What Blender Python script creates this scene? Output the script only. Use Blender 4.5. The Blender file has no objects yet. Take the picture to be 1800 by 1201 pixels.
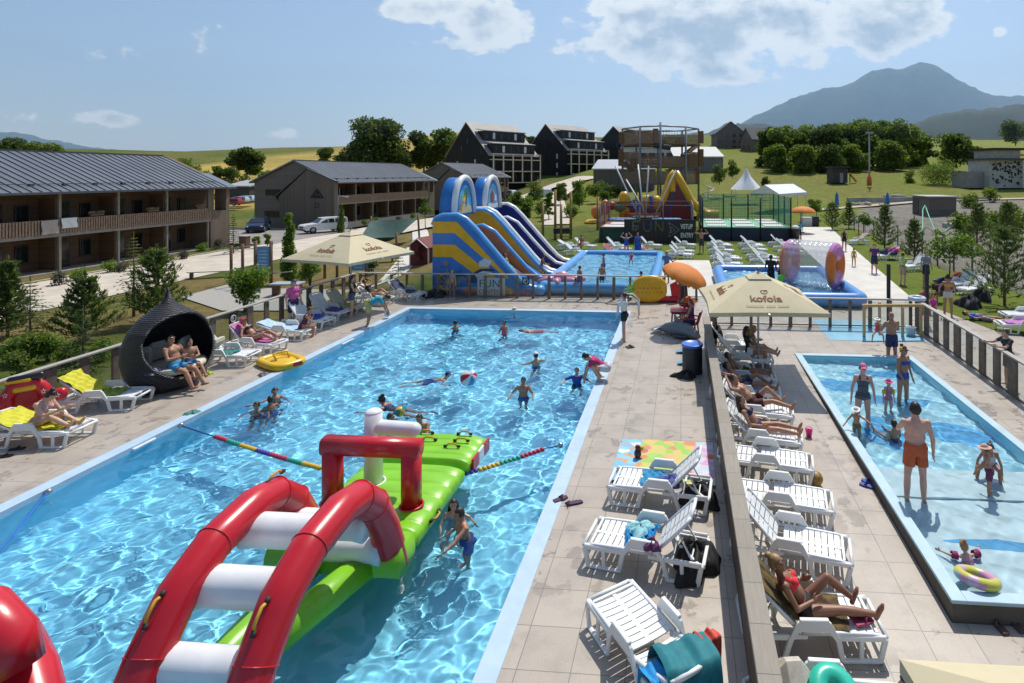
EXPO=.38; HAZE=.00018
import bpy, math, random
import numpy as np
from mathutils import Vector, Matrix, Euler
sc=bpy.context.scene; COL=sc.collection
R=math.radians; PI=math.pi
random.seed(7); rng=np.random.default_rng(7)
# ------------------------------------------------------------------ site survey: photo pixel -> point on a level plane
F=980.; CX=1123.; HY=306.; EYE=5.8
YAW=math.atan(74/980.); CA,SA=math.cos(YAW),math.sin(YAW)
def P(x,y,h=0.):
    t=(EYE-h)*F/(y-HY); r=(x-CX)/F*t
    return Vector((-SA*t+CA*r,CA*t+SA*r,h))
def D(x,t,h=0.):
    r=(x-CX)/F*t
    return Vector((-SA*t+CA*r,CA*t+SA*r,h))
def zr(Y): return -max(0.,19-Y)*.025           # the right deck falls gently towards us
def PR(x,y,up=0.):
    z=0.
    for _ in range(8):
        p=P(x,y,z+up); z=zr(p.y)
    return Vector((p.x,p.y,z))
# ------------------------------------------------------------------ mesh builder
def nrm(v):
    v=Vector(v); return v.normalized() if v.length>1e-9 else Vector((0,0,1))
def basis(d):
    d=nrm(d); a=Vector((0,0,1)) if abs(d.z)<.95 else Vector((1,0,0))
    x=a.cross(d).normalized(); return x,d.cross(x).normalized(),d
class MB:
    def __init__(s): s.v=[];s.f=[];s.m=[];s.s=[]
    def add(s,vs,fs,mi=0,sm=True):
        o=len(s.v); s.v+= [tuple(v) for v in vs]
        for f in fs: s.f.append(tuple(i+o for i in f)); s.m.append(mi); s.s.append(sm)
    def box(s,c,d,mi=0,b=0.,M=None,rz=0.):
        c=Vector(c); h=Vector(d)/2
        if rz: M=Matrix.Rotation(rz,3,'Z')
        if b>0:
            b=min(b,min(h)*.9); vs=[]; idx={}
            for sx in(-1,1):
                for sy in(-1,1):
                    for sz in(-1,1):
                        for k in range(3):
                            p=[sx*(h.x-b),sy*(h.y-b),sz*(h.z-b)]; sg=(sx,sy,sz); p[k]=sg[k]*h[k]
                            idx[(sx,sy,sz,k)]=len(vs); vs.append(Vector(p))
            fs=[]
            for k in range(3):
                i,j=[(1,2),(2,0),(0,1)][k]
                for sg in(-1,1):
                    q=[]
                    for a,bb in((-1,-1),(1,-1),(1,1),(-1,1)):
                        t=[0,0,0]; t[k]=sg;t[i]=a;t[j]=bb; q.append(idx[(*t,k)])
                    fs.append(q if sg>0 else q[::-1])
            for k in range(3):
                i,j=[(1,2),(2,0),(0,1)][k]
                for a in(-1,1):
                    for bb in(-1,1):
                        t=[0,0,0];t[i]=a;t[j]=bb;t[k]=-1;u=list(t);u[k]=1
                        q=[idx[(*t,i)],idx[(*u,i)],idx[(*u,j)],idx[(*t,j)]]
                        fs.append(q)
            for sx in(-1,1):
                for sy in(-1,1):
                    for sz in(-1,1): fs.append([idx[(sx,sy,sz,k)] for k in range(3)])
            # consistent outward winding
            out=[]
            for f in fs:
                n=(vs[f[1]]-vs[f[0]]).cross(vs[f[2]]-vs[f[0]]); ctr=sum((vs[i] for i in f),Vector())/len(f)
                out.append(f if n.dot(ctr)>0 else f[::-1])
            fs=out
        else:
            vs=[Vector((x,y,z)) for x in(-h.x,h.x) for y in(-h.y,h.y) for z in(-h.z,h.z)]
            fs=[(0,1,3,2),(4,6,7,5),(0,4,5,1),(2,3,7,6),(0,2,6,4),(1,5,7,3)]
        if M is not None: vs=[M@v for v in vs]
        s.add([v+c for v in vs],fs,mi,False)
    def beam(s,p,q,w,h=None,mi=0,b=0.,up=None):
        p=Vector(p);q=Vector(q); h=h or w; d=q-p; L=d.length
        if up is None: x,y,z=basis(d)
        else:
            z=d.normalized(); x=nrm(Vector(up).cross(z)); y=z.cross(x)
        M=Matrix((x,y,z)).transposed(); s.box((p+q)/2,(w,h,L),mi,b,M)
    def tube(s,pts,r,n=10,mi=0,loop=False,cap=True,sq=None):
        pts=[Vector(p) for p in pts]; k=len(pts); rs=r if isinstance(r,(list,tuple)) else [r]*k
        vs=[];fs=[]; prev=None
        for i,p in enumerate(pts):
            if loop: d=pts[(i+1)%k]-pts[i-1]
            else: d=pts[min(i+1,k-1)]-pts[max(i-1,0)]
            d=nrm(d)
            if prev is None: x,y,_=basis(d)
            else:
                x=prev-d*prev.dot(d); x=nrm(x) if x.length>1e-6 else basis(d)[0]; y=d.cross(x)
            prev=x
            for j in range(n):
                a=2*PI*j/n; ca,sa=math.cos(a),math.sin(a)
                if sq: # rounded square section
                    e=sq; ca=math.copysign(abs(ca)**e,ca); sa=math.copysign(abs(sa)**e,sa)
                vs.append(p+(x*ca+y*sa)*rs[i])
        for i in range(k if loop else k-1):
            for j in range(n):
                a=i*n+j;b=i*n+(j+1)%n;c=((i+1)%k)*n+(j+1)%n;d2=((i+1)%k)*n+j
                fs.append((a,b,c,d2))
        if cap and not loop:
            fs.append(tuple(range(n))[::-1]); fs.append(tuple((k-1)*n+j for j in range(n)))
        s.add(vs,fs,mi,True)
    def cone(s,p,q,r0,r1,n=12,mi=0,rings=3):          # capsule with round ends
        p=Vector(p);q=Vector(q); d=q-p
        if d.length<1e-6: return s.ell(p,(r0,)*3,n,8,mi)
        z=d.normalized(); pts=[];rs=[]
        for i in range(rings): 
            a=PI/2*(1-(i+.35)/rings); pts.append(p-z*r0*math.sin(a)); rs.append(r0*math.cos(a))
        pts+=[p,q]; rs+=[r0,r1]
        for i in range(rings):
            a=PI/2*((i+.65)/rings); pts.append(q+z*r1*math.sin(a)); rs.append(r1*math.cos(a))
        s.tube(pts,rs,n,mi)
    def ell(s,c,r,nu=14,nv=9,mi=0,M=None):
        c=Vector(c); vs=[];fs=[]
        for i in range(nv+1):
            th=PI*i/nv
            if i in(0,nv): ring=[Vector((0,0,r[2]*math.cos(th)))]
            else: ring=[Vector((r[0]*math.sin(th)*math.cos(2*PI*j/nu),r[1]*math.sin(th)*math.sin(2*PI*j/nu),r[2]*math.cos(th))) for j in range(nu)]
            vs+=ring
        def id(i,j): return 0 if i==0 else (1+(nv-1)*nu if i==nv else 1+(i-1)*nu+j%nu)
        for i in range(nv):
            for j in range(nu):
                f=[id(i,j),id(i+1,j),id(i+1,j+1),id(i,j+1)]
                g=[]
                for k in f:
                    if k not in g: g.append(k)
                fs.append(g)
        if M is not None: vs=[M@v for v in vs]
        s.add([v+c for v in vs],fs,mi,True)
    def prism(s,poly,fn,d0,d1,mi=0,sm=False,side=None):  # poly of (a,b); fn(a,b,d)->xyz
        n=len(poly); vs=[fn(a,b,d0) for a,b in poly]+[fn(a,b,d1) for a,b in poly]
        s.add(vs,[tuple(range(n))[::-1],tuple(range(n,2*n))],mi,False)
        o=len(s.v)-2*n
        for i in range(n):
            j=(i+1)%n; s.f.append((o+i,o+j,o+n+j,o+n+i)); s.m.append(mi if side is None else side); s.s.append(sm)
    def quad(s,a,b,c,d,mi=0): s.add([a,b,c,d],[(0,1,2,3)],mi,False)
    def lathe(s,prof,n=20,mi=0,c=(0,0,0)):
        c=Vector(c); vs=[];fs=[]; k=len(prof)
        for r,z in prof:
            for j in range(n):
                a=2*PI*j/n; vs.append(c+Vector((r*math.cos(a),r*math.sin(a),z)))
        for i in range(k-1):
            for j in range(n): fs.append((i*n+j,i*n+(j+1)%n,(i+1)*n+(j+1)%n,(i+1)*n+j))
        fs.append(tuple(range(n))[::-1]); fs.append(tuple((k-1)*n+j for j in range(n)))
        s.add(vs,fs,mi,True)
    def sheet(s,fn,nu,nv,mi=0,sm=True):
        vs=[fn(i/nu,j/nv) for j in range(nv+1) for i in range(nu+1)]
        fs=[(j*(nu+1)+i,j*(nu+1)+i+1,(j+1)*(nu+1)+i+1,(j+1)*(nu+1)+i) for j in range(nv) for i in range(nu)]
        s.add(vs,fs,mi,sm)
    def xf(s,M): s.v=[tuple(M@Vector(v)) for v in s.v]; return s
    def mesh(s,name,mats):
        me=bpy.data.meshes.new(name); me.from_pydata(s.v,[],s.f)
        for m in (mats if isinstance(mats,(list,tuple)) else [mats]): me.materials.append(m)
        me.polygons.foreach_set('material_index',s.m); me.polygons.foreach_set('use_smooth',s.s); me.update()
        return me
    def build(s,name,mats,parent=None,loc=None,rz=0):
        o=bpy.data.objects.new(name,s.mesh(name,mats)); COL.objects.link(o)
        if parent is not None: o.parent=parent
        if loc is not None: o.location=loc
        if rz: o.rotation_euler=(0,0,rz)
        return o
def tag(o,label=None,cat=None,group=None,kind=None):
    if label: o['label']=label
    if cat: o['category']=cat
    if group: o['group']=group
    if kind: o['kind']=kind
    return o
def thing(name,label,cat,loc=(0,0,0),rz=0,group=None):
    o=bpy.data.objects.new(name,None); COL.objects.link(o); o.location=loc; o.rotation_euler=(0,0,rz); o.empty_display_size=.1
    return tag(o,label,cat,group)
def part(o,label): o['label']=label; return o
def copy_tree(o,label=None,loc=None,rz=None,scale=None,group=None):
    c=o.copy(); COL.objects.link(c)
    for ch in o.children:
        d=ch.copy(); COL.objects.link(d); d.parent=c
        for g in ch.children:
            e=g.copy(); COL.objects.link(e); e.parent=d
    if label: c['label']=label
    if group: c['group']=group
    if loc is not None: c.location=loc
    if rz is not None: c.rotation_euler=(0,0,rz)
    if scale is not None: c.scale=(scale,)*3 if not isinstance(scale,(tuple,list)) else scale
    return c
# ------------------------------------------------------------------ materials
MC={}
class NT:
    def __init__(s,name):
        s.m=bpy.data.materials.new(name); s.m.use_nodes=True; s.t=s.m.node_tree; s.n=s.t.nodes; s.b=s.n['Principled BSDF']
    def new(s,t,**k):
        n=s.n.new(t)
        for a,v in k.items(): setattr(n,a,v)
        return n
    def ln(s,a,b): s.t.links.new(a,b)
    def coord(s,kind='Object',scale=None):
        c=s.new('ShaderNodeTexCoord').outputs[kind]
        if scale is not None:
            mp=s.new('ShaderNodeMapping'); s.ln(c,mp.inputs[0]); mp.inputs['Scale'].default_value=scale if isinstance(scale,(tuple,list)) else (scale,)*3; c=mp.outputs[0]
        return c
    def noise(s,c,scale,detail=3,rough=.55):
        n=s.new('ShaderNodeTexNoise'); n.inputs['Scale'].default_value=scale; n.inputs['Detail'].default_value=detail; n.inputs['Roughness'].default_value=rough
        s.ln(c,n.inputs['Vector']); return n.outputs['Fac']
    def ramp(s,f,stops):
        r=s.new('ShaderNodeValToRGB'); e=r.color_ramp.elements
        while len(e)<len(stops): e.new(.5)
        for i,(p,c) in enumerate(stops):
            e[i].position=p; e[i].color=(*c,1) if len(c)==3 else c
        s.ln(f,r.inputs[0]); return r.outputs[0]
    def mix(s,f,a,b,mode='MIX'):
        m=s.new('ShaderNodeMix',data_type='RGBA',blend_type=mode)
        for i,v in((0,f),(6,a),(7,b)):
            if hasattr(v,'is_linked') or isinstance(v,bpy.types.NodeSocket): s.ln(v,m.inputs[i])
            elif i==0: m.inputs[0].default_value=v
            else: m.inputs[i].default_value=(*v,1)
        return m.outputs[2]
    def math(s,op,a,b=None):
        m=s.new('ShaderNodeMath',operation=op)
        for i,v in((0,a),(1,b)):
            if v is None: continue
            if isinstance(v,bpy.types.NodeSocket): s.ln(v,m.inputs[i])
            else: m.inputs[i].default_value=v
        return m.outputs[0]
    def bump(s,h,st=.3,dist=.01):
        b=s.new('ShaderNodeBump'); b.inputs['Strength'].default_value=st; b.inputs['Distance'].default_value=dist
        s.ln(h,b.inputs['Height']); s.ln(b.outputs[0],s.b.inputs['Normal'])
    def done(s,col=None,rough=.6,metal=0,spec=None):
        if col is not None:
            if isinstance(col,bpy.types.NodeSocket): s.ln(col,s.b.inputs['Base Color'])
            else: s.b.inputs['Base Color'].default_value=(*col,1)
        if isinstance(rough,bpy.types.NodeSocket): s.ln(rough,s.b.inputs['Roughness'])
        else: s.b.inputs['Roughness'].default_value=rough
        s.b.inputs['Metallic'].default_value=metal
        if spec is not None: s.b.inputs['Specular IOR Level'].default_value=spec
        return s.m
def mat(name,col,rough=.6,var=.12,scale=4.,bump=0.,bs=40.,metal=0,spec=None):
    if name in MC: return MC[name]
    t=NT(name); c=t.coord()
    if var>0:
        f=t.noise(c,scale,4); lo=tuple(x*(1-var) for x in col); hi=tuple(min(1,x*(1+var)) for x in col)
        o=t.ramp(f,[(.3,lo),(.7,hi)])
    else: o=col
    if bump>0: t.bump(t.noise(c,bs,3),bump,.01)
    MC[name]=t.done(o,rough,metal,spec); return MC[name]
def planks(name,c1,c2,width=.12,axis=0,rough=.75,gap=.06,grain=(1,1,8)):
    if name in MC: return MC[name]
    t=NT(name); c=t.coord(); sp=t.new('ShaderNodeSeparateXYZ'); t.ln(c,sp.inputs[0])
    q=t.math('MULTIPLY',sp.outputs[axis],1/width); fl=t.math('FLOOR',q); fr=t.math('FRACT',q)
    wn=t.new('ShaderNodeTexWhiteNoise',noise_dimensions='1D'); t.ln(fl,wn.inputs['W'])
    col=t.ramp(wn.outputs['Value'],[(0,c1),(1,c2)])
    g=t.noise(t.coord('Object',grain),6,4,.6); col=t.mix(g,col,tuple(x*.62 for x in c1))
    gp=t.math('LESS_THAN',fr,gap); col=t.mix(gp,col,tuple(x*.25 for x in c1))
    t.bump(t.math('MULTIPLY',gp,-1.),.5,.01)
    MC[name]=t.done(col,rough); return MC[name]
def leafmat(name,c1,c2,c3):
    if name in MC: return MC[name]
    t=NT(name); g=t.new('ShaderNodeNewGeometry'); 
    col=t.ramp(g.outputs['Random Per Island'],[(0,c1),(.5,c2),(1,c3)])
    t.ln(col,t.b.inputs['Base Color']); t.b.inputs['Roughness'].default_value=.55
    tr=t.new('ShaderNodeBsdfTranslucent'); t.ln(t.mix(1.,col,(1.3,1.4,.5),'MULTIPLY'),tr.inputs[0])
    mx=t.new('ShaderNodeMixShader'); mx.inputs[0].default_value=.48
    t.ln(t.b.outputs[0],mx.inputs[1]); t.ln(tr.outputs[0],mx.inputs[2]); t.ln(mx.outputs[0],t.n['Material Output'].inputs[0])
    MC[name]=t.m; return t.m
# ------------------------------------------------------------------ people
def skinmat(k):
    c={'fair':(.56,.33,.23),'tan':(.40,.20,.12),'dark':(.27,.125,.07),'pink':(.60,.34,.26)}[k]
    return mat('skin '+k,c,.5,.1,9)
def cloth(n,c,r=.75): return mat('cloth '+n,c,r,.15,14,.15,60)
HAIRC={'dark':(.022,.014,.010),'brown':(.07,.036,.018),'blond':(.33,.20,.085),'grey':(.35,.33,.30),'red':(.16,.05,.02)}
def hairmat(k): return mat('hair '+k,HAIRC[k],.45,.3,60,.3,120)
def segd(p,a,b,r0,r1):
    a=np.array(a);d=np.array(b)-a; L=max((d**2).sum(),1e-9); t=np.clip(((p-a)@d)/L,0,1)
    return np.sqrt(((p-a-t[:,None]*d)**2).sum(1))-(r0+(r1-r0)*t), t
def person(label,loc,rz,pose,h=1.7,sex='m',skin='fair',hair=('dark','short'),wear=(),hat=None,glasses=False,fat=1.,vox=.016,face=False,water=False,group=None,cat='person',extra=None):
    kid=h<1.45; s=h/1.7; hs=1.0+(.30*(1.45-h)/.6 if kid else 0)      # children have larger heads
    wm=sex=='f'
    pel=Vector(pose.get('pel',(0,0,.92))); u=nrm(pose.get('tor',(0,0,1))); lk=Vector(pose.get('fac',(0,1,0)))
    f=nrm(lk-u*lk.dot(u)); r=f.cross(u)
    hu=nrm(pose.get('head',tuple(u))); hl=Vector(pose.get('look',tuple(f))); hf=nrm(hl-hu*hl.dot(hu)); hr=hf.cross(hu)
    M=Matrix((r,f,u)).transposed(); HM=Matrix((hr,hf,hu)).transposed()
    W=(.165 if wm else .19)*(1 if not kid else .88); hw=.095 if wm else .085
    G=MB(); seg=[]                      # seg: (label,a,b,r0,r1)
    def cap(l,a,b,r0,r1): G.cone(a,b,r0,r1); seg.append((l,a,b,r0,r1))
    B=lambda x,y,z: pel+M@Vector((x,y,z))
    def E(l,c,rr,m=M): G.ell(c,rr,16,10,0,m); seg.append((l,c,c,min(rr)*1.05,min(rr)*1.05))
    E(0,B(0,-.01,.02),(.165*(1.03 if wm else .97)*fat,.118*fat,.13))
    E(0,B(.07,-.055,-.03),(.085,.085,.095)); E(0,B(-.07,-.055,-.03),(.085,.085,.095))
    E(1,B(0,.005+.02*(fat-1)*6,.19),((.125 if wm else .15)*fat,.098*fat*(1+.8*(fat-1)),.16))
    E(2,B(0,-.005,.36),((.145 if wm else .172)*min(fat,1.12),.108*min(fat,1.15),.17))
    E(2,B(0,-.02,.45),(W*.86,.07,.065))
    if wm and not kid: E(2,B(.068,.085,.35),(.062,.055,.06)); E(2,B(-.068,.085,.35),(.062,.055,.06))
    elif not kid: E(2,B(.075,.06,.37),(.085,.05,.07)); E(2,B(-.075,.06,.37),(.085,.05,.07))
    nb=B(0,-.015,.50); hc=nb+hu*(.165*hs**.5)+hf*.02
    cap(6,nb-u*.03,hc-hu*.06-hf*.015,.055 if wm else .062,.05)
    HS=hs
    G.ell(hc,(.074*HS,.094*HS,.108*HS),16,12,0,HM)
    G.ell(hc+HM@Vector((0,.03*HS,-.062*HS)),(.056*HS,.062*HS,.058*HS),12,8,0,HM)
    seg.append((7,hc,hc,.09*HS,.09*HS)); seg.append((7,hc+HM@Vector((0,.03*HS,-.06*HS)),hc,.06*HS,.06*HS))
    G.cone(hc+HM@Vector((0,.092*HS,.012*HS)),hc+HM@Vector((0,.110*HS,-.028*HS)),.010*HS,.016*HS,8)          # nose
    for sx in(-1,1): G.ell(hc+HM@Vector((sx*.075*HS,-.008,-.01)),(.012,.024,.034),8,6,0,HM)                # ears
    if face:
        G.ell(hc+HM@Vector((0,.088*HS,-.064*HS)),(.026,.012,.011),8,6,0,HM)
        G.ell(hc+HM@Vector((0,.082*HS,-.10*HS)),(.024,.016,.018),8,6,0,HM)
        for sx in(-1,1): G.ell(hc+HM@Vector((sx*.032,.086*HS,.034*HS)),(.024,.012,.008),8,6,0,HM)
    LT,LS=.43,.42
    legs=pose.get('legs',(((.03,.02,-1),(0,-.04,-1)),)*2)
    arms=pose.get('arms',(((.25,0,-1),(.1,.15,-1)),)*2)
    for i,sx in enumerate((-1,1)):
        a=B(sx*hw,-.01,-.04); td=Vector(legs[i][0]); sd=Vector(legs[i][1]); ab=len(legs[i])>3
        loc_=lambda v,mir=sx: nrm(v) if pose.get('abs') else nrm((v[0]*mir,v[1],v[2]))
        td=loc_(td);sd=loc_(sd); k=a+td*LT; an=k+sd*LS
        tk=(.088 if wm else .085)*fat**.6
        cap(8,a,k,tk,.055); cap(9,k,k+sd*.14,.054,.058); cap(9,k+sd*.14,an,.058,.036)
        seg[-2]=(9,k,an,.055,.04)
        if len(legs[i])>2: fd=loc_(Vector(legs[i][2]))
        else:
            fd=Vector((f.x,f.y,0)) if abs(sd.z)>.6 else u*.2+Vector((0,0,1)); fd=nrm(fd-sd*fd.dot(sd)*.8)
        he=an+sd*.035-fd*.045; to=an+sd*.05+fd*.15
        cap(10,he,an+sd*.045+fd*.09,.036,.036); cap(10,an+sd*.045+fd*.07,to,.037,.022)
        cap(10,an+sd*.05+fd*.10+r*.018,to+r*.022-fd*.01,.026,.016); 
        # arm
        sh=B(sx*W,-.015,.445); ud=loc_(Vector(arms[i][0])); ed=loc_(Vector(arms[i][1])); el=sh+ud*.285; wr=el+ed*.25
        G.ell(sh,(.058,)*3,10,8); cap(3,sh,el,.052 if not wm else .044,.038); cap(4,el,wr,.041 if not wm else .036,.026)
        hd=nrm(arms[i][2]) if len(arms[i])>2 else ed
        pn=nrm(hd.cross(u if abs(hd.dot(u))<.9 else f)); pw=hd.cross(pn)
        pc=wr+hd*.05
        HMx=Matrix((pw,pn,hd)).transposed(); G.ell(pc,(.043,.019,.052),10,8,0,HMx); seg.append((5,wr,pc+hd*.1,.03,.03))
        for j,(o,l) in enumerate(((-.030,.060),(-.010,.075),(.011,.070),(.031,.052))):
            b0=pc+pw*o+hd*.035; m1=b0+hd*l*.55+pn*sx*.006; e1=m1+nrm(hd+pn*sx*.55)*l*.5
            G.cone(b0,m1,.0105,.0095,7,rings=2); G.cone(m1,e1,.0095,.008,7,rings=2)
        b0=pc-pw*.03-hd*.02; m1=b0+nrm(-pw+hd*.7)*.038; G.cone(b0,m1,.013,.011,7,rings=2); G.cone(m1,m1+nrm(hd-pw*.2)*.032,.011,.009,7,rings=2)
    o=G.build('body',skinmat(skin)); md=o.modifiers.new('r','REMESH'); md.mode='VOXEL'; md.voxel_size=vox; md.use_smooth_shade=True
    m2=o.modifiers.new('s','SMOOTH'); m2.iterations=2; m2.factor=.45
    dg=bpy.context.evaluated_depsgraph_get(); me=bpy.data.meshes.new_from_object(o.evaluated_get(dg)); o.modifiers.clear()
    old=o.data; o.data=me; bpy.data.meshes.remove(old)
    n=len(me.vertices); V=np.empty(n*3); me.vertices.foreach_get('co',V); V=V.reshape(-1,3)
    N=np.empty(n*3); me.vertices.foreach_get('normal',N); N=N.reshape(-1,3)
    faces=[tuple(p.vertices) for p in me.polygons]; FA=np.array([q if len(q)==4 else (*q,q[-1]) for q in faces])
    best=np.full(n,9.);lab=np.zeros(n,int);tt=np.zeros(n)
    for l,a,b,r0,r1 in seg:
        d,t=segd(V,a,b,r0,r1); k=d<best; best[k]=d[k];lab[k]=l;tt[k]=t[k]
    Ma=np.array(M); rel=(V-np.array(pel))@Ma; sx_,sf,su=rel[:,0],rel[:,1],rel[:,2]
    tors=np.isin(lab,(0,1,2)); leg=lab==8; arm=lab==3
    hrel=(V-np.array(hc))@np.array(HM)/HS; hx,hy,hz=hrel.T; hd_=lab==7
    def mask(k):
        if k=='brief': return ((lab==0)&(su<.10))|(leg&(tt<.10))
        if k=='bikini_bottom': return ((lab==0)&(su<.06))|(leg&(tt<.07))
        if k=='trunks': return (tors&(su<.10))|(leg&(tt<.55))
        if k=='boxer': return (tors&(su<.09))|(leg&(tt<.30))
        if k=='shorts': return (tors&(su<.10))|(leg&(tt<.85))
        if k=='skirt': return (tors&(su<.14))|(leg&(tt<.40))
        if k=='bikini_top': return (lab==2)&(su>.30)&(su<.405)
        if k=='straps': return (lab==2)&(su>.29)&((su<.40)|((abs(abs(sx_)-.085)<.018)&(su<.54)))
        if k=='swimsuit': return (tors&(su<.40))|((lab==2)&(abs(abs(sx_)-.085)<.022))|(leg&(tt<.06))
        if k=='tee': return (tors&(su>.02)&(su<.53))|(arm&(tt<.62))
        if k=='vest': return (tors&(su>.02)&(su<.47))|((lab==2)&(abs(sx_)<.13)&(su<.52))
        if k=='rash': return (tors&(su>.0)&(su<.53))|arm
        if k=='wrist': return (lab==4)&(tt>.86)&(sx_<0)
        if k=='band': return (lab==0)&(su>.05)&(su<.11)
        if k=='armband': return arm&(tt>.35)&(tt<.9)
        if k=='legs': return leg|(lab==9)|((lab==0)&(su<.1))
    def garment(name,mk,off,m,flare=0.):
        c=mk[FA].sum(1)>=3
        if c.sum()<4: return None
        fa=FA[c]; ids,inv=np.unique(fa.ravel(),return_inverse=True); fa=inv.reshape(-1,4)
        of=off+flare*np.where(lab[ids]==8,tt[ids],0)
        vs=V[ids]+N[ids]*of[:,None]
        g=bpy.data.meshes.new(name); g.from_pydata(vs.tolist(),[],[tuple(dict.fromkeys(q)) for q in fa.tolist()]); g.materials.append(m)
        g.polygons.foreach_set('use_smooth',[True]*len(g.polygons)); ob=bpy.data.objects.new(name,g); COL.objects.link(ob); return ob
    kids=[]
    for w in wear:
        name,kind,m=w[:3]; loose=kind in('trunks','shorts','skirt')
        off=w[3] if len(w)>3 else (.014 if loose or kind in('tee','vest') else .006)
        kids.append(garment(name,mask(kind),off,m,.03 if loose else 0))
    hcol,hst=hair
    if hst!='bald':
        hm=hd_&((hz>.052-.0*hy)|((hy<.028)&(hz>-.02))|((hy<-.02)&(hz>-.075)))&~((hy>.045)&(hz<.058))
        ho=garment('hair',hm,.016 if hst!='wet' else .009,hairmat(hcol))
        X=MB(); 
        q=lambda x,y,z: hc+HM@Vector((x,y,z))*HS
        if hst=='long':
            for x in(-.062,-.032,0,.032,.062): X.tube([q(x,-.075+.3*abs(x),.02),q(x*1.25,-.105+.3*abs(x),-.09),q(x*1.5,-.10,-.20),q(x*1.3,-.085,-.31+abs(x))],[.03,.04,.036,.014],8)
        if hst=='pony':
            X.tube([q(0,-.09,.05),q(0,-.15,.03),q(0.01,-.16,-.08),q(.02,-.13,-.24)],[.02,.032,.03,.008],8)
        if hst=='bun': X.ell(q(0,-.06,.115),(.05,.05,.042),10,7)
        if X.v:
            if ho:
                me2=X.mesh('hair',hairmat(hcol)); b=MB(); 
                b.add([v.co for v in ho.data.vertices],[tuple(p.vertices) for p in ho.data.polygons]); b.add(X.v,X.f)
                ho.data=b.mesh('hair',hairmat(hcol))
            else: ho=X.build('hair',hairmat(hcol))
        kids.append(ho)
    if hat:
        kind,m=hat; hm=hd_&(hz>.045)
        ho=garment('hat',hm,.022,m); X=MB()
        if ho:
            b=MB(); b.add([v.co for v in ho.data.vertices],[tuple(p.vertices) for p in ho.data.polygons])
            if kind=='cap': b.sheet(lambda i,j: hc+HM@Vector(((i-.5)*.15,.085+j*.085*(1-(2*i-1)**2*.5),.062-j*.012-.03*(2*i-1)**2))*HS,8,3)
            if kind=='sun':
                vs=[];fs=[]; nn=18
                for k in range(nn):
                    a=2*PI*k/nn
                    for rr,zz in((.088,.055),(.155,.03)): vs.append(hc+HM@Vector((rr*.93*math.cos(a),rr*1.1*math.sin(a),zz))*HS)
                for k in range(nn): fs.append((2*k,2*k+1,(2*k+3)%(2*nn),(2*k+2)%(2*nn)))
                b.add(vs,fs)
            ho.data=b.mesh('hat',m); kids.append(ho); ho.name='hat'
    if glasses:
        X=MB()
        for sx in(-1,1): X.ell(hc+HM@Vector((sx*.034,.094,.008))*HS,(.028*HS,.012*HS,.02*HS),10,6,0,HM)
        X.box(hc+HM@Vector((0,.092,.012))*HS,(.15*HS,.012,.012),0,0,HM)
        kids.append(X.build('sunglasses',mat('dark lens',(.01,.01,.012),.15,0)))
    elif face:
        for sx in(-1,1):
            X=MB(); X.ell(hc+HM@Vector((sx*.032,.088,.012))*HS,(.013,.008,.008),8,6,0,HM); kids.append(X.build('eye',mat('eye dark',(.03,.02,.015),.2,0)))
    if extra:
        for nm,mb,m in extra(dict(B=B,hc=hc,HM=HM,s=s)): kids.append(mb.build(nm,m))
    t=thing('person',label,cat,loc,rz,group); t.scale=(s,)*3
    o.parent=t; o.name='body'
    for k in kids:
        if k is not None: k.parent=t
    if water:
        for k in [o]+[k for k in kids if k]: k.cycles.is_caustics_receiver=True
    return t
# poses: leg = (thigh, shin[, foot]), arm = (upper, fore) as directions; x is outwards for each side
def stand(**k):
    d=dict(pel=(0,0,.925),legs=(((.05,.03,-1),(.02,-.04,-1)),((.07,-.02,-1),(.03,-.02,-1))),arms=(((.28,.02,-1),(.10,.18,-1)),((.30,-.03,-1),(.12,.2,-1)))); d.update(k); return d
def lie(back=42,knee=(18,20),arms=None,**k):       # on a lounger: head towards -y, feet towards +y, seat height .36
    a=R(back); L=[]
    for kk in knee:
        b=R(kk); L.append(((.06,math.cos(b),math.sin(b)),(.02,math.cos(b*.9),-math.sin(b*.9)),(.1,.35,1)))
    d=dict(pel=(0,-.05,.475),tor=(0,-math.cos(a),math.sin(a)),fac=(0,math.sin(a),math.cos(a)),head=(0,-math.cos(a)*.8,math.sin(a)+.35),look=(0,1,.1),legs=L,
        arms=arms or (((.35,.35,-.55),(.05,1,.12)),((.4,.3,-.55),(-.25,1,.1)))); d.update(k); return d
def sitedge(lean=8,arms=None,**k):                 # on a seat .42 high, feet on the ground
    a=R(lean)
    d=dict(pel=(0,0,.54),tor=(0,math.sin(a),math.cos(a)),legs=(((.12,1,-.02),(.03,.05,-1)),((.10,1,.0),(.0,-.1,-1))),
      arms=arms or (((.2,.35,-1),(-.3,.9,-.2)),((.2,.35,-1),(-.3,.9,-.15)))); d.update(k); return d
def wade(**k): return stand(arms=k.pop('arms',(((.7,.35,-.75),(.2,.9,-.3)),((.75,.3,-.7),(.1,.9,-.25)))),**k)
def swim(**k):                                      # lying forward at the surface
    d=dict(pel=(0,0,.0),tor=(0,.93,.36),fac=(0,.36,-.93),head=(0,.25,1),look=(0,1,.05),legs=(((.12,-1,-.25),(.05,-1,-.1),(0,-.9,-.5)),((.15,-1,-.4),(.05,-1,.1),(0,-.9,-.5))),
      arms=(((.7,.8,-.2),(.2,1,-.2)),((.8,.6,-.3),(.1,1,-.2)))); d.update(k); return d
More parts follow.
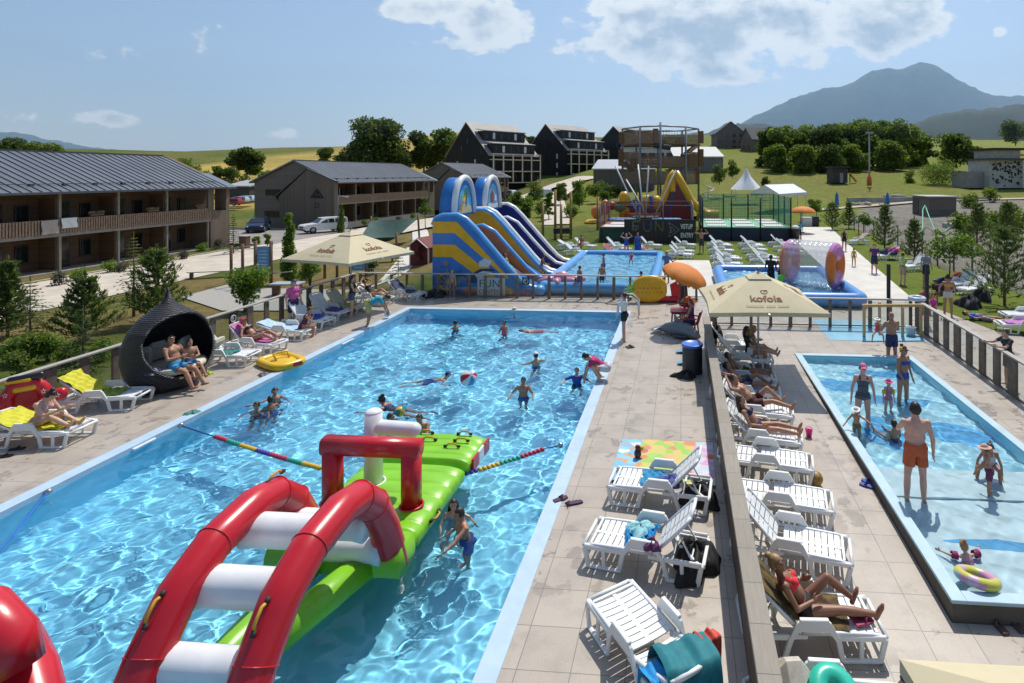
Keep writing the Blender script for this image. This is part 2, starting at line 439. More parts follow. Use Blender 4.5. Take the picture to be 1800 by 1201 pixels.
# ------------------------------------------------------------------ world, sun, camera
SUN=Vector((.18,.58,1)).normalized()
w=bpy.data.worlds.new("World"); sc.world=w; w.use_nodes=True
nt=w.node_tree; bg=nt.nodes['Background']
sky=nt.nodes.new('ShaderNodeTexSky'); sky.sky_type='NISHITA'; sky.sun_disc=False
sky.sun_elevation=math.asin(SUN.z); sky.sun_rotation=math.atan2(SUN.x,SUN.y); sky.altitude=700; sky.air_density=1.1; sky.dust_density=2.2; sky.ozone_density=1.6
def WN(t,**k):
    n=nt.nodes.new(t)
    for a,v in k.items(): setattr(n,a,v)
    return n
def wm(op,a,b=None,c=None):
    m=WN('ShaderNodeMath',operation=op)
    for i,v in((0,a),(1,b),(2,c)):
        if v is None: continue
        if isinstance(v,bpy.types.NodeSocket): nt.links.new(v,m.inputs[i])
        else: m.inputs[i].default_value=v
    return m.outputs[0]
tc=WN('ShaderNodeTexCoord').outputs['Generated']; mp=WN('ShaderNodeMapping'); nt.links.new(tc,mp.inputs[0]); mp.inputs['Rotation'].default_value=(0,0,-YAW)
sp=WN('ShaderNodeSeparateXYZ'); nt.links.new(mp.outputs[0],sp.inputs[0])
den=wm('MAXIMUM',sp.outputs[1],.05); U=wm('DIVIDE',sp.outputs[0],den); V=wm('DIVIDE',sp.outputs[2],den)
cb=WN('ShaderNodeCombineXYZ'); nt.links.new(U,cb.inputs[0]); nt.links.new(wm('MULTIPLY',V,1.5),cb.inputs[1])
n1=WN('ShaderNodeTexNoise'); n1.inputs['Scale'].default_value=11; n1.inputs['Detail'].default_value=9; n1.inputs['Roughness'].default_value=.6; nt.links.new(cb.outputs[0],n1.inputs['Vector'])
n2=WN('ShaderNodeTexNoise'); n2.inputs['Scale'].default_value=4.5; n2.inputs['Detail'].default_value=5; nt.links.new(cb.outputs[0],n2.inputs['Vector']); 
acc=None
for (x,y,rx,ry,a) in ((1230,55,240,95,.82),(1110,35,130,70,.66),(1370,45,120,90,.74),(1550,40,125,80,.78),(1650,25,60,45,.55),(850,45,100,62,.76),(750,15,130,34,.68),(905,85,50,25,.4),(1000,35,38,24,.55),(1270,128,150,34,.66),(1085,116,34,14,.5),(1757,58,24,14,.55),(1765,122,26,10,.4),(1790,150,50,30,.35),(60,206,120,24,.44),(180,210,110,26,.50),(280,236,100,22,.42),(490,239,90,20,.46),(330,90,300,60,.36),(730,75,40,14,.4),(1010,225,70,12,.35),(1700,5,140,22,.4)):
    du=wm('MULTIPLY',wm('SUBTRACT',U,(x-CX)/F),F/rx); dv=wm('MULTIPLY',wm('SUBTRACT',V,(HY-y)/F),F/ry)
    g=wm('MULTIPLY',wm('EXPONENT',wm('MULTIPLY',wm('ADD',wm('MULTIPLY',du,du),wm('MULTIPLY',dv,dv)),-.7)),a)
    acc=g if acc is None else wm('MAXIMUM',acc,g)
dens=wm('ADD',wm('SUBTRACT',n1.outputs['Fac'],.94),acc)
mk=WN('ShaderNodeMapRange',interpolation_type='SMOOTHSTEP'); nt.links.new(dens,mk.inputs[0]); mk.inputs[1].default_value=-.02; mk.inputs[2].default_value=.09
core=WN('ShaderNodeMapRange',interpolation_type='SMOOTHSTEP'); nt.links.new(wm('ADD',dens,wm('MULTIPLY',wm('SUBTRACT',n2.outputs['Fac'],.5),.5)),core.inputs[0]); core.inputs[1].default_value=.10; core.inputs[2].default_value=.40
cc=WN('ShaderNodeMix',data_type='RGBA'); nt.links.new(core.outputs[0],cc.inputs[0])
SKY=.10
cc.inputs[6].default_value=(.80/SKY,.81/SKY,.78/SKY,1); cc.inputs[7].default_value=(.33/SKY,.40/SKY,.47/SKY,1)
sx=WN('ShaderNodeMix',data_type='RGBA'); nt.links.new(wm('MULTIPLY',mk.outputs[0],.92),sx.inputs[0]); hzx=WN('ShaderNodeMix',data_type='RGBA'); nt.links.new(wm('MULTIPLY',wm('EXPONENT',wm('MULTIPLY',wm('ABSOLUTE',V),-8.)),.55),hzx.inputs[0]); nt.links.new(sky.outputs[0],hzx.inputs[6]); hzx.inputs[7].default_value=(.66/SKY,.74/SKY,.78/SKY,1); nt.links.new(hzx.outputs[2],sx.inputs[6]); nt.links.new(cc.outputs[2],sx.inputs[7])
nt.links.new(sx.outputs[2],bg.inputs[0]); bg.inputs[1].default_value=SKY
L=bpy.data.lights.new('sun','SUN'); L.energy=3.9; L.angle=R(.53); L.color=(1,.95,.87); L.cycles.is_caustics_light=True
lo=bpy.data.objects.new('sun',L); COL.objects.link(lo); lo.rotation_euler=SUN.to_track_quat('Z','Y').to_euler(); lo.location=(10,30,60)
cam=bpy.data.cameras.new('camera'); co=bpy.data.objects.new('camera',cam); COL.objects.link(co); sc.camera=co
co.location=(0,0,EYE); co.rotation_euler=(PI/2,0,YAW); cam.sensor_width=36; cam.lens=36*F/1800; cam.shift_x=-(CX-900)/1800; cam.shift_y=-(600.5-HY)/1800; cam.clip_end=20000
sc.view_settings.view_transform='Standard'; sc.view_settings.look='None'; sc.view_settings.exposure=EXPO; sc.cycles.use_denoising=True
sc.cycles.max_bounces=10; sc.cycles.transparent_max_bounces=24; sc.cycles.volume_bounces=0; sc.cycles.caustics_reflective=False; sc.cycles.caustics_refractive=True
# ------------------------------------------------------------------ ground: one sheet to the horizon
def smst(x,a,b):
    t=np.clip((x-a)/(b-a),0,1); return t*t*(3-2*t)
def hgt(X,Y):
    X=np.asarray(X,float);Y=np.asarray(Y,float); r=np.hypot(X,Y)
    z=-1.5*smst(-X,15.0,20.5)*(1-smst(Y,30,60)*smst(X,-36,-24))
    rc=np.minimum(r,365.); d=np.maximum(0,Y*rc/np.maximum(r,1)-62); right=.045*d+.00020*d*d
    q=X/np.maximum(Y,1.); wl=smst(-q,.22,.40)
    dl=np.maximum(0,rc-118); left=(.03*dl+.00028*dl*dl)*np.interp(-q,[.36,.456,.61,.95],[1.42,1.29,.96,.77])
    z=z+left*wl+right*(1-wl)
    far=np.maximum(0,r-365); z=z-np.minimum(far*.13,140)
    z=np.where((X>12.23)&(Y<26),-np.maximum(0,19-Y)*.025-.02,z)
    z=np.where((X>-15.73)&(X<12.23)&(Y<26.53),-2.2,z)
    z=z-.02
    return z
def H1(x,y): return float(hgt(x,y))
def vnoise(X,Y,s,seed=0):
    def hsh(i,j): 
        v=np.sin(i*127.1+j*311.7+seed*17.3)*43758.5453; return v-np.floor(v)
    x=X/s;y=Y/s;i=np.floor(x);j=np.floor(y);fx=x-i;fy=y-j; fx=fx*fx*(3-2*fx);fy=fy*fy*(3-2*fy)
    return (hsh(i,j)*(1-fx)+hsh(i+1,j)*fx)*(1-fy)+(hsh(i,j+1)*(1-fx)+hsh(i+1,j+1)*fx)*fy
def axis(*seg):
    o=[seg[0][0]]
    for a,b,st in seg:
        n=max(1,int(round((b-a)/st))); o+= [a+(b-a)*(k+1)/n for k in range(n)]
    return np.array(o)
gx=axis((-6000,-1000,1000),(-1000,-300,50),(-300,-80,10),(-80,-15.77,1.6),(-15.77,-15.7,.07),(-15.7,12.2,1.45),(12.2,12.27,.07),(12.27,50,1.6),(50,200,8),(200,420,22),(420,1000,60),(1000,6000,1000))
gy=axis((-200,0,40),(0,26.5,1.55),(26.5,26.57,.07),(26.57,120,1.9),(120,200,6),(200,420,9),(420,1000,60),(1000,6000,1000))
X,Y=np.meshgrid(gx,gy); Z=hgt(X,Y); nx,ny=len(gx),len(gy)
r_=np.hypot(X,Y); Z=Z+np.where((r_>70)&(r_<420),(vnoise(X,Y,55,1)-.5)*2.2,0)+np.where((X>16)&(Y>24)&(r_<90),(vnoise(X,Y,4,2)-.5)*.35,0)
gme=bpy.data.meshes.new('ground'); ii,jj=np.meshgrid(np.arange(nx-1),np.arange(ny-1)); a=(jj*nx+ii).ravel()
gme.from_pydata(np.stack([X,Y,Z],-1).reshape(-1,3).tolist(),[],np.stack([a,a+1,a+nx+1,a+nx],-1).tolist()); gme.polygons.foreach_set('use_smooth',[True]*len(gme.polygons))
GR=np.array((.085,.115,.024)); DRY=np.array((.22,.165,.07)); WHT=np.array((.40,.30,.085)); GV=np.array((.22,.205,.19)); MD=np.array((.15,.185,.032))
n4=vnoise(X,Y,5,3);n9=vnoise(X,Y,14,4);q_=X/np.maximum(Y,1)
C=np.ones(X.shape+(3,))*GR
dr=smst(n4*.5+n9*.5,.32,.58)*((X<-15)&(Y<60)); C=C*(1-dr[...,None]*.85)+DRY*dr[...,None]*.85
md=((X>-30)&(Y>62)).astype(float); C=C*(1-md[...,None])+MD*md[...,None]
wv=smst(-q_,.30,.34)*smst(r_,138,150)*(1-smst(r_-(368-250*np.maximum(-q_-.61,0)),-3,3))*(-q_>.3); C=C*(1-wv[...,None])+(WHT*(.85+.3*vnoise(X,Y,30,9)[...,None]))*wv[...,None]
wv=smst(q_,.40,.46)*smst(r_,255,262)*(.6*smst(vnoise(X,Y,90,5),.4,.6)); C=C*(1-wv[...,None])+np.array((.22,.24,.05))*wv[...,None]
gv=((X>16.4)&(Y>22)&(Y<97)&(X<72)&(X>-8+.42*Y)).astype(float)*smst(vnoise(X,Y,7,6)+.28*(X<58),.36,.5)
gv=np.where((X>16.8)&(X<34)&(Y>26)&(Y<60),np.maximum(gv,.8),gv); C=C*(1-gv[...,None])+GV*gv[...,None]
mv=smst(vnoise(X,Y,26,21)*.6+vnoise(X,Y,9,22)*.4,.40,.68)*((Y>60)|(X>16))*(1-gv)*.5; C=C*(1-mv[...,None])+np.array((.19,.165,.06))*mv[...,None]
ca=gme.color_attributes.new('land','FLOAT_COLOR','POINT'); ca.data.foreach_set('color',np.concatenate([C,np.ones(X.shape+(1,))],-1).astype(np.float32).ravel())
t=NT('land'); at=t.new('ShaderNodeAttribute',attribute_name='land'); c=t.coord()
nz=t.noise(c,.7,6,.7); nf=t.noise(c,9,3,.7); col=t.mix(1.,at.outputs['Color'],t.ramp(nz,[(.25,(.6,.62,.6)),(.75,(1.35,1.3,1.2))]),'MULTIPLY'); col=t.mix(1.,col,t.ramp(nf,[(.3,(.7,.7,.7)),(.7,(1.3,1.3,1.3))]),'MULTIPLY')
t.bump(t.noise(c,14,4,.7),.9,.12); gme.materials.append(t.done(col,.95,0,.1))
go=bpy.data.objects.new('ground',gme); COL.objects.link(go); tag(go,kind='structure')
# ---- draped sheets
def ribbon(name,pts,wid,m,dz,kind='structure',n=None):
    b=MB(); pts=[Vector((p[0],p[1],0)) for p in pts]; k=len(pts)
    fine=[]
    for i in range(k-1):
        st=max(2,int((pts[i+1]-pts[i]).length/2))
        fine+=[pts[i].lerp(pts[i+1],j/st) for j in range(st)]
    fine.append(pts[-1]); k=len(fine)
    def fn(u,v):
        i=min(k-1,round(v*(k-1))); d=nrm(fine[min(i+1,k-1)]-fine[max(i-1,0)]); s=Vector((d.y,-d.x,0)); ww=wid(v) if callable(wid) else wid
        p=fine[i]+s*(u-.5)*ww; return (p.x,p.y,H1(p.x,p.y)+dz)
    b.sheet(fn,6,k-1); o=b.build(name,m); tag(o,kind=kind); return o
def poly_sheet(name,poly,m,z,kind='structure',cut=None):
    b=MB(); b.add([(x,y,z) for x,y in poly],[tuple(range(len(poly)))],0,False); o=b.build(name,m); tag(o,kind=kind); return o
conc=mat('concrete path',(.50,.44,.36),.85,.16,.8,.2,25); concw=mat('pale paving',(.56,.53,.47),.8,.12,.9,.15,20)
asph=mat('parking asphalt',(.24,.22,.20),.9,.15,.6,.3,50)
ribbon('road',[(-38.6,-20),(-38.6,52),(-38.2,76),(-34,110),(-24,150)],lambda v:9.2,conc,.045)
ribbon('kerb_strip',[(-43.45,10),(-43.45,53)],.35,mat('kerb stone',(.36,.33,.29),.9),.09)
poly_sheet('parking_area',[(-60,54.6),(-42.2,54.6),(-42.2,70.5),(-60,70.5)],asph,-1.46)
grav=mat('play gravel',(.33,.31,.28),.95,.35,30,.5,60)
poly_sheet('gravel_area',[tuple(P(x,y,-1.46).xy) for x,y in((318,522),(390,546),(490,546),(640,520),(640,480),(560,470),(470,478),(400,500))],grav,-1.46)
ribbon('footpath',[(-17.5,26.8),(-19,35),(-24,50),(-30,62)],1.5,concw,.05)
ribbon('meadow_track',[(18,78),(40,92),(75,100),(110,104)],1.6,mat('sandy track',(.42,.36,.25),.95,.2,1),.12)
ribbon('hill_road',[(-14,62),(-22,95),(-24,125)],3.4,conc,.1)
# ---- decks
t=NT('deck tile'); c=t.coord(); br=t.new('ShaderNodeTexBrick',offset=0.,squash=1.); t.ln(c,br.inputs['Vector'])
br.inputs['Color1'].default_value=(.42,.365,.305,1); br.inputs['Color2'].default_value=(.375,.325,.27,1); br.inputs['Mortar'].default_value=(.16,.145,.13,1)
br.inputs['Scale'].default_value=1.; br.inputs['Mortar Size'].default_value=.006; br.inputs['Mortar Smooth'].default_value=.3; br.inputs['Brick Width'].default_value=.64; br.inputs['Row Height'].default_value=.64; br.inputs['Bias'].default_value=0
st=t.ramp(t.noise(c,1.6,6,.65),[(.30,(.82,.82,.81)),(.52,(1,1,1)),(.75,(1.07,1.06,1.05))]); col=t.mix(1.,br.outputs['Color'],st,'MULTIPLY')
wet=t.ramp(t.noise(c,2.3,5,.62),[(.55,(0,0,0)),(.59,(1,1,1))]); wz=t.ramp(t.noise(c,.32,2),[(.38,(0,0,0)),(.55,(.75,.75,.75))]); wet=t.mix(1.,wet,wz,'MULTIPLY')
col=t.mix(t.math('MULTIPLY',wet,.7),col,(.205,.175,.145)); nf=t.ramp(t.noise(c,45,3),[(.3,(.93,.93,.93)),(.7,(1.06,1.06,1.06))]); col=t.mix(1.,col,nf,'MULTIPLY')
t.bump(br.outputs['Fac'],-.25,.004); TILE=t.done(col,t.ramp(wet,[(0,(.40,)*3),(1,(.20,)*3)]),0,.5)
def slab(name,x0,x1,y0,y1,top=0.,bot=-2.3,ny=1):
    b=MB(); ys=[y0+(y1-y0)*k/ny for k in range(ny+1)]
    zt=(lambda y: zr(y)) if callable(top) else (lambda y: top)
    v=[(x,y,z) for y in ys for x,z in((x0,zt(y)),(x1,zt(y)),(x1,bot),(x0,bot))]; f=[(0,1,2,3)[::-1],tuple(4*ny+i for i in range(4))]
    for k in range(ny):
        for i in range(4): j=(i+1)%4; f.append((4*k+i,4*k+j,4*k+4+j,4*k+4+i)[::-1])
    b.add(v,f,0,False); o=b.build(name,TILE); tag(o,kind='structure'); return o
PX0,PX1,PY0,PY1=-11.62,-2.38,-1.8,23.2; CW=.28
slab('pool_deck',-15.75,PX0-CW,-6,26.5); slab('pool_deck',PX0-CW+.001,PX1+CW-.001,PY1+CW,26.5)
slab('pool_deck',PX1+CW,.95,-6,26.5)
KX0,KX1,KY0,KY1=3.86,7.12,8.05,18.12; KC=.2
slab('pool_deck',.951,KX0-KC,-6,26.5,callable,-2.3,26); slab('pool_deck',KX1+KC,12.2,-6,26.5,callable,-2.3,26)
slab('pool_deck',KX0-KC+.001,KX1+KC-.001,-6,KY0-KC,callable,-2.3,10); slab('pool_deck',KX0-KC+.001,KX1+KC-.001,KY1+KC,26.5,callable,-2.3,6)
t=NT('pool liner'); c=t.coord(); col=t.ramp(t.noise(c,1.5,3),[(.3,(.22,.71,.98)),(.7,(.26,.75,.98))]); LINER=t.done(col,.5)
COPE=mat('pool coping',(.40,.53,.64),.5,.08,3,.1,40)
def basin(name,x0,x1,y0,y1,zt,zb,m):
    b=MB(); b.add([(x0,y0,zt),(x1,y0,zt),(x1,y1,zt),(x0,y1,zt),(x0,y0,zb),(x1,y0,zb),(x1,y1,zb),(x0,y1,zb)],[(0,4,5,1),(1,5,6,2),(2,6,7,3),(3,7,4,0),(4,7,6,5)],0,False)
    o=b.build(name,m); o.cycles.is_caustics_receiver=True; tag(o,kind='structure'); return o
def coping(name,x0,x1,y0,y1,cw,z,m,drop=.12,th=None):
    b=MB(); th=drop
    for (xa,xb,ya,yb) in ((x0-cw,x0,y0-cw,y1+cw),(x1,x1+cw,y0-cw,y1+cw),(x0+.0005,x1-.0005,y0-cw,y0),(x0+.0005,x1-.0005,y1,y1+cw)):
        b.box(((xa+xb)/2,(ya+yb)/2,z-th/2),(xb-xa,yb-ya,th),0,.006)
    o=b.build(name,m); tag(o,kind='structure'); return o
basin('pool_basin',PX0-.001,PX1+.001,PY0-.001,PY1+.001,-.1,-1.4,LINER); coping('pool_coping',PX0,PX1,PY0,PY1,CW,.012,COPE)
# ---- water with real waves; the sun's caustics are traced through it
def waves(n,lmin,lmax,amp,seed):
    g=np.random.default_rng(seed); out=[]
    for k in range(n):
        lam=lmin*(lmax/lmin)**(k/(n-1)); out.append((lam,g.uniform(0,2*PI),g.uniform(0,2*PI),amp*lam**1.5))
    return out
def wz_(X,Y,W):
    Z=0*X
    for lam,th,ph,a in W: Z=Z+a*np.sin(2*PI/lam*(X*math.cos(th)+Y*math.sin(th))+ph+.9*np.sin(.7*X+.5*Y+ph))
    return Z
t=NT('water'); g=t.new('ShaderNodeBsdfGlass'); g.inputs['IOR'].default_value=1.33; g.inputs['Roughness'].default_value=0; g.inputs['Color'].default_value=(.93,.98,1,1); t.ln(g.outputs[0],t.n['Material Output'].inputs[0]); WATER=t.m
def water(x0,x1,y0,y1,z,W,step):
    nx_=int((x1-x0)/step)+1; ny_=int((y1-y0)/step)+1; X,Y=np.meshgrid(np.linspace(x0,x1,nx_),np.linspace(y0,y1,ny_)); Z=wz_(X,Y,W)*(.55+.75*vnoise(X,Y,2.6,12))
    for px,py in ((800,575),(888,590),(905,552),(935,576),(942,640),(775,662),(920,690),(1010,668),(480,696),(475,716),(450,722),(690,712),(685,732),(742,756),(798,905),(820,945),(824,675)) if x0<-11 else ():
        q=P(px,py,-.1); dd=np.hypot(X-q.x,Y-q.y); Z=Z+.011*np.exp(-dd/.42)*np.cos(2*PI*dd/.24+px)
    Z=z+Z
    me=bpy.data.meshes.new('water'); ii,jj=np.meshgrid(np.arange(nx_-1),np.arange(ny_-1)); a=(jj*nx_+ii).ravel()
    me.from_pydata(np.stack([X,Y,Z],-1).reshape(-1,3).tolist(),[],np.stack([a,a+1,a+nx_+1,a+nx_],-1).tolist()); me.polygons.foreach_set('use_smooth',[True]*len(me.polygons)); me.materials.append(WATER)
    o=bpy.data.objects.new('water',me); COL.objects.link(o); o.cycles.is_caustics_caster=True; tag(o,kind='structure'); return o
WL=-.11
water(PX0,PX1,3.2,PY1,WL,waves(56,.11,.95,.0046,3),.03)
water(PX0,PX1,PY0,3.2,WL,waves(46,.20,1.0,.0058,3),.12)
# ---- children's pool, its rim level while the deck falls away
basin('paddling_basin',KX0-.001,KX1+.001,KY0-.001,KY1+.001,.0,-.42,mat('paddling liner',(.38,.74,.86),.5,.06,1.2))
coping('paddling_rim',KX0,KX1,KY0,KY1,KC,.025,mat('paddling rim',(.38,.53,.60),.5,.08,3),.05)
b=MB()
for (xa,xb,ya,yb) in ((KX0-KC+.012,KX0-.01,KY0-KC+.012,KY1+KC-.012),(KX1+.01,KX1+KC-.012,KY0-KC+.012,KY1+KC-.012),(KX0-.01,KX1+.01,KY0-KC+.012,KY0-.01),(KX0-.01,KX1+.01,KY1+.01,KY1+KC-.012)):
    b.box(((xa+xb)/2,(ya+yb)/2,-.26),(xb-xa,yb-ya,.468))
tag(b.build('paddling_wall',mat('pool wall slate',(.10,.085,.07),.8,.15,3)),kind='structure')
b=MB(); b.box(((KX0+KX1)/2,11.05,-.27),(KX1-KX0-.004,1.0,.30)); b.box(((KX0+KX1)/2,9.3,-.3),(KX1-KX0-.004,2.49,.23))
o=b.build('paddling_step',mat('paddling step pale',(.62,.80,.84),.5,.06,2)); o.cycles.is_caustics_receiver=True; tag(o,kind='structure')
def blob(cx,cy,rx,ry,z,ph,n=40):
    return [(cx+rx*math.cos(a)*(1+.22*math.sin(3*a+ph)+.12*math.sin(5*a+2*ph)),cy+ry*math.sin(a)*(1+.2*math.cos(2*a+ph)+.13*math.sin(4*a)),z) for a in [2*PI*k/n for k in range(n)]]
b=MB()
for i,(cx,cy,rx,ry,z) in enumerate(((4.6,16.2,.7,.5,-.415),(5.5,15.2,.9,.35,-.415),(6.4,13.4,.7,.5,-.415),(4.7,13.4,.45,.8,-.415),(5.9,17.2,.8,.3,-.415),(5.3,9.3,.9,.16,-.18),(6.3,8.7,.6,.12,-.18))):
    v=blob(cx,cy,rx,ry,z,i*1.3); b.add(v,[tuple(range(len(v)))],0,False)
o=b.build('paddling_floor_marking',mat('blue swoosh',(.03,.38,.72),.5,.08,3)); o.cycles.is_caustics_receiver=True; tag(o,kind='structure')
water(KX0,KX1,KY0,KY1,-.075,waves(34,.14,.8,.0085,5),.03)
# splash pad beyond it
poly_sheet('splash_pad',[(5.2,19.9),(8.5,19.9),(8.5,22.6),(5.2,22.6)],mat('splash pad blue',(.22,.45,.58),.35,.1,2),.006)
# ---- green turf and paving of the lido
t=NT('turf'); c=t.coord(); col=t.ramp(t.noise(c,1.2,5,.7),[(.3,(.095,.13,.018)),(.7,(.145,.18,.028))]); col=t.mix(1.,col,t.ramp(t.noise(c,40,3),[(.3,(.7,.7,.7)),(.7,(1.25,1.25,1.25))]),'MULTIPLY'); t.bump(t.noise(c,60,3,.7),.8,.03); TURF=t.done(col,.95,0,.1)
poly_sheet('lawn',[(-8.4,37.6),(8.9,37.6),(9.6,46.2),(-8.2,46.2)],TURF,.012)
poly_sheet('lawn',[(1.9,32.6),(8.6,32.6),(8.9,37.599),(1.9,37.599)],TURF,.012)
poly_sheet('lawn',[(11.7,21),(10.7,26.6),(13.9,48),(16.2,62),(18.5,62),(16.3,30),(16.5,21)],TURF,.012)
poly_sheet('lawn',[(12.2,-2),(16.5,-2),(16.5,20.999),(11.9,20.999)],TURF,zr(8)+.02)
poly_sheet('paved_path',[(8.0,26.5),(10.69,26.6),(13.89,48),(16.19,62),(12.8,62),(9.61,46.2),(8.61,32.6)],concw,.02)
poly_sheet('paved_path',[(-7.6,26.5),(8.0,26.5),(8.6,32.59),(1.89,32.59),(1.89,37.59),(-8.4,37.59)],concw,.016)
# ------------------------------------------------------------------ vegetation
LF_OAK=leafmat('leaf oak',(.038,.068,.016),(.075,.115,.026),(.125,.17,.04))
LF_WOOD=leafmat('leaf wood',(.06,.10,.02),(.115,.165,.03),(.19,.24,.05))
LF_LIME=leafmat('leaf lime',(.085,.15,.018),(.13,.21,.03),(.18,.27,.05))
LF_MAPLE=leafmat('leaf maple',(.07,.13,.02),(.11,.18,.03),(.15,.22,.045))
LF_PINE=leafmat('needle pine',(.045,.08,.026),(.08,.125,.04),(.15,.18,.06))
LF_SPR=leafmat('needle spruce',(.02,.042,.016),(.038,.068,.024),(.065,.10,.032))
LF_LAR=leafmat('needle larch',(.09,.12,.03),(.13,.16,.04),(.20,.20,.06))
LF_RED=leafmat('leaf red',(.12,.03,.03),(.2,.05,.05),(.28,.10,.08))
LF_LAV=leafmat('leaf lavender',(.06,.06,.07),(.09,.085,.10),(.11,.11,.10))
BARK=mat('bark',(.11,.085,.06),.9,.3,6,.6,30); BARKP=mat('bark pine',(.17,.10,.06),.9,.3,6,.6,30)
def leaf(mb,p,size,g,d=None,asp=.6):
    a=nrm(g.normal(size=3)) if d is None else nrm(Vector(d)+Vector(g.normal(size=3))*.35)
    b=nrm(a.cross(Vector(g.normal(size=3)))); h=size*(.7+.6*g.random())/2; w=h*asp
    n=a.cross(b)*h*.25
    mb.add([p-a*h,p+b*w+n,p+a*h,p-b*w+n],[(0,1,2,3)],0,False)
def lobes(mb,L,n,size,seed,fill=.35,asp=.7):
    g=np.random.default_rng(seed); vol=np.array([l[1][0]*l[1][1] for l in L]); pr=vol/vol.sum()
    for k in g.choice(len(L),n,p=pr):
        c,r=L[k]; d=g.normal(size=3); d/=np.linalg.norm(d); q=(g.random()**fill)
        leaf(mb,Vector((c[0]+d[0]*r[0]*q,c[1]+d[1]*r[1]*q,c[2]+d[2]*r[2]*q)),size,g,None,asp)
def broadleaf(h,w,trunk,nl,n,size,seed,lm,bark=BARK,low=.3,core=0.):
    g=np.random.default_rng(seed); L=[]
    for k in range(nl):
        z=h*(low+(1-low-.12)*g.random()); prof=math.sin(PI*min(1,max(.08,(z/h-low+.12)/(1.12-low))))**.6
        a=g.random()*2*PI; rr=w/2*prof*(.25+.55*g.random()); s=w*(.14+.12*g.random())
        L.append(((rr*math.cos(a),rr*math.sin(a),z),(s,s,s*.75)))
    L.append(((0,0,h*.62),(w*.25,w*.25,h*.24)))
    f=MB(); lobes(f,L,n,size,seed)
    t=MB(); r=trunk; top=(g.normal()*.03*h,g.normal()*.03*h,h*.62); mid=(g.normal()*.02*h,0,h*low)
    t.tube([(0,0,-.3),mid,top],[r,r*.75,r*.25],8)
    for c,_ in L[:min(len(L),9)]:
        s0=Vector(mid).lerp(Vector(top),.15+.5*g.random()); t.tube([s0,s0.lerp(Vector(c),.55)+Vector((0,0,.03*h)),c],[r*.4,r*.25,r*.08],6)
    return [('crown',f.mesh('crown',lm)),('trunk',t.mesh('trunk',bark))]
def pine(h,w,seed,lm=LF_PINE,n=11,size=.27,dens=1.):
    g=np.random.default_rng(seed); f=MB();t=MB(); t.tube([(0,0,-.3),(g.normal()*.03,g.normal()*.03,h*.5),(0,0,h)],[.03*h**.6,.022*h**.6,.006],7)
    nw=int(h*3.1)
    for i in range(nw):
        z=h*(.10+.86*i/nw); rad=w/2*(1-.82*(i/nw))*(.75+.5*g.random()); nb=5
        for b in range(nb):
            a=2*PI*(b+g.random()*.6)/nb+i; e=Vector((math.cos(a)*rad,math.sin(a)*rad,z+rad*.55)); s=Vector((0,0,z)); m=s.lerp(e,.55)-Vector((0,0,rad*.08))
            t.tube([s,m,e],[.012,.009,.004],5,0)
            for q in (.3,.45,.6,.74,.87,1.):
                p=s.lerp(m,q/.55) if q<.55 else m.lerp(e,(q-.55)/.45); d0=(e-m).normalized()
                for _ in range(int(n*dens)): leaf(f,p+Vector(g.normal(size=3))*.03*h**.5,size,g,d0+Vector(g.normal(size=3))*.55+Vector((0,0,.5)),.2)
    for _ in range(int(14*dens)): leaf(f,Vector((0,0,h*(.93+.08*g.random()))),size,g,(0,0,1),.2)
    return [('crown',f.mesh('crown',lm)),('trunk',t.mesh('trunk',BARKP))]
def spruce(h,w,seed,lm=LF_SPR,size=.16,dens=1.,low=.08):
    g=np.random.default_rng(seed); f=MB();t=MB(); t.tube([(0,0,-.3),(0,0,h)],[.026*h**.7,.005],7)
    nw=int(5.2*h)
    for i in range(nw):
        z=h*(low+(.97-low)*i/nw); rad=w/2*(1-(z/h-low)/(1-low))**.9*(.8+.4*g.random())+.05
        for b in range(6):
            a=2*PI*(b+.7*g.random())/6+i*.9; d=Vector((math.cos(a),math.sin(a),-.22+.3*z/h)); e=Vector((0,0,z))+d*rad
            if rad>.25: t.tube([(0,0,z),e],[.008,.003],4)
            k=max(3,int(rad*11*dens))
            for q in range(k):
                u=(q+.5)/k; p=Vector((0,0,z)).lerp(e,.15+.85*u); sd=Vector((-d.y,d.x,0))*(1 if q%2 else -1)
                leaf(f,p+sd*size*.3,size,g,d*.6+sd*.7+Vector((0,0,-.15)),.32)
    for _ in range(8): leaf(f,Vector((0,0,h*(.95+.06*g.random()))),size,g,(0,0,1),.2)
    return [('crown',f.mesh('crown',lm)),('trunk',t.mesh('trunk',BARK))]
def shrub(h,w,n,size,seed,lm,col=False):
    L=[]; g=np.random.default_rng(seed)
    for k in range(7 if not col else 12):
        a=g.random()*6.28; rr=w/2*.55*g.random(); z=h*(.25+.55*g.random()) if not col else h*(.1+.8*k/12)
        s=w*.27 if not col else w*.34*(1.1-.75*k/12); L.append(((rr*math.cos(a)*(1 if not col else .4),rr*math.sin(a)*(1 if not col else .4),z),(s,s,s*(.9 if not col else 1.2))))
    f=MB(); lobes(f,L,n,size,seed,.5); t=MB()
    for c,_ in L[:6]: t.tube([(0,0,-.2),Vector(c)*.5+Vector((0,0,.1*h)),c],[.02*h**.5,.014*h**.5,.004],5)
    return [('foliage',f.mesh('foliage',lm)),('stem',t.mesh('stem',BARK))]
def plant(name,meshes,label,cat,loc,sc_=1.,rz=None,group=None):
    t=thing(name,label,cat,loc,random.random()*6.28 if rz is None else rz,group); t.scale=(sc_,)*3 if not isinstance(sc_,tuple) else sc_
    for n,me in meshes:
        o=bpy.data.objects.new(n,me); COL.objects.link(o); o.parent=t
    return t
def gp(p,dz=0.): return Vector((p[0],p[1],H1(p[0],p[1])+dz))
PX_=lambda x,y,h: P(x,y,h)
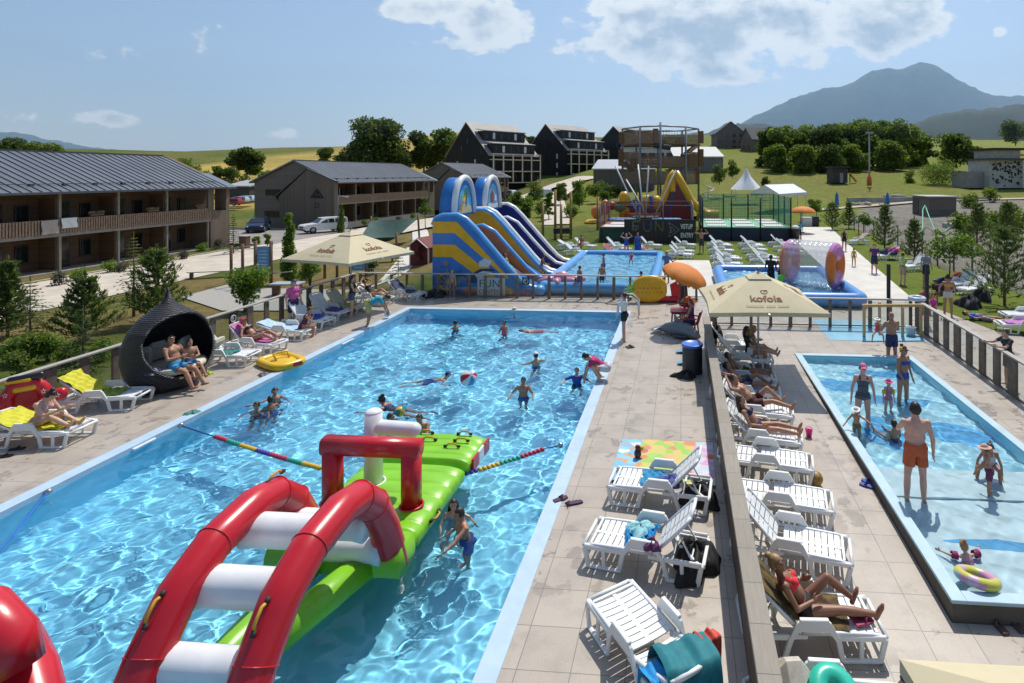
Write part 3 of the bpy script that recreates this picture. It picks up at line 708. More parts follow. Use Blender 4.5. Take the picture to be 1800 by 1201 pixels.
# --- trees between the lido and the chalets (low ground)
def low(x,y): return gp(P(x,y,-1.5))
plant('pine_tree',pine(3.6,1.5,11),'tall thin young pine on the lawn at the frame edge, beyond the red ring','tree',low(14,592))
plant('spruce_tree',spruce(2.9,2.3,12,LF_PINE,.17,.8,.18),'airy green spruce on the dry lawn beside the tall thin pine','tree',low(53,606))
plant('pine_tree',pine(3.0,2.2,13),'broad young pine with candle tips above the conical spruce','tree',low(150,600))
plant('spruce_tree',spruce(2.6,1.5,14,LF_SPR,.15,1.3,.03),'dense dark conical spruce close behind the fence, left of the wicker nest','tree',low(146,655))
plant('pine_tree',pine(3.8,2.7,15,LF_PINE,10),'bushy young pine right behind the black wicker nest','tree',low(276,566))
plant('larch_tree',spruce(4.3,1.9,16,LF_LAR,.16,.45,.12),'slim pale yellow-green conifer beside the bushy pine','tree',low(235,556))
plant('shrub',shrub(2.7,2.3,2600,.16,17,LF_LIME),'big bright green bush on the edge of the gravel play area','shrub',low(430,548))
plant('columnar_tree',shrub(5.3,1.5,3600,.17,18,LF_LIME,True),'tall slender light green tree between the play frames','tree',low(508,498))
plant('shrub',shrub(2.3,1.5,1400,.15,19,LF_LIME),'leafy light green bush at the foot of the slender tree','shrub',low(545,505))
for i,(x,y,s) in enumerate(((15,638,.8),(50,640,.9),(85,634,.8),(120,640,.7),(185,632,.7),(35,660,.7))):
    plant('shrub',shrub(1.3,1.5,900,.13,30+i,LF_WOOD if i%2 else LF_LIME),'low green bush in the planting bed behind the left fence, %s'%('at the frame edge','under the airy spruce','beside the airy spruce','left of the conical spruce','right of the conical spruce','nearest the red ring')[i],'shrub',low(x,y),s,None,'bushes in the bed behind the left fence')
plant('spruce_tree',spruce(1.9,1.3,40,LF_SPR,.15,1.2,.03),'small dark spruce on the grass below the cream parasol, beside the red shed','tree',gp(P(700,480,-.8)))
plant('shrub',shrub(1.4,1.0,700,.14,41,LF_WOOD),'small round green bush on the grass left of the small dark spruce','shrub',gp(P(655,478,-1.1)))
plant('red_shrub',shrub(1.7,1.2,420,.12,42,LF_RED),'sparse dark-red leaved shrub in front of the red shed','shrub',gp(P(742,462,-.8)))
plant('young_tree',broadleaf(4.2,1.5,.05,7,700,.18,43,LF_MAPLE),'thin young tree beside the road in front of the weathered chalet','tree',gp(P(748,408,-1)))
plant('columnar_tree',shrub(4.2,1.3,1500,.2,44,LF_WOOD,True),'dark green column-shaped tree at the corner beside the white pickup','tree',gp(P(600,408,-1.4)))
plant('spruce_tree',spruce(3.6,1.5,45,LF_SPR,.2,.7),'thin dark spruce at the end of the long chalet','tree',gp(P(410,445,-1.45)))
for i,(x,y) in enumerate(((450,436),(470,432))): plant('shrub',shrub(1.5,.8,500,.17,47+i,LF_WOOD),('upright dark bush','slim upright bush')[i]+' on the paved verge right of the brown litter bin'[0:99],'shrub',gp(P(x,y,-1.45)))
for i,(x,y,l) in enumerate(((355,440,LF_LIME),(385,436,LF_LAV),(195,478,LF_LIME),(215,476,LF_LAV),(105,500,LF_LAV),(320,455,LF_LAV),(140,492,LF_LIME),(255,468,LF_LIME),(640,396,LF_WOOD),(660,392,LF_LIME),(700,388,LF_LAV),(725,384,LF_WOOD))):
    k='grey lavender cushion' if l is LF_LAV else 'low green border bush'
    plant('border_shrub',shrub(.9,1.3,420,.13,60+i,l),'%s along %s, %s'%(k,'the long brown chalet' if i<8 else 'the weathered chalet',('by its end corner','second from its end corner','by the middle posts','right of the bush at the middle posts','towards the frame edge','before the last bay','in the bay towards the frame edge','before the third bay','nearest the pickup','second from the pickup','before the middle bay','at the far bay')[i]),'shrub',gp(P(x,y,-1.45)),1,None,'border plants along the chalets')
# --- big trees and hedges behind the chalets
def big(x,y0,y1,w,t,seed,lm,label,n=3800,nl=22,low_=.16,cat='tree',name='broadleaf_tree'):
    ht=(y0-y1)*t/F; wd=w*t/F; p=D(x,t); z=EYE-(y0-HY)*t/F; m=broadleaf(ht,wd,.022*ht,nl,int(n*1.5),max(.22,min(t*.0052,ht*.075)),seed,lm,BARK,low_)
    return plant(name,m,label,cat,(p.x,p.y,z))
big(662,300,210,112,165,101,LF_OAK,'large rounded oak standing alone on the ridge behind the weathered chalet',8000,44,.06)
big(432,318,258,54,150,102,LF_OAK,'rounded dark tree in the wheat field between the two chalets',3200)
big(745,300,232,62,172,103,LF_OAK,'dark bushy tree right of the large oak',3600)
big(785,300,224,66,176,104,LF_WOOD,'tall leafy tree against the gable of the first black house',3800)
big(705,305,260,64,168,105,LF_OAK,'lower dark tree at the foot of the large oak',3000)
big(574,295,260,34,160,106,LF_OAK,'small bush-like tree left of the large oak',1500)
big(604,298,265,40,160,107,LF_OAK,'low dark shrub-like tree between the bush and the large oak',1500)
big(325,318,277,50,128,108,LF_WOOD,'rounded bush showing above the end of the long roof',2000)
big(30,300,244,70,190,109,LF_OAK,'dark tree above the long roof at the frame edge',3000)
big(75,300,250,60,190,110,LF_WOOD,'lighter tree above the long roof, beside the dark one',2600)
big(925,290,231,36,180,111,LF_OAK,'tree squeezed between the first and second black houses',1800)
for i,(x,w,y1) in enumerate(((385,40,288),(410,44,292),(470,40,300),(355,46,300))): big(x,330,y1,w,140,115+i,LF_OAK,'dark hedge tree below the wheat field, %s'%('nearest the lone dark tree','under the lone dark tree','against the weathered gable','nearest the long roof')[i],1500,12,.05)
# --- the wood on the right
WOOD=[(1352,300,222,60,168),(1385,306,218,70,160),(1418,306,226,66,165),(1450,306,224,70,158),(1480,304,220,62,168),(1512,302,214,76,165),(1545,300,216,66,172),(1578,300,213,74,168),(1606,296,215,60,175),(1625,294,248,46,178),(1366,310,262,54,150),(1410,312,258,56,148),(1455,314,262,60,150),(1500,312,256,50,152),(1560,308,250,60,155)]
wood_p=['at the edge beside the brick houses','second from the brick houses','third from the brick houses','behind the sandy clearing','left of the light mast','above the wooden hut','behind the top of the light mast','just right of the light mast','last tall one before the gap','low one closing the wood','small front one below the brick houses','small front one by the sandy clearing','bushy front one left of the hut','bushy one behind the hut','bushy one behind the orange slide']
for i,(x,y0,y1,w,t) in enumerate(WOOD): big(x,y0,y1-5,w*1.05,t,130+i,LF_WOOD if i%3 else LF_OAK,'leafy tree of the wood, '+wood_p[i],3600 if i<10 else 2400,26,.12)['group']='trees of the wood on the right'
big(1682,294,237,76,150,160,LF_OAK,'round dark tree on the meadow left of the climbing wall',3800)
big(1720,300,262,50,146,161,LF_OAK,'low dark tree touching the climbing wall',1800)
big(1650,318,286,80,120,162,LF_WOOD,'wide low bush on the slope below the round dark tree',2400,20,.02,'shrub','shrub')
big(1785,255,213,52,230,163,LF_OAK,'dark tree on the far field at the frame edge',2000)
big(1600,322,296,30,125,164,LF_WOOD,'small bush on the slope right of the light mast',900,10,.02,'shrub','shrub')
# --- saplings in front of the black houses and round the tower
for i,(x,y0,y1,w,t,lm) in enumerate(((870,350,326,26,85,LF_WOOD),(908,372,334,26,70,LF_WOOD),(940,352,318,34,88,LF_WOOD),(985,356,318,24,85,LF_WOOD),(1018,362,314,36,80,LF_LIME),(1050,345,316,36,95,LF_WOOD),(1072,352,320,28,92,LF_OAK),(965,384,334,18,68,LF_WOOD),(892,385,344,20,64,LF_WOOD),(1265,322,288,34,105,LF_OAK),(1288,312,280,26,110,LF_WOOD),(1345,328,310,16,100,LF_WOOD),(925,392,354,24,60,LF_WOOD))):
    big(x,y0,y1,w,t,170+i,lm,('dark sapling left of the parked white car','bushy dark sapling above the slide','light sapling before the first black house','feathery sapling on the path bend','bright green young tree before the second black house','dark bushy tree under the low grey hall','dark bushy tree beside the rope tower','slim dark sapling by the yellow poles','loose sapling above the second arch of the slide','dark tree right of the rope tower','small tree on the meadow right of the rope tower','little tree behind the white marquee','low dark sapling behind the slide top')[i],1100,18,.10,'tree','young_tree')
# --- right-hand side planting
for i,(x,y,hh,ww,kind,lab) in enumerate(((1463,404,3.3,2.9,'p','loose young pine by the far end of the grey path'),(1492,402,3.3,2.2,'p','young pine second along the wire fence from the far end'),(1521,412,2.6,1.7,'b','young leafy tree with twin stakes by the wire fence'),(1555,440,4.0,2.6,'p','tall young pine behind the purple-shirted visitor'),(1607,458,3.2,2.3,'p','young pine above the green-shirted visitor'),(1668,500,3.0,2.5,'b','young broad-leaved tree on the grass strip by the wire fence'),(1766,538,4.0,3.6,'p','large young pine at the edge of the gravel, nearest the frame edge'),(1718,442,4.2,3.0,'p','dense young pine beside the green hose'),(1770,428,4.0,3.0,'p','young pine on the weedy bank by the frame edge'),(1435,392,2.9,2.0,'b','young tree right of the far orange parasol'))):
    p=gp(P(x,y,0)); plant('pine_tree' if kind=='p' else 'young_tree',pine(hh*.92,ww*.8,200+i,LF_PINE,8,.24) if kind=='p' else broadleaf(hh,ww,.04,9,800,.2,200+i,LF_MAPLE,BARK,.42),lab,'tree',p)
for i,(x,y) in enumerate(((1700,372),(1740,365),(1775,385),(1725,395),(1785,405),(1690,408),(1750,402),(1560,330),(1620,335))):
    plant('weed_bush',shrub(2.2,3.4,700,.3,230+i,LF_WOOD),'overgrown weed bush on the bank right of the wooden container, %s'%('top left','top middle','at the frame edge','beside the container wall','low at the frame edge','in front of the container','middle front','on the meadow below the mast','on the meadow edge below the wood')[i] if i<7 else ('low weed bush on the meadow below the light mast','low weed bush on the meadow edge left of the climbing wall')[i-7],'shrub',gp(P(x,y,.6)))
for i,(x,y,t) in enumerate(((880,352,88),(905,345,95),(930,358,80),(955,368,74),(990,348,92),(1005,372,70),(1035,340,100),(1062,350,88),(915,378,66),(1085,345,94))):
    p=gp(D(x,t)); plant('shrub',shrub(2.0,2.6,700,.26,300+i,(LF_WOOD,LF_OAK,LF_LIME)[i%3]),'bush on the bank below the black houses, '+('farthest left, by the white car','by the bend of the hill road','above the slide','left of the pale parked car','below the middle house','beside the yellow swing posts','under the low grey hall','left of the bungee masts','nearest the slide top','at the foot of the rope tower')[i],'shrub',p)
# ------------------------------------------------------------------ far hills and mountain
def ridge(name,prof,t,depth,base,m,rough,seed,kind='structure',nd=14):
    b=MB(); xs=[p[0] for p in prof]; ys=[p[1] for p in prof]; n=150
    def fn(u,v):
        x=xs[0]+(xs[-1]-xs[0])*u; y=np.interp(x,xs,ys); tt=t+depth*(v-.55)
        prof_=math.sin(PI*min(1,max(0,v*.92+.04)))**.8 if v<.55 else math.cos((v-.55)/.45*PI/2)
        top=EYE+(HY-y)*t/F; p=D(x,t); q=D(x,tt)
        nz=(float(vnoise(np.array(q.x),np.array(q.y),t*.035,seed))-.5)*rough*1.6*t/F+(float(vnoise(np.array(q.x),np.array(q.y),t*.008,seed+1))-.5)*rough*.7*t/F
        return (q.x,q.y,base+(top-base)*prof_+nz*min(1,4*prof_))
    b.sheet(fn,n,nd); o=b.build(name,m); tag(o,kind=kind); return o
t=NT('mountain forest'); c=t.coord('Object',.004); t.done(t.ramp(t.noise(c,5,8,.65),[(.35,(.035,.05,.02)),(.6,(.07,.085,.035))]),1.,0,0); MTN=t.m
MTN2=mat('dark fir slope',(.022,.036,.020),1.,.4,.02)
ridge('mountain',[(1180,300),(1240,262),(1330,204),(1390,177),(1450,162),(1500,149),(1530,128),(1575,125),(1600,119),(1625,117),(1650,124),(1690,146),(1740,168),(1810,176),(1900,205),(2050,250)],4200,1200,-60,MTN,5.5,3,'structure',24)
ridge('mountain',[(-350,300),(-200,250),(-60,232),(20,236),(60,240),(120,252),(200,264),(330,282)],4300,900,-60,MTN,4,6)
ridge('hills',[(1500,275),(1580,236),(1640,206),(1700,198),(1760,194),(1850,180),(2000,190)],1150,500,-20,MTN2,5,8,'structure',16)
ridge('hills',[(1130,262),(1200,248),(1260,232),(1300,220),(1340,222),(1420,240),(1560,262)],1350,600,-20,MTN2,5,9,'structure',16)
b=MB(); g=np.random.default_rng(5)
def fir(b,p,h,w): 
    for k in range(3):
        z0=h*(.1+.28*k); z1=min(h,z0+h*.5); r=w*(1-.28*k)/2; n=6; vs=[p+Vector((r*math.cos(6.283*j/n+k),r*math.sin(6.283*j/n+k),z0+g.normal()*.03*h)) for j in range(n)]+[p+Vector((0,0,z1))]
        b.add(vs,[(j,(j+1)%n,n) for j in range(n)],0,False)
for x0,x1,prof,t0,t1,n in ((1505,2000,[(1500,272),(1580,236),(1640,210),(1700,202),(1760,198),(1850,184),(2000,190)],1060,1150,420),(1195,1330,[(1195,252),(1260,238),(1300,226),(1335,228)],1250,1340,200),(1160,1260,[(1150,262),(1260,250)],560,620,90)):
    for _ in range(n):
        x=x0+(x1-x0)*g.random(); t_=t0+(t1-t0)*g.random()**.5; y=np.interp(x,[q[0] for q in prof],[q[1] for q in prof]); f=(t_-t0)/(t1-t0)
        z=EYE+(HY-y-12*(f-1)-3)*t_/F-(1-f)*26; fir(b,D(x,t_,z-8),13+9*g.random(),5+3*g.random())
tag(b.build('forest',leafmat('far fir',(.02,.035,.016),(.03,.045,.02),(.04,.06,.025))),kind='stuff')
# ------------------------------------------------------------------ buildings
def G(x,y,t0=30,t1=500):            # where the sight line of a surveyed pixel meets the land
    t=t0
    while t<t1:
        p=D(x,t,EYE-(y-HY)*t/F)
        if p.z<=H1(p.x,p.y): return Vector((p.x,p.y,H1(p.x,p.y)))
        t+=.5
    return gp(D(x,t1))
def depth(p): return -SA*p.x+CA*p.y
WOODV=planks('weathered boards upright',(.17,.125,.09),(.28,.215,.16),.13,1,.85,.07,(3,3,.4))
WOODVX=planks('weathered boards upright gable',(.18,.14,.105),(.28,.225,.175),.13,0,.85,.07,(3,3,.4))
WOODH=planks('weathered boards level',(.22,.18,.145),(.30,.255,.21),.16,2,.85,.07,(.4,.4,4))
WARM=planks('warm larch boards',(.125,.066,.034),(.20,.11,.055),.14,2,.7,.05,(.4,.4,4))
POST=mat('grey post wood',(.27,.225,.18),.8,.2,3,.3,30)
SLAT=mat('railing slat wood',(.30,.20,.135),.8,.35,7,.3,30)
GLASSD=mat('dark window glass',(.012,.015,.018),.12,0,spec=.5)
CURT=mat('pale curtain',(.45,.44,.42),.8,.2,6)
FRM=mat('dark window frame',(.03,.03,.032),.5,.1)
t=NT('seam metal roof'); c=t.coord(); nz=t.noise(c,.5,3); t.done(t.ramp(nz,[(.3,(.16,.175,.20)),(.7,(.20,.215,.24))]),.36,.75); ROOFM=t.m
SEAM=mat('roof seam',(.10,.11,.125),.4,.1,metal=.5)
def window(parent,c,w,h,M,curtain=True):       # M: frame with x along wall, y outward
    b=MB(); b.box((0,0,0),(w,.08,h),0,.01); o=b.build('window',FRM,parent); o.matrix_local=Matrix.Translation(c)@M.to_4x4()
    g=MB(); g.box((0,.045,0),(w-.16,.02,h-.16)); g.build('pane',GLASSD,o)
    if curtain:
        k=MB(); k.box((-w*.28,.059,0),(w*.3,.006,h-.2)); k.build('curtain',CURT,o)
def chalet(label,loc,rz,L,W,eave,ridge,bays,gable_near=True,logo=False,screen=3.0,detail=True):
    t=thing('wooden_chalet',label,'house',loc,rz); ov=.55; bd=1.9
    WX=Matrix(((0,1,0),(-1,0,0),(0,0,1))).transposed()
    Mf=Matrix((( 0,1,0),(1,0,0),(0,0,1))).transposed()            # facade: x along +Y, y outward +X
    # body
    sl=(ridge-eave)/(W/2)
    b=MB(); poly=[(-W,-.8),(-bd,-.8),(-bd,eave-.05+.0),(-bd,eave+sl*bd-.12),(-W/2,ridge-.12),(-W,eave-.12)]
    b.prism(poly,lambda a,z,d:(a,d,z),.0,L,0); b.build('wall',[WARM if not gable_near else WOODH],t)
    if gable_near:
        f=MB(); f.box((-bd+.012,L/2,eave/2),(.02,L-.02,eave-.05)); f.build('facade_wall',WARM,t)
    # floors and posts
    b=MB(); b.box((-bd/2,L/2,-.38),(bd,L-.02,.8),0); b.build('terrace',mat('terrace boards',(.30,.26,.22),.85,.2,3),t)
    b=MB(); b.box((-bd/2+.0,L/2,2.72),(bd,L-.3,.24),0); b.build('balcony_floor',mat('balcony edge',(.27,.24,.21),.8,.2,3),t)
    b=MB(); y=.2
    while y<L-screen+.3: b.box((.03,y,3.36),(.03,.125,1.08)); y+=.19
    b.box((-.02,L/2-screen/2,3.86),(.06,L-screen,.05)); b.box((-.02,L/2-screen/2,2.98),(.05,L-screen,.05)); b.build('balcony_railing',SLAT,t)
    for i in range(bays+1):
        y=.25+(L-screen-.2)*i/bays
        b=MB(); b.box((-.12,y,eave/2-.1),(.16,.16,eave-.05),0,.01); b.build('post',POST,t)
    for i in range(1,bays):
        y=.25+(L-screen-.2)*i/bays
        for z in (1.3,4.1):
            b=MB(); b.box((-bd/2-.15,y,z+.05),(bd-.5,.1,2.5)); b.build('party_wall',WARM,t)
    g=random.Random(L)
    for i in range(bays):
        y0=.25+(L-screen-.2)*i/bays; bw=(L-screen-.2)/bays
        for z in(1.12,4.05):
            window(t,Vector((-bd+.05,y0+bw*.30,z)),1.7,2.15,Mf,g.random()<.75); window(t,Vector((-bd+.05,y0+bw*.76,z+.25)),.85,1.35,Mf,g.random()<.4)
    # end screens of upright boards
    b=MB(); b.box((-1.6,L-screen/2+.1,1.6),(3.24,screen-.3,4.0)); 
    b.prism([(0.03,3.62),(0.03,eave-.1),(-1.2,eave-.1),(-1.2,3.62)],lambda a,z,d:(a,d,z),L-.5,L-.08,0)
    b.box((.0,L-screen+.25,4.8),(.1,.7,2.5))
    b.build('end_screen',WOODV,t)
    # roof
    b=MB(); th=.16
    def side(sg,y0,y1,xo,mi=0):
        xr=-W/2; xe=ov if sg>0 else -W-ov; ze=eave-sl*ov+.0
        vs=[(xr,y0,ridge),(xe,y0,ze),(xe,y1,ze),(xr,y1,ridge)]
        b.add(vs+[(x,y,z-th) for x,y,z in vs],[(0,1,2,3),(7,6,5,4),(0,4,5,1),(1,5,6,2),(2,6,7,3),(3,7,4,0)],0,False)
        n=int((y1-y0)/.62)
        for k in range(n+1):
            y=y0+.05+(y1-y0-.1)*k/n; b.beam((xr,y,ridge+.03),(xe,y,ze+.03),.045,.06,1)
        if sg>0:
            q=.86; b.beam((xr+(xe-xr)*q,y0+.2,ridge+(ze-ridge)*q+.12),(xr+(xe-xr)*q,y1-.2,ridge+(ze-ridge)*q+.12),.05,.05,1)
            for k in range(int((y1-y0)/2.2)): b.box((xr+(xe-xr)*q,y0+1+2.2*k,ridge+(ze-ridge)*q+.08),(.2,.3,.14),1)
            b.beam((xe+.06,y0,ze-.1),(xe+.06,y1,ze-.1),.14,.14,1)
    e1=L-screen*.35
    side(1,-.35,e1,0); side(-1,-.35,e1,0); b.beam((-W/2,-.35,ridge+.03),(-W/2,e1,ridge+.03),.25,.1,1)
    # lower roof over the end screen
    z0=eave+sl*2.6; b.add([(-2.6,e1,z0-.02),(ov,e1,eave-sl*ov-.02),(ov,L+.3,eave-sl*ov-.02),(-2.6,L+.3,z0-.02),(-2.6,e1,z0-.2),(ov,e1,eave-sl*ov-.2),(ov,L+.3,eave-sl*ov-.2),(-2.6,L+.3,z0-.2)],[(0,1,2,3),(7,6,5,4),(1,5,6,2),(2,6,7,3),(3,7,4,0)],0,False)
    b.build('roof',[ROOFM,SEAM],t)
    if gable_near:
        Mg=Matrix(((1,0,0),(0,-1,0),(0,0,1))).transposed()
        for (x,z,w) in ((-W+2.9,4.3,2.3),(-W+2.9,1.3,2.5)): window(t,Vector((x,-.04,z)),w,.85,Mg,False)
        b=MB(); b.prism([(.1,-.8),(.1,eave-.1),(-4.0,eave+1.5),(-8.2,3.9),(-8.2,-.8)],lambda a,z,d:(a,d,z),-.55,-.02,0); b.build('gable_screen',WOODVX,t)
        b=MB(); b.beam((.35,-.32,eave-.08),(-4.05,-.32,eave+1.66),.1,.62,0,up=(0,1,0)); b.beam((-4.05,-.32,eave+1.64),(-8.9,-.32,3.72),.1,.62,0,up=(0,1,0)); b.beam((-8.9,-.32,3.72),(-8.7,-.32,3.3),.1,.3,0,up=(0,1,0)); b.build('screen_coping',SEAM,t)
        if logo:
            k=mat('painted sign black',(.012,.012,.012),.6,0); b=MB()
            b.prism([(-3.6,3.55),(-2.5,4.95),(-1.4,3.55)],lambda a,z,d:(a,d,z),-.575,-.553,0)
            b.build('logo',k,t); b=MB(); w_=mat('sign pale line',(.25,.22,.19),.7,0)
            b.beam((-3.0,-.58,3.7),(-2.65,-.58,4.2),.1,.012); b.beam((-2.65,-.58,4.2),(-2.4,-.58,3.8),.1,.012); b.beam((-2.4,-.58,3.8),(-2.15,-.58,4.15),.1,.012); b.beam((-2.15,-.58,4.15),(-1.9,-.58,3.75),.1,.012); b.build('logo_peaks',w_,t)
            text('letter','D',1.0,k,t,Vector((-2.88,-.56,2.25)),Matrix.Rotation(PI/2,3,'X'))
    return t
def text(name,s,size,m,parent=None,loc=None,rot=None,ext=.006,bold=False,space=1.,align='LEFT',shear=0.):
    c=bpy.data.curves.new(name,'FONT'); c.body=s; c.size=size; c.extrude=ext; c.space_character=space; c.align_x=align; c.shear=shear
    if bold: c.offset=.018*size
    o=bpy.data.objects.new(name,c); COL.objects.link(o); dg=bpy.context.evaluated_depsgraph_get()
    me=bpy.data.meshes.new_from_object(o.evaluated_get(dg)); bpy.data.objects.remove(o); me.materials.clear(); me.materials.append(m)
    o=bpy.data.objects.new(name,me); COL.objects.link(o)
    if parent is not None: o.parent=parent
    if loc is not None: o.matrix_local=Matrix.Translation(loc)@(rot.to_4x4() if rot else Matrix())
    return o
chA=chalet('long brown timber chalet with slatted balcony and ribbed metal roof, at the frame edge',(-46,20.5,-1.45),0,33.2,13,6.2,9.1,7,False,False,2.6)
chD=chalet('weathered timber chalet with a painted letter D on its gable, behind the pickup',(-46.9,72.8,-1.05),R(-4),26.4,12.6,5.95,8.75,6,True,True,2.4)
p=D(826,112); chE=chalet('smaller weathered timber chalet directly behind the blue and yellow slide',(p.x,p.y,-.75),R(-9),17,12.4,6.1,8.9,4,True,False,2.2)
# things hanging on the long balcony
def drape(label,y,z0,w,h,m,name='towel',X=-45.9):
    b=MB(); b.sheet(lambda u,v:(X+.05+.03*math.sin(9*u+4*v)-(.16 if v>.93 else 0),y+(u-.5)*w+.03*math.sin(7*v),z0-h+h*min(v,.93)/.93+.0),8,14); o=b.build(name,m); tag(o,label,'towel'); return o
drape('white towel hung over the long balcony railing',38.6,2.5,1.1,.75,cloth('white towel',(.75,.74,.72)))
drape('pale patterned towel hung low on the long balcony beside the white towel',37.3,2.42,1.1,1.0,cloth('beige towel',(.42,.36,.32)))
for i,(y,l) in enumerate(((33.5,'nearest the frame edge'),(40.6,'right of the white towel'),(45.3,'in the third bay from the end'),(50.2,'by the end screen'))):
    t=thing('flower_box','flower box with pink flowers on the long balcony, '+l,'flower box',(-45.92,y,2.52)); b=MB(); b.box((0,0,.08),(.2,1.0,.16),0,.01); b.build('trough',mat('flower trough',(.12,.07,.04),.8),t)
    f=MB(); lobes(f,[((0,q*.16,.26),(.12,.14,.12)) for q in range(-3,4)],260,.08,i+3); f.build('flowers',leafmat('petal',(.05,.09,.02),(.45,.30,.33),(.62,.55,.55)),t)
# red shed, house and cars at the back
p=gp(P(737,455,-.5)); t=thing('garden_shed','small dark red garden shed with white trim beside the big slide','shed',(p.x,p.y,p.z),R(-14))
b=MB(); b.prism([(-.85,-.2),(.85,-.2),(.85,1.45),(0,2.0),(-.85,1.45)],lambda a,z,d:(a,d,z),0,2.2); b.build('wall',planks('red boards',(.16,.018,.02),(.22,.03,.03),.12,0),t)
b=MB(); b.beam((-1.0,1.1,1.36),(0.02,1.1,2.07),*(.06,2.6),0,up=(0,1,0)); b.beam((1.0,1.1,1.36),(-.02,1.1,2.07),.06,2.6,0,up=(0,1,0)); b.build('roof',mat('red roof felt',(.20,.07,.06),.9),t)
b=MB(); 
for s in(-1,1): b.box((s*.83,-.02,.7),(.09,.06,1.5)); b.beam((s*.95,-.24,1.36),(0,-.24,2.02),.05,.09,0,up=(0,1,0))
b.build('trim',mat('white trim',(.7,.7,.68),.6),t)
# ---- black gabled houses
BLK=planks('black boards',(.010,.011,.014),(.022,.023,.027),.16,0,.8,.06,(3,3,.4)); BLKF=mat('black front',(.016,.017,.02),.7,.2,3)
t=NT('zinc roof'); c=t.coord(); sp=t.new('ShaderNodeSeparateXYZ'); t.ln(c,sp.inputs[0]); fr=t.math('FRACT',t.math('MULTIPLY',sp.outputs[1],1.6)); g_=t.math('LESS_THAN',fr,.08)
col=t.mix(g_,t.ramp(t.noise(c,.4,3),[(.3,(.27,.25,.235)),(.7,(.34,.315,.30))]),(.17,.16,.15)); ZINC=t.done(col,.6,0,.3)
LARCH=mat('pale larch frame',(.74,.60,.44),.7,.15,4); WPANE=mat('white blind',(.6,.62,.65),.5,.1,3)
def blackhouse(label,px,t0,py,W,L,eave,ridge,rz,wins,frame=True):
    p=D(px,t0,EYE-(py-HY)*t0/F); t=thing('black_gabled_house',label,'house',p,R(rz)); bs=-6
    b=MB(); b.prism([(-W,bs),(0,bs),(0,eave),(-W/2,ridge-.2),(-W,eave)],lambda a,z,d:(a,d,z),0,L); b.build('wall',BLK,t)
    sl=(ridge-eave)/(W/2); b=MB()
    for sg in(1,-1):
        xe=.4 if sg>0 else -W-.4; ze=eave-sl*.4
        v=[(-W/2,-.35,ridge),(xe,-.35,ze),(xe,L+.35,ze),(-W/2,L+.35,ridge)]; b.add(v+[(x,y,z-.25) for x,y,z in v],[(0,1,2,3),(7,6,5,4),(0,4,5,1),(1,5,6,2),(2,6,7,3),(3,7,4,0)],0,False)
    b.build('roof',ZINC,t)
    Mf=Matrix((( 0,1,0),(1,0,0),(0,0,1))).transposed()
    for zz,hh,ins in ((eave+.1,2.5,1.0),(eave+(ridge-eave)*.43,2.4,1.0)):
        xf_=-(zz-eave)/sl+.35; xb=xf_-2.6
        d=MB(); d.box(((xf_+xb)/2,L/2,zz+hh/2),(xf_-xb,L-2*ins,hh)); d.add([(xf_+.3,ins-.3,zz+hh-.02),(xf_+.3,L-ins+.3,zz+hh-.02),(xb-.5,L-ins+.3,zz+hh+.5),(xb-.5,ins-.3,zz+hh+.5),(xf_+.3,ins-.3,zz+hh+.14),(xf_+.3,L-ins+.3,zz+hh+.14),(xb-.5,L-ins+.3,zz+hh+.66),(xb-.5,ins-.3,zz+hh+.66)],[(3,2,1,0),(4,5,6,7),(0,1,5,4),(1,2,6,5),(2,3,7,6),(3,0,4,7)],1,False)
        d.build('dormer',[BLKF,ZINC],t)
        n=6
        for k in range(n):
            q=MB(); q.box((0,0,0),(.75 if k%3 else .5,.05,1.7)); o=q.build('window',WPANE if k%3==1 else GLASSD,t); o.matrix_local=Matrix.Translation((xf_+.02,ins+.9+(L-2*ins-1.8)*k/(n-1),zz+1.15))@Mf.to_4x4()
    Mg=Matrix(((1,0,0),(0,-1,0),(0,0,1))).transposed()
    for x,z,w in wins:
        q=MB(); q.box((0,0,0),(w,.06,1.5)); o=q.build('window',WPANE if w>.5 else GLASSD,t); o.matrix_local=Matrix.Translation((x,-.02,z))@Mg.to_4x4()
    if frame:
        f=MB(); dd=1.6
        for k in range(6):
            y=.15+(L-.3)*k/5
            f.box((dd,y,(eave-.1)/2),(.26,.26,eave+.1))
        for z in(.05,eave*.4,eave*.8,eave-.05): f.box((dd+.01,L/2,z),(.24,L,.24))
        for z in(eave*.4,eave*.8,eave-.05):
            for k in (0,5): f.box((dd/2,.15+(L-.3)*k/5,z-.01),(dd,.2,.2))
        f.build('balcony_frame',LARCH,t)
        f=MB()
        for z in(.12,eave*.4): f.box((dd/2,L/2,z-.16),(dd-.1,L-.1,.14))
        f.build('balcony_floor',BLKF,t)
        for k in range(5):
            for z in(1.6,eave*.4+1.5):
                q=MB(); q.box((0,0,0),(1.5,.06,2.2)); o=q.build('window',GLASSD,t); o.matrix_local=Matrix.Translation((.03,.15+(L-.3)*(k+.5)/5,z))@Mf.to_4x4()
    return t
blackhouse('first black gabled house, nearest the weathered chalet, with pale larch balcony grid',860,142,322,20,15.5,7.5,16.2,-35.7,[(-14.5,5,.6),(-6.2,5.4,.6),(-11.3,1.5,.3),(-6,-.2,.5),(-3.5,8.2,.3),(-12.6,9.2,.35),(-9.8,11,.35)])
blackhouse('middle black gabled house with pale larch balcony grid, between the other two',997,167,306,19,16.5,7.5,15.6,-35.7,[(-4.5,5.4,.7),(-4.5,2.6,.7),(-4.5,-.3,.7),(-9.5,4.5,.35),(-8,9,.4),(-16.5,5.5,.6),(-12.6,1.8,.35)])
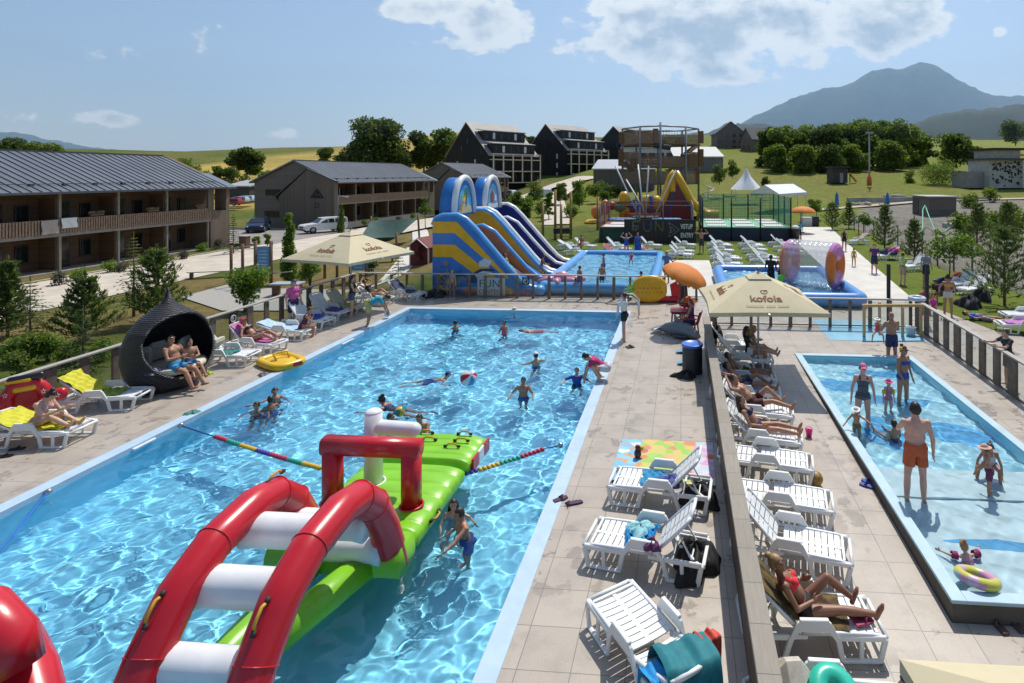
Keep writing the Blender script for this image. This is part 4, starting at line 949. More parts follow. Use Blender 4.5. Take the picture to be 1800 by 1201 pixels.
blackhouse('third black gabled house, half hidden behind the rope tower',1114,196,296,19,20,8,15.4,-35.7,[(-5,4,.4),(-8,8.5,.5),(-12,5,.6),(-5.5,0,.4)])
p=D(1126,262,15); t=thing('black_twin_gable','small black house with two pointed gables rising behind the third black house','house',p,R(-20))
for x,w,h in((-3.5,5.5,9.2),(3.2,10.5,11.2)):
    b=MB(); b.prism([(x-w/2,-8),(x+w/2,-8),(x+w/2,h-w*.42),(x,h),(x-w/2,h-w*.42)],lambda a,z,d:(a,d,z),0,10); b.build('gable',BLKF,t)
# ---- low hall, white building, grey hall, brick houses
def hall(name,label,px0,px1,yb,yt,t0,dep,m,roofm,rz=0,sl=0.,wins=0,cat='building'):
    a=D(px0,t0); c=D(px1,t0); w=(c-a).length; zt=EYE-(yt-HY)*t0/F; zb=EYE-(yb-HY)*t0/F; ang=math.atan2((c-a).y,(c-a).x)
    t=thing(name,label,cat,(a.x,a.y,zb),ang+R(rz)); h=zt-zb
    b=MB(); b.box((w/2,dep/2,h/2-2),(w,dep,h+4)); b.build('wall',m,t)
    b=MB(); v=[(-.3,-.4,h+.002),(w+.3,-.4,h+.002),(w+.3,dep+.3,h+sl),(-.3,dep+.3,h+sl)]; b.add(v+[(x,y,z+.3) for x,y,z in v],[(3,2,1,0),(4,5,6,7),(0,1,5,4),(1,2,6,5),(2,3,7,6),(3,0,4,7)],0,False); b.build('roof',roofm,t)
    for k in range(wins):
        q=MB(); q.box((w*(k+.5)/wins,-.03,h*.55),(w/wins*.72,.08,h*.5)); q.build('window',GLASSD,t)
    return t
GREYB=planks('grey hall boards',(.13,.115,.10),(.19,.17,.15),.3,0); WHT=mat('white roof sheet',(.50,.50,.48),.7,.06,.5); LGT=mat('light metal sheet',(.34,.36,.39),.55,.1,.6)
hall('low_hall','low grey timber hall with pale metal roof left of the rope tower',1043,1150,322,299,120,9,GREYB,LGT,-4,2.2)
hall('white_building','modern white building with a row of tall windows seen through the rope tower',1092,1185,302,261,168,14,mat('white render',(.62,.61,.58),.7,.06,1),WHT,-6,.6,6)
hall('grey_building','grey flat building with bright white roof right of the rope tower',1186,1272,305,277,150,12,mat('grey render',(.17,.165,.16),.8,.15,1),WHT,3,3.2)
hall('carport','low grey-roofed carport far behind, between the two chalets',396,436,350,329,128,8,mat('dark shed wall',(.05,.05,.055),.8),LGT,5,1.2)
def brick_house(label,px,t0,yb,W,L,eave,ridge,rz,cols,rows):
    p=D(px,t0,EYE-(yb-HY)*t0/F); t=thing('brick_house',label,'house',p,R(rz)); b=MB(); b.prism([(-W,-8),(0,-8),(0,eave),(-W/2,ridge-.2),(-W,eave)],lambda a,z,d:(a,d,z),0,L); b.build('wall',mat('brown brick',(.14,.095,.075),.85,.25,2),t)
    sl=(ridge-eave)/(W/2); b=MB()
    for sg in(1,-1):
        xe=.6 if sg>0 else -W-.6; v=[(-W/2,-.5,ridge),(xe,-.5,eave-sl*.6),(xe,L+.5,eave-sl*.6),(-W/2,L+.5,ridge)]; b.add(v+[(x,y,z-.4) for x,y,z in v],[(0,1,2,3),(7,6,5,4),(0,4,5,1),(1,5,6,2),(2,6,7,3),(3,7,4,0)],0,False)
    b.build('roof',mat('dark tile roof',(.05,.05,.055),.7,.2,1),t)
    for i in range(cols):
        for j in range(rows):
            q=MB(); q.box((-W*(i+.6)/(cols+.2),-.05,1.2+j*2.9),(1.5,.12,1.7)); q.build('window',GLASSD,t)
    for i in range(5):
        for j in range(max(1,rows-1)):
            q=MB(); q.box((.05,L*(i+.5)/5,1.2+j*2.9),(.12,1.5,1.7)); q.build('window',GLASSD,t)
brick_house('tall brown brick gabled house on the far slope',1309,268,264,13.5,14,8.5,13.8,8,4,3)
brick_house('long brown brick house beside the tall one, partly behind the wood',1300+22,250,274,9,26,8,13,-62,2,3)
# ---- climbing wall
p=G(1748,331); t0=depth(p); k=t0/F
t=thing('climbing_wall','white climbing tower with dark holds and a flat dark roof at the frame edge','climbing wall',p,YAW+R(8))
m_=mat('climbing panel',(.42,.41,.39),.8,.2,1.2,.2,8); w=110*k; h1=50*k; b=MB(); b.box((w*.42,3,h1/2),(w,6,h1)); b.build('main_panel',m_,t)
b=MB(); b.box((w*.22,2.6,h1+9*k),(w*.5,5,18*k)); b.build('upper_panel',m_,t)
b=MB(); b.box((w*.4,2.4,h1+.1),(w*1.04,7.4,.35)); b.build('canopy_beam',mat('brown beam',(.10,.075,.055),.8),t); b=MB(); b.box((w*.22,2.5,h1+18.6*k),(w*.62,7,.4)); b.build('roof',mat('dark flat roof',(.03,.03,.03),.8),t)
b=MB(); b.box((w*.45,-.9,h1*.5),(.35,.35,h1)); b.build('post',mat('white post',(.6,.6,.58),.6),t)
b=MB(); g=np.random.default_rng(4)
for _ in range(150): b.ell((w*(g.random()*.92-.03),-.04,h1*(.08+.86*g.random())),(.14+.2*g.random(),.12,.10+.2*g.random()),7,5)
b.build('climbing_hold',mat('dark hold',(.03,.03,.035),.6),t)['kind']='stuff'
b=MB(); b.box((-w*.2,4,h1*.28),(w*.3,5,h1*.56)); b.build('annex',mat('grey block',(.27,.26,.245),.85,.15,1),t)
# ---- play hut, slide, light mast
p=G(1477,322); k=depth(p)/F; t=thing('play_hut','small dark wooden hut on the meadow in front of the wood','hut',p,YAW); b=MB(); b.box((0,2,13*k),(26*k,4,26*k)); b.build('wall',mat('dark hut wood',(.06,.055,.05),.85,.3,1),t); b=MB(); b.box((0,2,28*k),(31*k,5,.35)); b.build('roof',mat('hut roof',(.05,.05,.05),.8),t); b=MB(); b.box((2*k,-.05,9*k),(6*k,.1,17*k)); b.build('door',mat('pale hut door',(.3,.3,.3),.7),t)
p=G(1505,321); k=depth(p)/F; t=thing('play_slide','small orange play slide on the meadow beside the hut','slide',p,YAW); b=MB(); b.beam((-12*k,0,16*k),(0,0,.2),.2,.9,0,up=(0,1,0)); b.build('chute',mat('orange plastic',(.6,.13,.03),.4),t); b=MB(); b.beam((-11*k,0,0),(-11*k,0,14*k),.2); b.build('support',POST,t)
p=G(1528,327); k=depth(p)/F; t=thing('light_mast','tall grey light mast with orange padding round its foot','lamp',p,YAW)
b=MB(); b.tube([(0,0,0),(0,0,93*k)],[.22,.12],10); b.build('pole',mat('galvanised',(.35,.36,.37),.5,.1,metal=.3),t); b=MB(); b.tube([(0,0,0),(0,0,17*k)],[.5,.5],10); b.build('padding',mat('orange pad',(.5,.14,.04),.7),t); b=MB(); b.box((0,-.2,93*k),(1.6,.3,.5)); b.build('lamp_head',mat('lamp head',(.3,.3,.3),.5),t)
# ---- container shed, closed parasols, hose
p=P(1672,394,0); q=P(1604,386,0); t=thing('container_shed','low shed with brown board front and flat grey roof on the gravel','shed',(q.x,q.y,H1(q.x,q.y)),math.atan2((p-q).y,(p-q).x)-R(14)); w=4.4; b=MB(); b.box((w/2,1.6,1.2),(w,3.2,2.6)); b.build('wall',planks('shed boards brown',(.17,.13,.105),(.24,.19,.16),.18,2),t); b=MB(); b.box((w/2,1.6,2.56),(w+.3,3.6,.12)); b.build('roof',mat('grey flat sheet',(.36,.37,.38),.5,.1,1),t); b=MB(); b.box((w*.2,-.02,1.1),(w*.36,.05,2.2)); b.build('door',mat('dark shed door',(.08,.07,.06),.8),t)
for x,y0,y1,l in((1471,365,337,'left one'),(1560,362,338,'right one, behind the container shed')):
    p=G(x,y0); k=depth(p)/F; t=thing('closed_parasol','tall blue folded parasol on the building ground, '+l,'parasol',p); h=(y0-y1)*k; b=MB(); b.tube([(0,0,0),(0,0,h)],.05,8); b.build('pole',mat('parasol pole dark',(.1,.1,.1),.5),t); b=MB(); b.tube([(0,0,h*.12),(0,0,h*.3),(0,0,h*.8),(0,0,h*.98)],[.34,.30,.2,.04],10); b.build('cloth',cloth('blue parasol',(.03,.16,.42)),t); b=MB(); b.box((0,0,.08),(.9,.9,.16),0,.02); b.build('base',mat('dark base',(.06,.06,.06),.8),t)
b=MB(); pts=[G(1622,412),G(1622,402)+Vector((0,0,2.0)),G(1626,398)+Vector((0,0,2.3)),G(1634,404)+Vector((0,0,1.2)),G(1645,412)+Vector((0,0,.1)),G(1660,410)+Vector((0,0,.1)),G(1672,402)+Vector((0,0,.3))]
fine=[]
for i in range(len(pts)-1): fine+=[pts[i].lerp(pts[i+1],j/4) for j in range(4)]
b.tube(fine+[pts[-1]],.06,6); tag(b.build('garden_hose',mat('green hose',(.08,.42,.22),.5)),'green hose looping over a stake in front of the container shed','hose')
p=G(1688,404); t=thing('concrete_tank','low grey concrete tank with lid at the end of the green hose','tank',p,.1); b=MB(); b.box((0,.6,.3),(2.4,1.4,.6),0,.03); b.build('wall',mat('tank concrete',(.36,.35,.33),.9,.1,2),t); b=MB(); b.box((0.1,.6,.66),(1.3,.9,.1),0,.02); b.build('lid',mat('pale lid',(.6,.6,.58),.6),t)
# low retaining wall and rubble on the building ground
b=MB(); a_=G(1490,354);c_=G(1742,352); n=24
b.sheet(lambda u,v:(a_.x+(c_.x-a_.x)*u,a_.y+(c_.y-a_.y)*u+.5*(v>.5),H1(a_.x+(c_.x-a_.x)*u,a_.y+(c_.y-a_.y)*u)+(.55 if 0.2<v<.8 else -.2)),n,4,0,False); tag(b.build('low_wall',mat('pale low wall',(.40,.38,.34),.9,.2,.5)),'long low pale stone edging across the building ground','wall')
for i,(x,y,s) in enumerate(((1520,362,1.2),(1575,348,1.0),(1620,351,.9))):
    b=MB(); g=np.random.default_rng(i)
    for _ in range(16): b.ell((g.normal()*s,g.normal()*.5,.2*g.random()+.1),(.25+.3*g.random(),.25,.15+.2*g.random()),7,5)
    o=b.build('rubble',mat('rubble stone',(.33,.31,.28),.9,.3,2)); o.location=G(x,y); tag(o,kind='stuff')
# ---- tents
p=G(1312,352); k=depth(p)/F; t=thing('pagoda_tent','white pointed pagoda tent on the meadow','tent',p,YAW); W=24*k
prof=[(W,31*k-1.2),(W*.62,31*k),(W*.35,40*k),(W*.15,49*k),(.05,56*k)]
b=MB(); n=4; vs=[]; 
for r,z in prof:
    for j in range(16):
        a=2*PI*j/16; s=1/max(abs(math.cos(a)),abs(math.sin(a))); s=1+(s-1)*min(1,r/W*1.2); vs.append((r*s*math.cos(a),r*s*math.sin(a),z))
b.add(vs,[(i*16+j,i*16+(j+1)%16,i*16+16+(j+1)%16,i*16+16+j) for i in range(4) for j in range(16)],0,True); b.build('canopy',mat('white tent cloth',(.72,.73,.75),.6,.05,1),t)
for sx in(-1,1):
    for sy in(-1,1): b=MB(); b.tube([(sx*W*.95,sy*W*.95,0),(sx*W*.95,sy*W*.95,31*k-1)],.07,6); b.build('pole',mat('white pole',(.65,.65,.65),.5),t)
p=G(1345,374); k=depth(p)/F; t=thing('marquee_tent','long white ridge marquee beside the pagoda tent','tent',p,YAW+R(-38)); W=4.2;Lm=9.5;e=2.5;r=3.7
b=MB(); 
for s in(-1,1):
    v=[(0,-.2,r),(s*W/2,-.2,e),(s*W/2,Lm,e),(0,Lm,r)]; b.add(v+[(x,y,z-.05) for x,y,z in v],[(0,1,2,3),(7,6,5,4),(1,5,6,2),(0,4,5,1),(2,6,7,3)],0,False)
    b.add([(s*W/2,-.2,e),(s*W/2,Lm,e),(s*W/2,Lm,e-.35),(s*W/2,-.2,e-.35)],[(0,1,2,3)],0,False)
b.add([(0,-.2,r),(W/2,-.2,e),(-W/2,-.2,e)],[(0,1,2)],0,False); b.build('canopy',MC['white tent cloth'],t)
for s in(-1,1):
    for j in range(4): b=MB(); b.tube([(s*W/2*.97,Lm*j/3*.97,0),(s*W/2*.97,Lm*j/3*.97,e)],.05,6); b.build('pole',MC['white pole'],t)
# ---- cars
def car(label,loc,rz,L,W,H,paint,kind='suv',name='parked_car'):
    t=thing(name,label,'car',loc,rz); h0=.30*H/1.7; bl=H*.56
    # side profile (y forward, z)
    if kind=='pickup': prof=[(-.5,.42),(-.5,.62),(-.49,.96),(-.47,.985),(-.12,1.0),(.07,.985),(.20,.64),(.46,.57),(.495,.50),(.5,.30),(.46,.20),(-.46,.20)]; cab=[(-.485,.63),(-.475,.93),(-.12,.95),(.065,.94),(.185,.64)]
    else: prof=[(-.5,.34),(-.5,.58),(-.46,.93),(-.40,.985),(0,1.0),(.12,.95),(.30,.66),(.46,.52),(.5,.42),(.5,.24),(.46,.17),(-.46,.17)]; cab=[(-.47,.62),(-.445,.90),(-.02,.945),(.10,.91),(.27,.65)]
    def wd(z): return W/2*(1 if z<.62 else 1-.26*(z-.62)/.38)
    b=MB(); n=len(prof); vs=[(-wd(z)*(1 if .1<z<.95 else .97),y*L,z*H) for y,z in prof]+[(wd(z)*(1 if .1<z<.95 else .97),y*L,z*H) for y,z in prof]
    b.add(vs,[tuple(range(n)),tuple(range(n,2*n))[::-1]],0,False); b.add(vs,[(i,i+n,(i+1)%n+n,(i+1)%n) for i in range(n)],0,False); o=b.build('body',paint,t)
    md=o.modifiers.new('b','BEVEL'); md.width=.05; md.segments=2; md.limit_method='ANGLE'
    gl=mat('car glass',(.015,.02,.025),.05,0,spec=.8)
    for s in(-1,1):
        ys=[c[0] for c in cab]; y0,y1=ys[0],ys[-1]
        cuts=[(.02,.40),(.42,.66),(.68,.97)] if kind!='pickup' else [(.05,.42),(.46,.66),(.68,.95)]
        for a,c in cuts:
            ya=y0+(y1-y0)*a; yb=y0+(y1-y0)*c
            def top(y): return np.interp(y,ys,[q[1] for q in cab])
            q=[(ya,.655),(yb,.655),(yb,max(.66,top(yb)-.03)),(ya,top(ya)-.03)]
            m=MB(); m.add([(s*(wd(z)+.012),y*L,z*H) for y,z in q],[(0,1,2,3) if s>0 else (3,2,1,0)],0,False); m.build('side_window',gl,t)
    i0=[k for k,q in enumerate(prof) if q[0]>0][0 if kind=='pickup' else 0]
    a,c=((.07,.985),(.20,.64)) if kind=='pickup' else ((.12,.95),(.30,.66))
    d=Vector((0,(c[0]-a[0])*L,(c[1]-a[1])*H)); nn=Vector((0,-d.z,d.y)).normalized(); nn=nn if nn.z>0 else -nn
    m=MB(); A_=Vector((0,a[0]*L,a[1]*H))+d*.1+nn*.03; B_=Vector((0,a[0]*L,a[1]*H))+d*.93+nn*.03; wa,wb=wd(a[1])*.88,wd(c[1])*.9
    m.add([A_+Vector((-wa,0,0)),A_+Vector((wa,0,0)),B_+Vector((wb,0,0)),B_+Vector((-wb,0,0))],[(0,1,2,3)],0,False); m.build('windscreen',gl,t)
    m=MB(); m.box((0,L*.505,.40*H),(W*.5,.03,.11*H)); m.build('grille',mat('grille dark',(.03,.03,.03),.4),t)
    m=MB(); m.box((0,L*.5,.24*H),(W*.95,.12,.09*H),0,.02); m.build('bumper',mat('bumper dark',(.05,.05,.05),.6),t)
    for s in(-1,1):
        m=MB(); m.ell((s*W*.40,L*.492,.455*H),(.16,.08,.09)); m.build('headlight',mat('headlight',(.6,.62,.65),.1),t)
        m=MB(); m.box((s*W*.56,L*.16,.66*H),(.18,.12,.14),0,.03); m.build('mirror',paint,t)
        for y in(-.30,.31):
            m=MB(); r=.215*H; m.tube([(s*(W/2-.20),y*L,r),(s*(W/2+.015),y*L,r)],r,18); wv=m.build('wheel',mat('tyre',(.015,.015,.016),.8),t)
            m=MB(); m.tube([(s*(W/2),y*L,r),(s*(W/2+.03),y*L,r)],r*.62,14); m.build('rim',mat('alloy rim',(.4,.4,.42),.3,metal=.7),wv)
    return t
pf=P(513,414,-1.45); pb=P(585,409,-1.45); d=(pf-pb); car('white double-cab pickup with hard top parked at the corner of the weathered chalet',(-44.4,66.3,-1.44),math.atan2(d.y,d.x)-PI/2+R(6),5.1,1.9,1.85,mat('white car paint',(.72,.72,.72),.25,0),'pickup','pickup_truck')
car('dark blue people carrier parked in the shade between the chalets',(-53.2,66.6,-1.44),R(208),4.9,1.85,1.75,mat('navy car paint',(.012,.022,.06),.22,0))
car('bright blue car half hidden behind the long chalet',(-53.5,60.0,-1.44),R(200),4.2,1.75,1.5,mat('blue car paint',(.02,.13,.45),.25,0),'car')
for i,(x,y,c,l) in enumerate(((404,362,(.35,.03,.04),'red car in the far car park between the chalets'),(417,358,(.5,.5,.52),'silver car in the far car park, middle of the row'),(429,356,(.45,.6,.7),'pale blue car in the far car park, right end'))):
    p=G(x,y); car(l,p,R(100),4.3,1.75,1.5,mat('far paint %d'%i,c,.25,0),'car')
for i,(x,y,l) in enumerate(((893,346,'white parked car in front of the first black house'),(957,347,'pale parked car by the path before the middle black house'))):
    p=G(x,y); car(l,p,R(60-30*i),4.4,1.75,1.55,mat('pale paint %d'%i,((.7,.7,.7),(.5,.55,.55))[i],.25,0),'car')
# ------------------------------------------------------------------ inflatables and attractions
def vinyl(n,c,r=.32): return mat('vinyl '+n,c,r,.10,2.2,.22,3.5)
V_BLUE=vinyl('blue',(.02,.17,.52));V_YEL=vinyl('yellow',(.72,.38,.01));V_LB=vinyl('light blue',(.10,.33,.66));V_WH=vinyl('white',(.72,.73,.74));V_NAVY=mat('vinyl navy',(.012,.03,.22),.6,.08,2,.15,4,spec=.2);V_RED=vinyl('red',(.50,.012,.022),.28);V_GRN=vinyl('green',(.20,.50,.015),.35);V_ORG=vinyl('orange',(.70,.17,.02));V_PINK=vinyl('pink',(.62,.25,.35));V_DRED=vinyl('dark red',(.22,.02,.03))
# ---- water slide: two double lanes side by side
t=thing('inflatable_slide','huge blue and yellow inflatable water slide with two picture arches, beside the far pool','slide',(-11.9,25.95,.016))
TOP=[(0,3.55),(.12,3.85),(.45,3.98),(1.15,4.0),(1.55,3.80),(2.05,3.30),(2.9,2.33),(3.7,1.42),(4.25,.85),(4.65,.60),(5.1,.50),(5.36,.32)]
def wall(y0,th,top,body,edge,dz=0,x0=0,x1=9,name='side_wall'):
    tp=[(x,z+dz-.24) for x,z in top if x0<=x<=x1]; b=MB(); poly=[(tp[0][0],0)]+tp+[(tp[-1][0],0)]
    b.prism(poly,lambda a,z,d:(a,d,z),y0,y0+th,0,False); 
    b.tube([(x,y0+th/2,z+.0) for x,z in tp],th*.40,10,1); b.build(name,[body,edge],t)
def lower(top,f): return [(x,z*f) for x,z in top]
wall(0,.45,TOP,V_BLUE,V_LB); 
DIV=[(1.1,2.9),(1.35,3.2),(1.7,3.25),(2.3,2.95),(3.2,1.95),(4.0,1.1),(4.6,.62),(5.1,.5),(5.3,.3)]
wall(1.95,.35,DIV,V_ORG,V_LB,.1,0,9,'lane_divider'); wall(3.75,.45,TOP,V_YEL,V_LB); wall(4.25,.45,TOP,V_NAVY,V_WH,.05); wall(6.0,.35,DIV,V_NAVY,V_WH,.2,0,9,'lane_divider'); wall(7.8,.45,TOP,V_NAVY,V_WH,.1)
# stripes on the outer walls
def stripes(y,bands,art=None,th=.012,sg=-1):
    for k,(zt,zb,xt,xb,m,ttoe,btoe) in enumerate(bands):
        b=MB(); poly=[(.02,zt),(xt,zt)]+ttoe+btoe[::-1]+[(xb,zb),(.02,zb)]
        b.prism(poly,lambda a,z,d:(a,d,z),y-th,y,0); b.build('stripe',m,t)
stripes(0,[(3.5,2.95,1.2,1.1,V_YEL,[(3.75,.85)],[(3.65,.8)]),(2.4,1.8,1.1,.95,V_YEL,[(3.8,.32),(4.2,.08)],[(3.4,.08)])])
stripes(3.75,[(3.0,2.45,1.2,1.1,V_BLUE,[(3.8,.5)],[(3.4,.4)])])
stripes(7.8,[(2.9,2.2,1.2,1.05,V_YEL,[(4.4,.3)],[(3.8,.25)])])
stripes(4.25-.0,[])
# lanes and toes
for y0,y1,m in((.45,1.95,V_BLUE),(2.3,3.75,V_BLUE),(4.7,6.0,V_YEL),(6.35,7.8,V_YEL)):
    b=MB(); pr=[(.3,2.75),(1.4,2.75),(1.9,2.5),(2.6,1.95),(3.6,1.05),(4.4,.5),(5.1,.28),(5.6,.22)]
    b.prism([(.3,.05)]+pr+[(5.6,.05)],lambda a,z,d:(a,d,max(.05,z-.12)),y0+.003,y1-.003,0,True); b.build('lane',m,t)
for y,m in((.25,V_LB),(2.12,V_LB),(3.97,V_ORG),(4.5,V_YEL),(6.2,V_YEL),(8.05,V_YEL)):
    b=MB(); b.cone((5.2,y-.1,.22),(5.2,y+.1,.22),.27,.27,14,0); b.build('toe_roll',m,t)
# two picture arches over the top platform (generic seaside pictures)
for y0,edge,face in((.15,V_BLUE,(.10,.45,.72)),(4.4,V_BLUE,(.16,.45,.68))):
    yc=y0+1.85; b=MB(); prof=[(1.38*math.cos(a),1.95*abs(math.sin(a))**.85) for a in [PI*k/20 for k in range(21)]]
    b.prism([(c,z) for c,z in prof],lambda a,z,d:(d,yc+a,3.65+z),.05,.80,0,True); b.tube([(.78,yc+c*.93,3.75+z*.95) for c,z in prof],.16,8,1); b.build('picture_arch',[edge,V_WH],t)
    f=MB(); f.prism([(c*.78,.1+z*.8) for c,z in prof],lambda a,z,d:(d-.2,yc+a*.8,3.65+z*.95),1.0,1.02,0); f.build('picture',mat('picture sky %.1f'%y0,face,.5,.1,2),t)
    a_=MB(); 
    if y0<1:
        a_.prism([(-1.2,.15),(1.2,.15),(.9,.5),(0,.62),(-.9,.5)],lambda a,z,d:(d-.2,yc+a*.8,3.65+z*.95),1.021,1.03,0); a_.prism([(.05,.5),(.2,.5),(.3,1.2),(.2,1.25)],lambda a,z,d:(d-.2,yc+a*.8,3.65+z*.95),1.031,1.04,1)
        for k in range(6): q=PI*k/5; a_.prism([(.25,1.2),(.25+.55*math.cos(q)-.1*math.sin(q),1.2+.33*math.sin(q)),(.25+.5*math.cos(q)+.1*math.sin(q),1.12+.25*math.sin(q))],lambda a,z,d:(d-.2,yc+a*.8,3.65+z*.95),1.041+.002*k,1.05+.002*k,2)
        for k in range(5): q=2*PI*k/5; a_.prism([(-.75+.1*math.cos(q+.8),.55+.1*math.sin(q+.8)),(-.75+.34*math.cos(q),.55+.34*math.sin(q)),(-.75+.1*math.cos(q-.8),.55+.1*math.sin(q-.8))],lambda a,z,d:(d-.2,yc+a*.8,3.65+z*.95),1.06,1.07,3)
        a_.prism([(-.2,1.25),(-.45,1.1),(-.5,.85),(-.2,.7),(.0,.85),(.05,1.1)],lambda a,z,d:(d-.2,yc+a*.8,3.65+z*.95),1.021,1.03,4)
        a_.build('picture_island',[mat('print sand',(.62,.5,.28),.6),mat('print trunk',(.25,.13,.05),.6),mat('print palm',(.10,.30,.05),.6),mat('print star',(.70,.25,.05),.6),mat('print sun',(.75,.55,.05),.6)],t)
    else:
        a_.prism([(-1.2,.15),(1.2,.15),(1.0,.45),(.3,.35),(-.3,.5),(-1.,.4)],lambda a,z,d:(d-.2,yc+a*.8,3.65+z*.95),1.021,1.03,0); a_.prism([(-.5,.5),(.1,.45),(.15,1.0),(-.2,1.3),(-.55,1.0)],lambda a,z,d:(d-.2,yc+a*.8,3.65+z*.95),1.031,1.04,1); a_.prism([(.3,.6),(.75,.55),(.7,.95),(.4,1.0)],lambda a,z,d:(d-.2,yc+a*.8,3.65+z*.95),1.031,1.04,2)
        a_.build('picture_boat',[mat('print foam',(.6,.68,.72),.6),mat('print sail red',(.30,.06,.06),.6),mat('print white',(.7,.7,.7),.6)],t)
# art on the near side wall
W_=lambda a,z,d:(a,d,z)
b=MB(); b.prism([(1.62,.75),(2.0,1.05),(2.5,1.35),(3.05,1.22),(2.9,1.02),(2.6,.85),(2.7,.55),(2.35,.62),(2.1,.55),(1.75,.6)],W_,-.02,-.004,0)
b.prism([(2.1,1.0),(2.5,1.16),(2.98,1.12),(2.75,.95),(2.5,.8),(2.5,.6),(2.25,.7)],W_,-.03,-.021,1); b.prism([(2.3,1.3),(2.75,1.3),(2.8,1.42),(2.95,1.62),(2.6,1.78),(2.3,1.6)],W_,-.03,-.021,1); b.prism([(2.28,1.27),(2.8,1.27),(2.82,1.36),(2.28,1.38)],W_,-.036,-.031,2)
b.prism([(1.0,.9),(1.6,.78),(1.75,.9),(1.3,1.0)],W_,-.02,-.004,0); b.build('shark_picture',[mat('print navy',(.02,.04,.14),.6),mat('print pale',(.55,.6,.66),.6),mat('print gold',(.6,.42,.08),.6)],t)
b=MB(); b.tube([(.75+.42*math.cos(a),-.03,.62+.42*math.sin(a)) for a in [2*PI*k/20 for k in range(20)]],.05,6,0,True)
for k in range(4): a=PI*k/4; b.beam((.75-.6*math.cos(a),-.03,.62-.6*math.sin(a)),(.75+.6*math.cos(a),-.03,.62+.6*math.sin(a)),.06,.03)
b.build('wheel_picture',mat('print ochre',(.55,.35,.06),.6),t)
b=MB()
for x,z,s in((.68,1.5,.14),(3.35,.95,.12),(.3,1.35,.09)):
    for k in range(5): q=2*PI*k/5+.3; b.prism([(x+s*.4*math.cos(q+.7),z+s*.4*math.sin(q+.7)),(x+s*1.2*math.cos(q),z+s*1.2*math.sin(q)),(x+s*.4*math.cos(q-.7),z+s*.4*math.sin(q-.7))],W_,-.02-.002*k,-.004,0)
g=np.random.default_rng(2)
for _ in range(34):
    x=.1+g.random()*4.7; h=.15+.3*g.random(); b.prism([(x-.09,.02),(x+.09,.02),(x+.06+.1*g.normal(),h),(x-.03,h*.8)],W_,-.012-.0007*_,-.004,1)
b.build('coral_picture',[mat('print orange',(.55,.22,.04),.6),mat('print coral',(.42,.16,.13),.6)],t)
b=MB(); b.box((2.9,-.03,.42),(1.35,.03,.84)); b.build('name_board',mat('print board',(.66,.68,.70),.6,.03),t)
RX=Matrix.Rotation(PI/2,3,'X')
text('lettering','FUN',.52,mat('print slate',(.06,.08,.13),.6,0),t,Vector((2.30,-.05,.40)),RX,.004,False,1.05); text('lettering_lower','CENTER',.27,mat('print maroon',(.35,.03,.06),.6,0),t,Vector((2.30,-.05,.10)),RX,.004,False,1.02)
# ---- inflatable pools
def ipool(label,x0,x1,y0,y1,r,z,wl,col):
    t=thing('inflatable_pool',label,'pool',((x0+x1)/2,(y0+y1)/2,z)); hx=(x1-x0)/2-r;hy=(y1-y0)/2-r; cr=.35; pts=[]
    for cx,cy,a0 in((hx-cr,hy-cr,0),(-hx+cr,hy-cr,PI/2),(-hx+cr,-hy+cr,PI),(hx-cr,-hy+cr,3*PI/2)):
        for k in range(7): a=a0+PI/2*k/6; pts.append((cx+cr*math.cos(a),cy+cr*math.sin(a),r))
    full=[]
    for i,p in enumerate(pts):
        q=pts[(i+1)%len(pts)]; n=max(1,int((Vector(q)-Vector(p)).length/1.))
        full+=[Vector(p).lerp(Vector(q),j/n) for j in range(n)]
    b=MB(); b.tube(full,r,16,0,True); o=b.build('tube_wall',col,t); o.cycles.is_caustics_receiver=True
    b=MB(); b.box((0,0,.03),(2*hx,2*hy,.05)); o=b.build('floor_sheet',vinyl('pool floor',(.16,.50,.74)),t); o.cycles.is_caustics_receiver=True
    o=water(-hx+.001,hx-.001,-hy+.001,hy-.001,wl,waves(26,.2,1.2,.011,int(x0*10)%50+60),.07); o.parent=t; del o['kind']; o.name='pool_water'; return t
ipool('big light blue inflatable pool at the foot of the slide',-6.95,-1.05,26.2,38.1,.29,.018,.36,V_LB)
ipool('blue inflatable pool holding the transparent roller',1.75,8.15,24.5,32.3,.31,.022,.38,vinyl('pool blue',(.09,.28,.62)))
t=thing('octopus_float','pink inflatable octopus lying in the corner of the big inflatable pool','float',(-5.9,27.3,.44)); b=MB(); b.ell((0,0,.22),(.42,.36,.34)); 
for k in range(6): a=k*PI/3+.3; b.tube([(.25*math.cos(a),.25*math.sin(a),.1),(.75*math.cos(a),.6*math.sin(a),.12),(1.25*math.cos(a+.25),.95*math.sin(a+.25),.08)],[.2,.19,.11],10)
b.build('body',V_PINK,t)
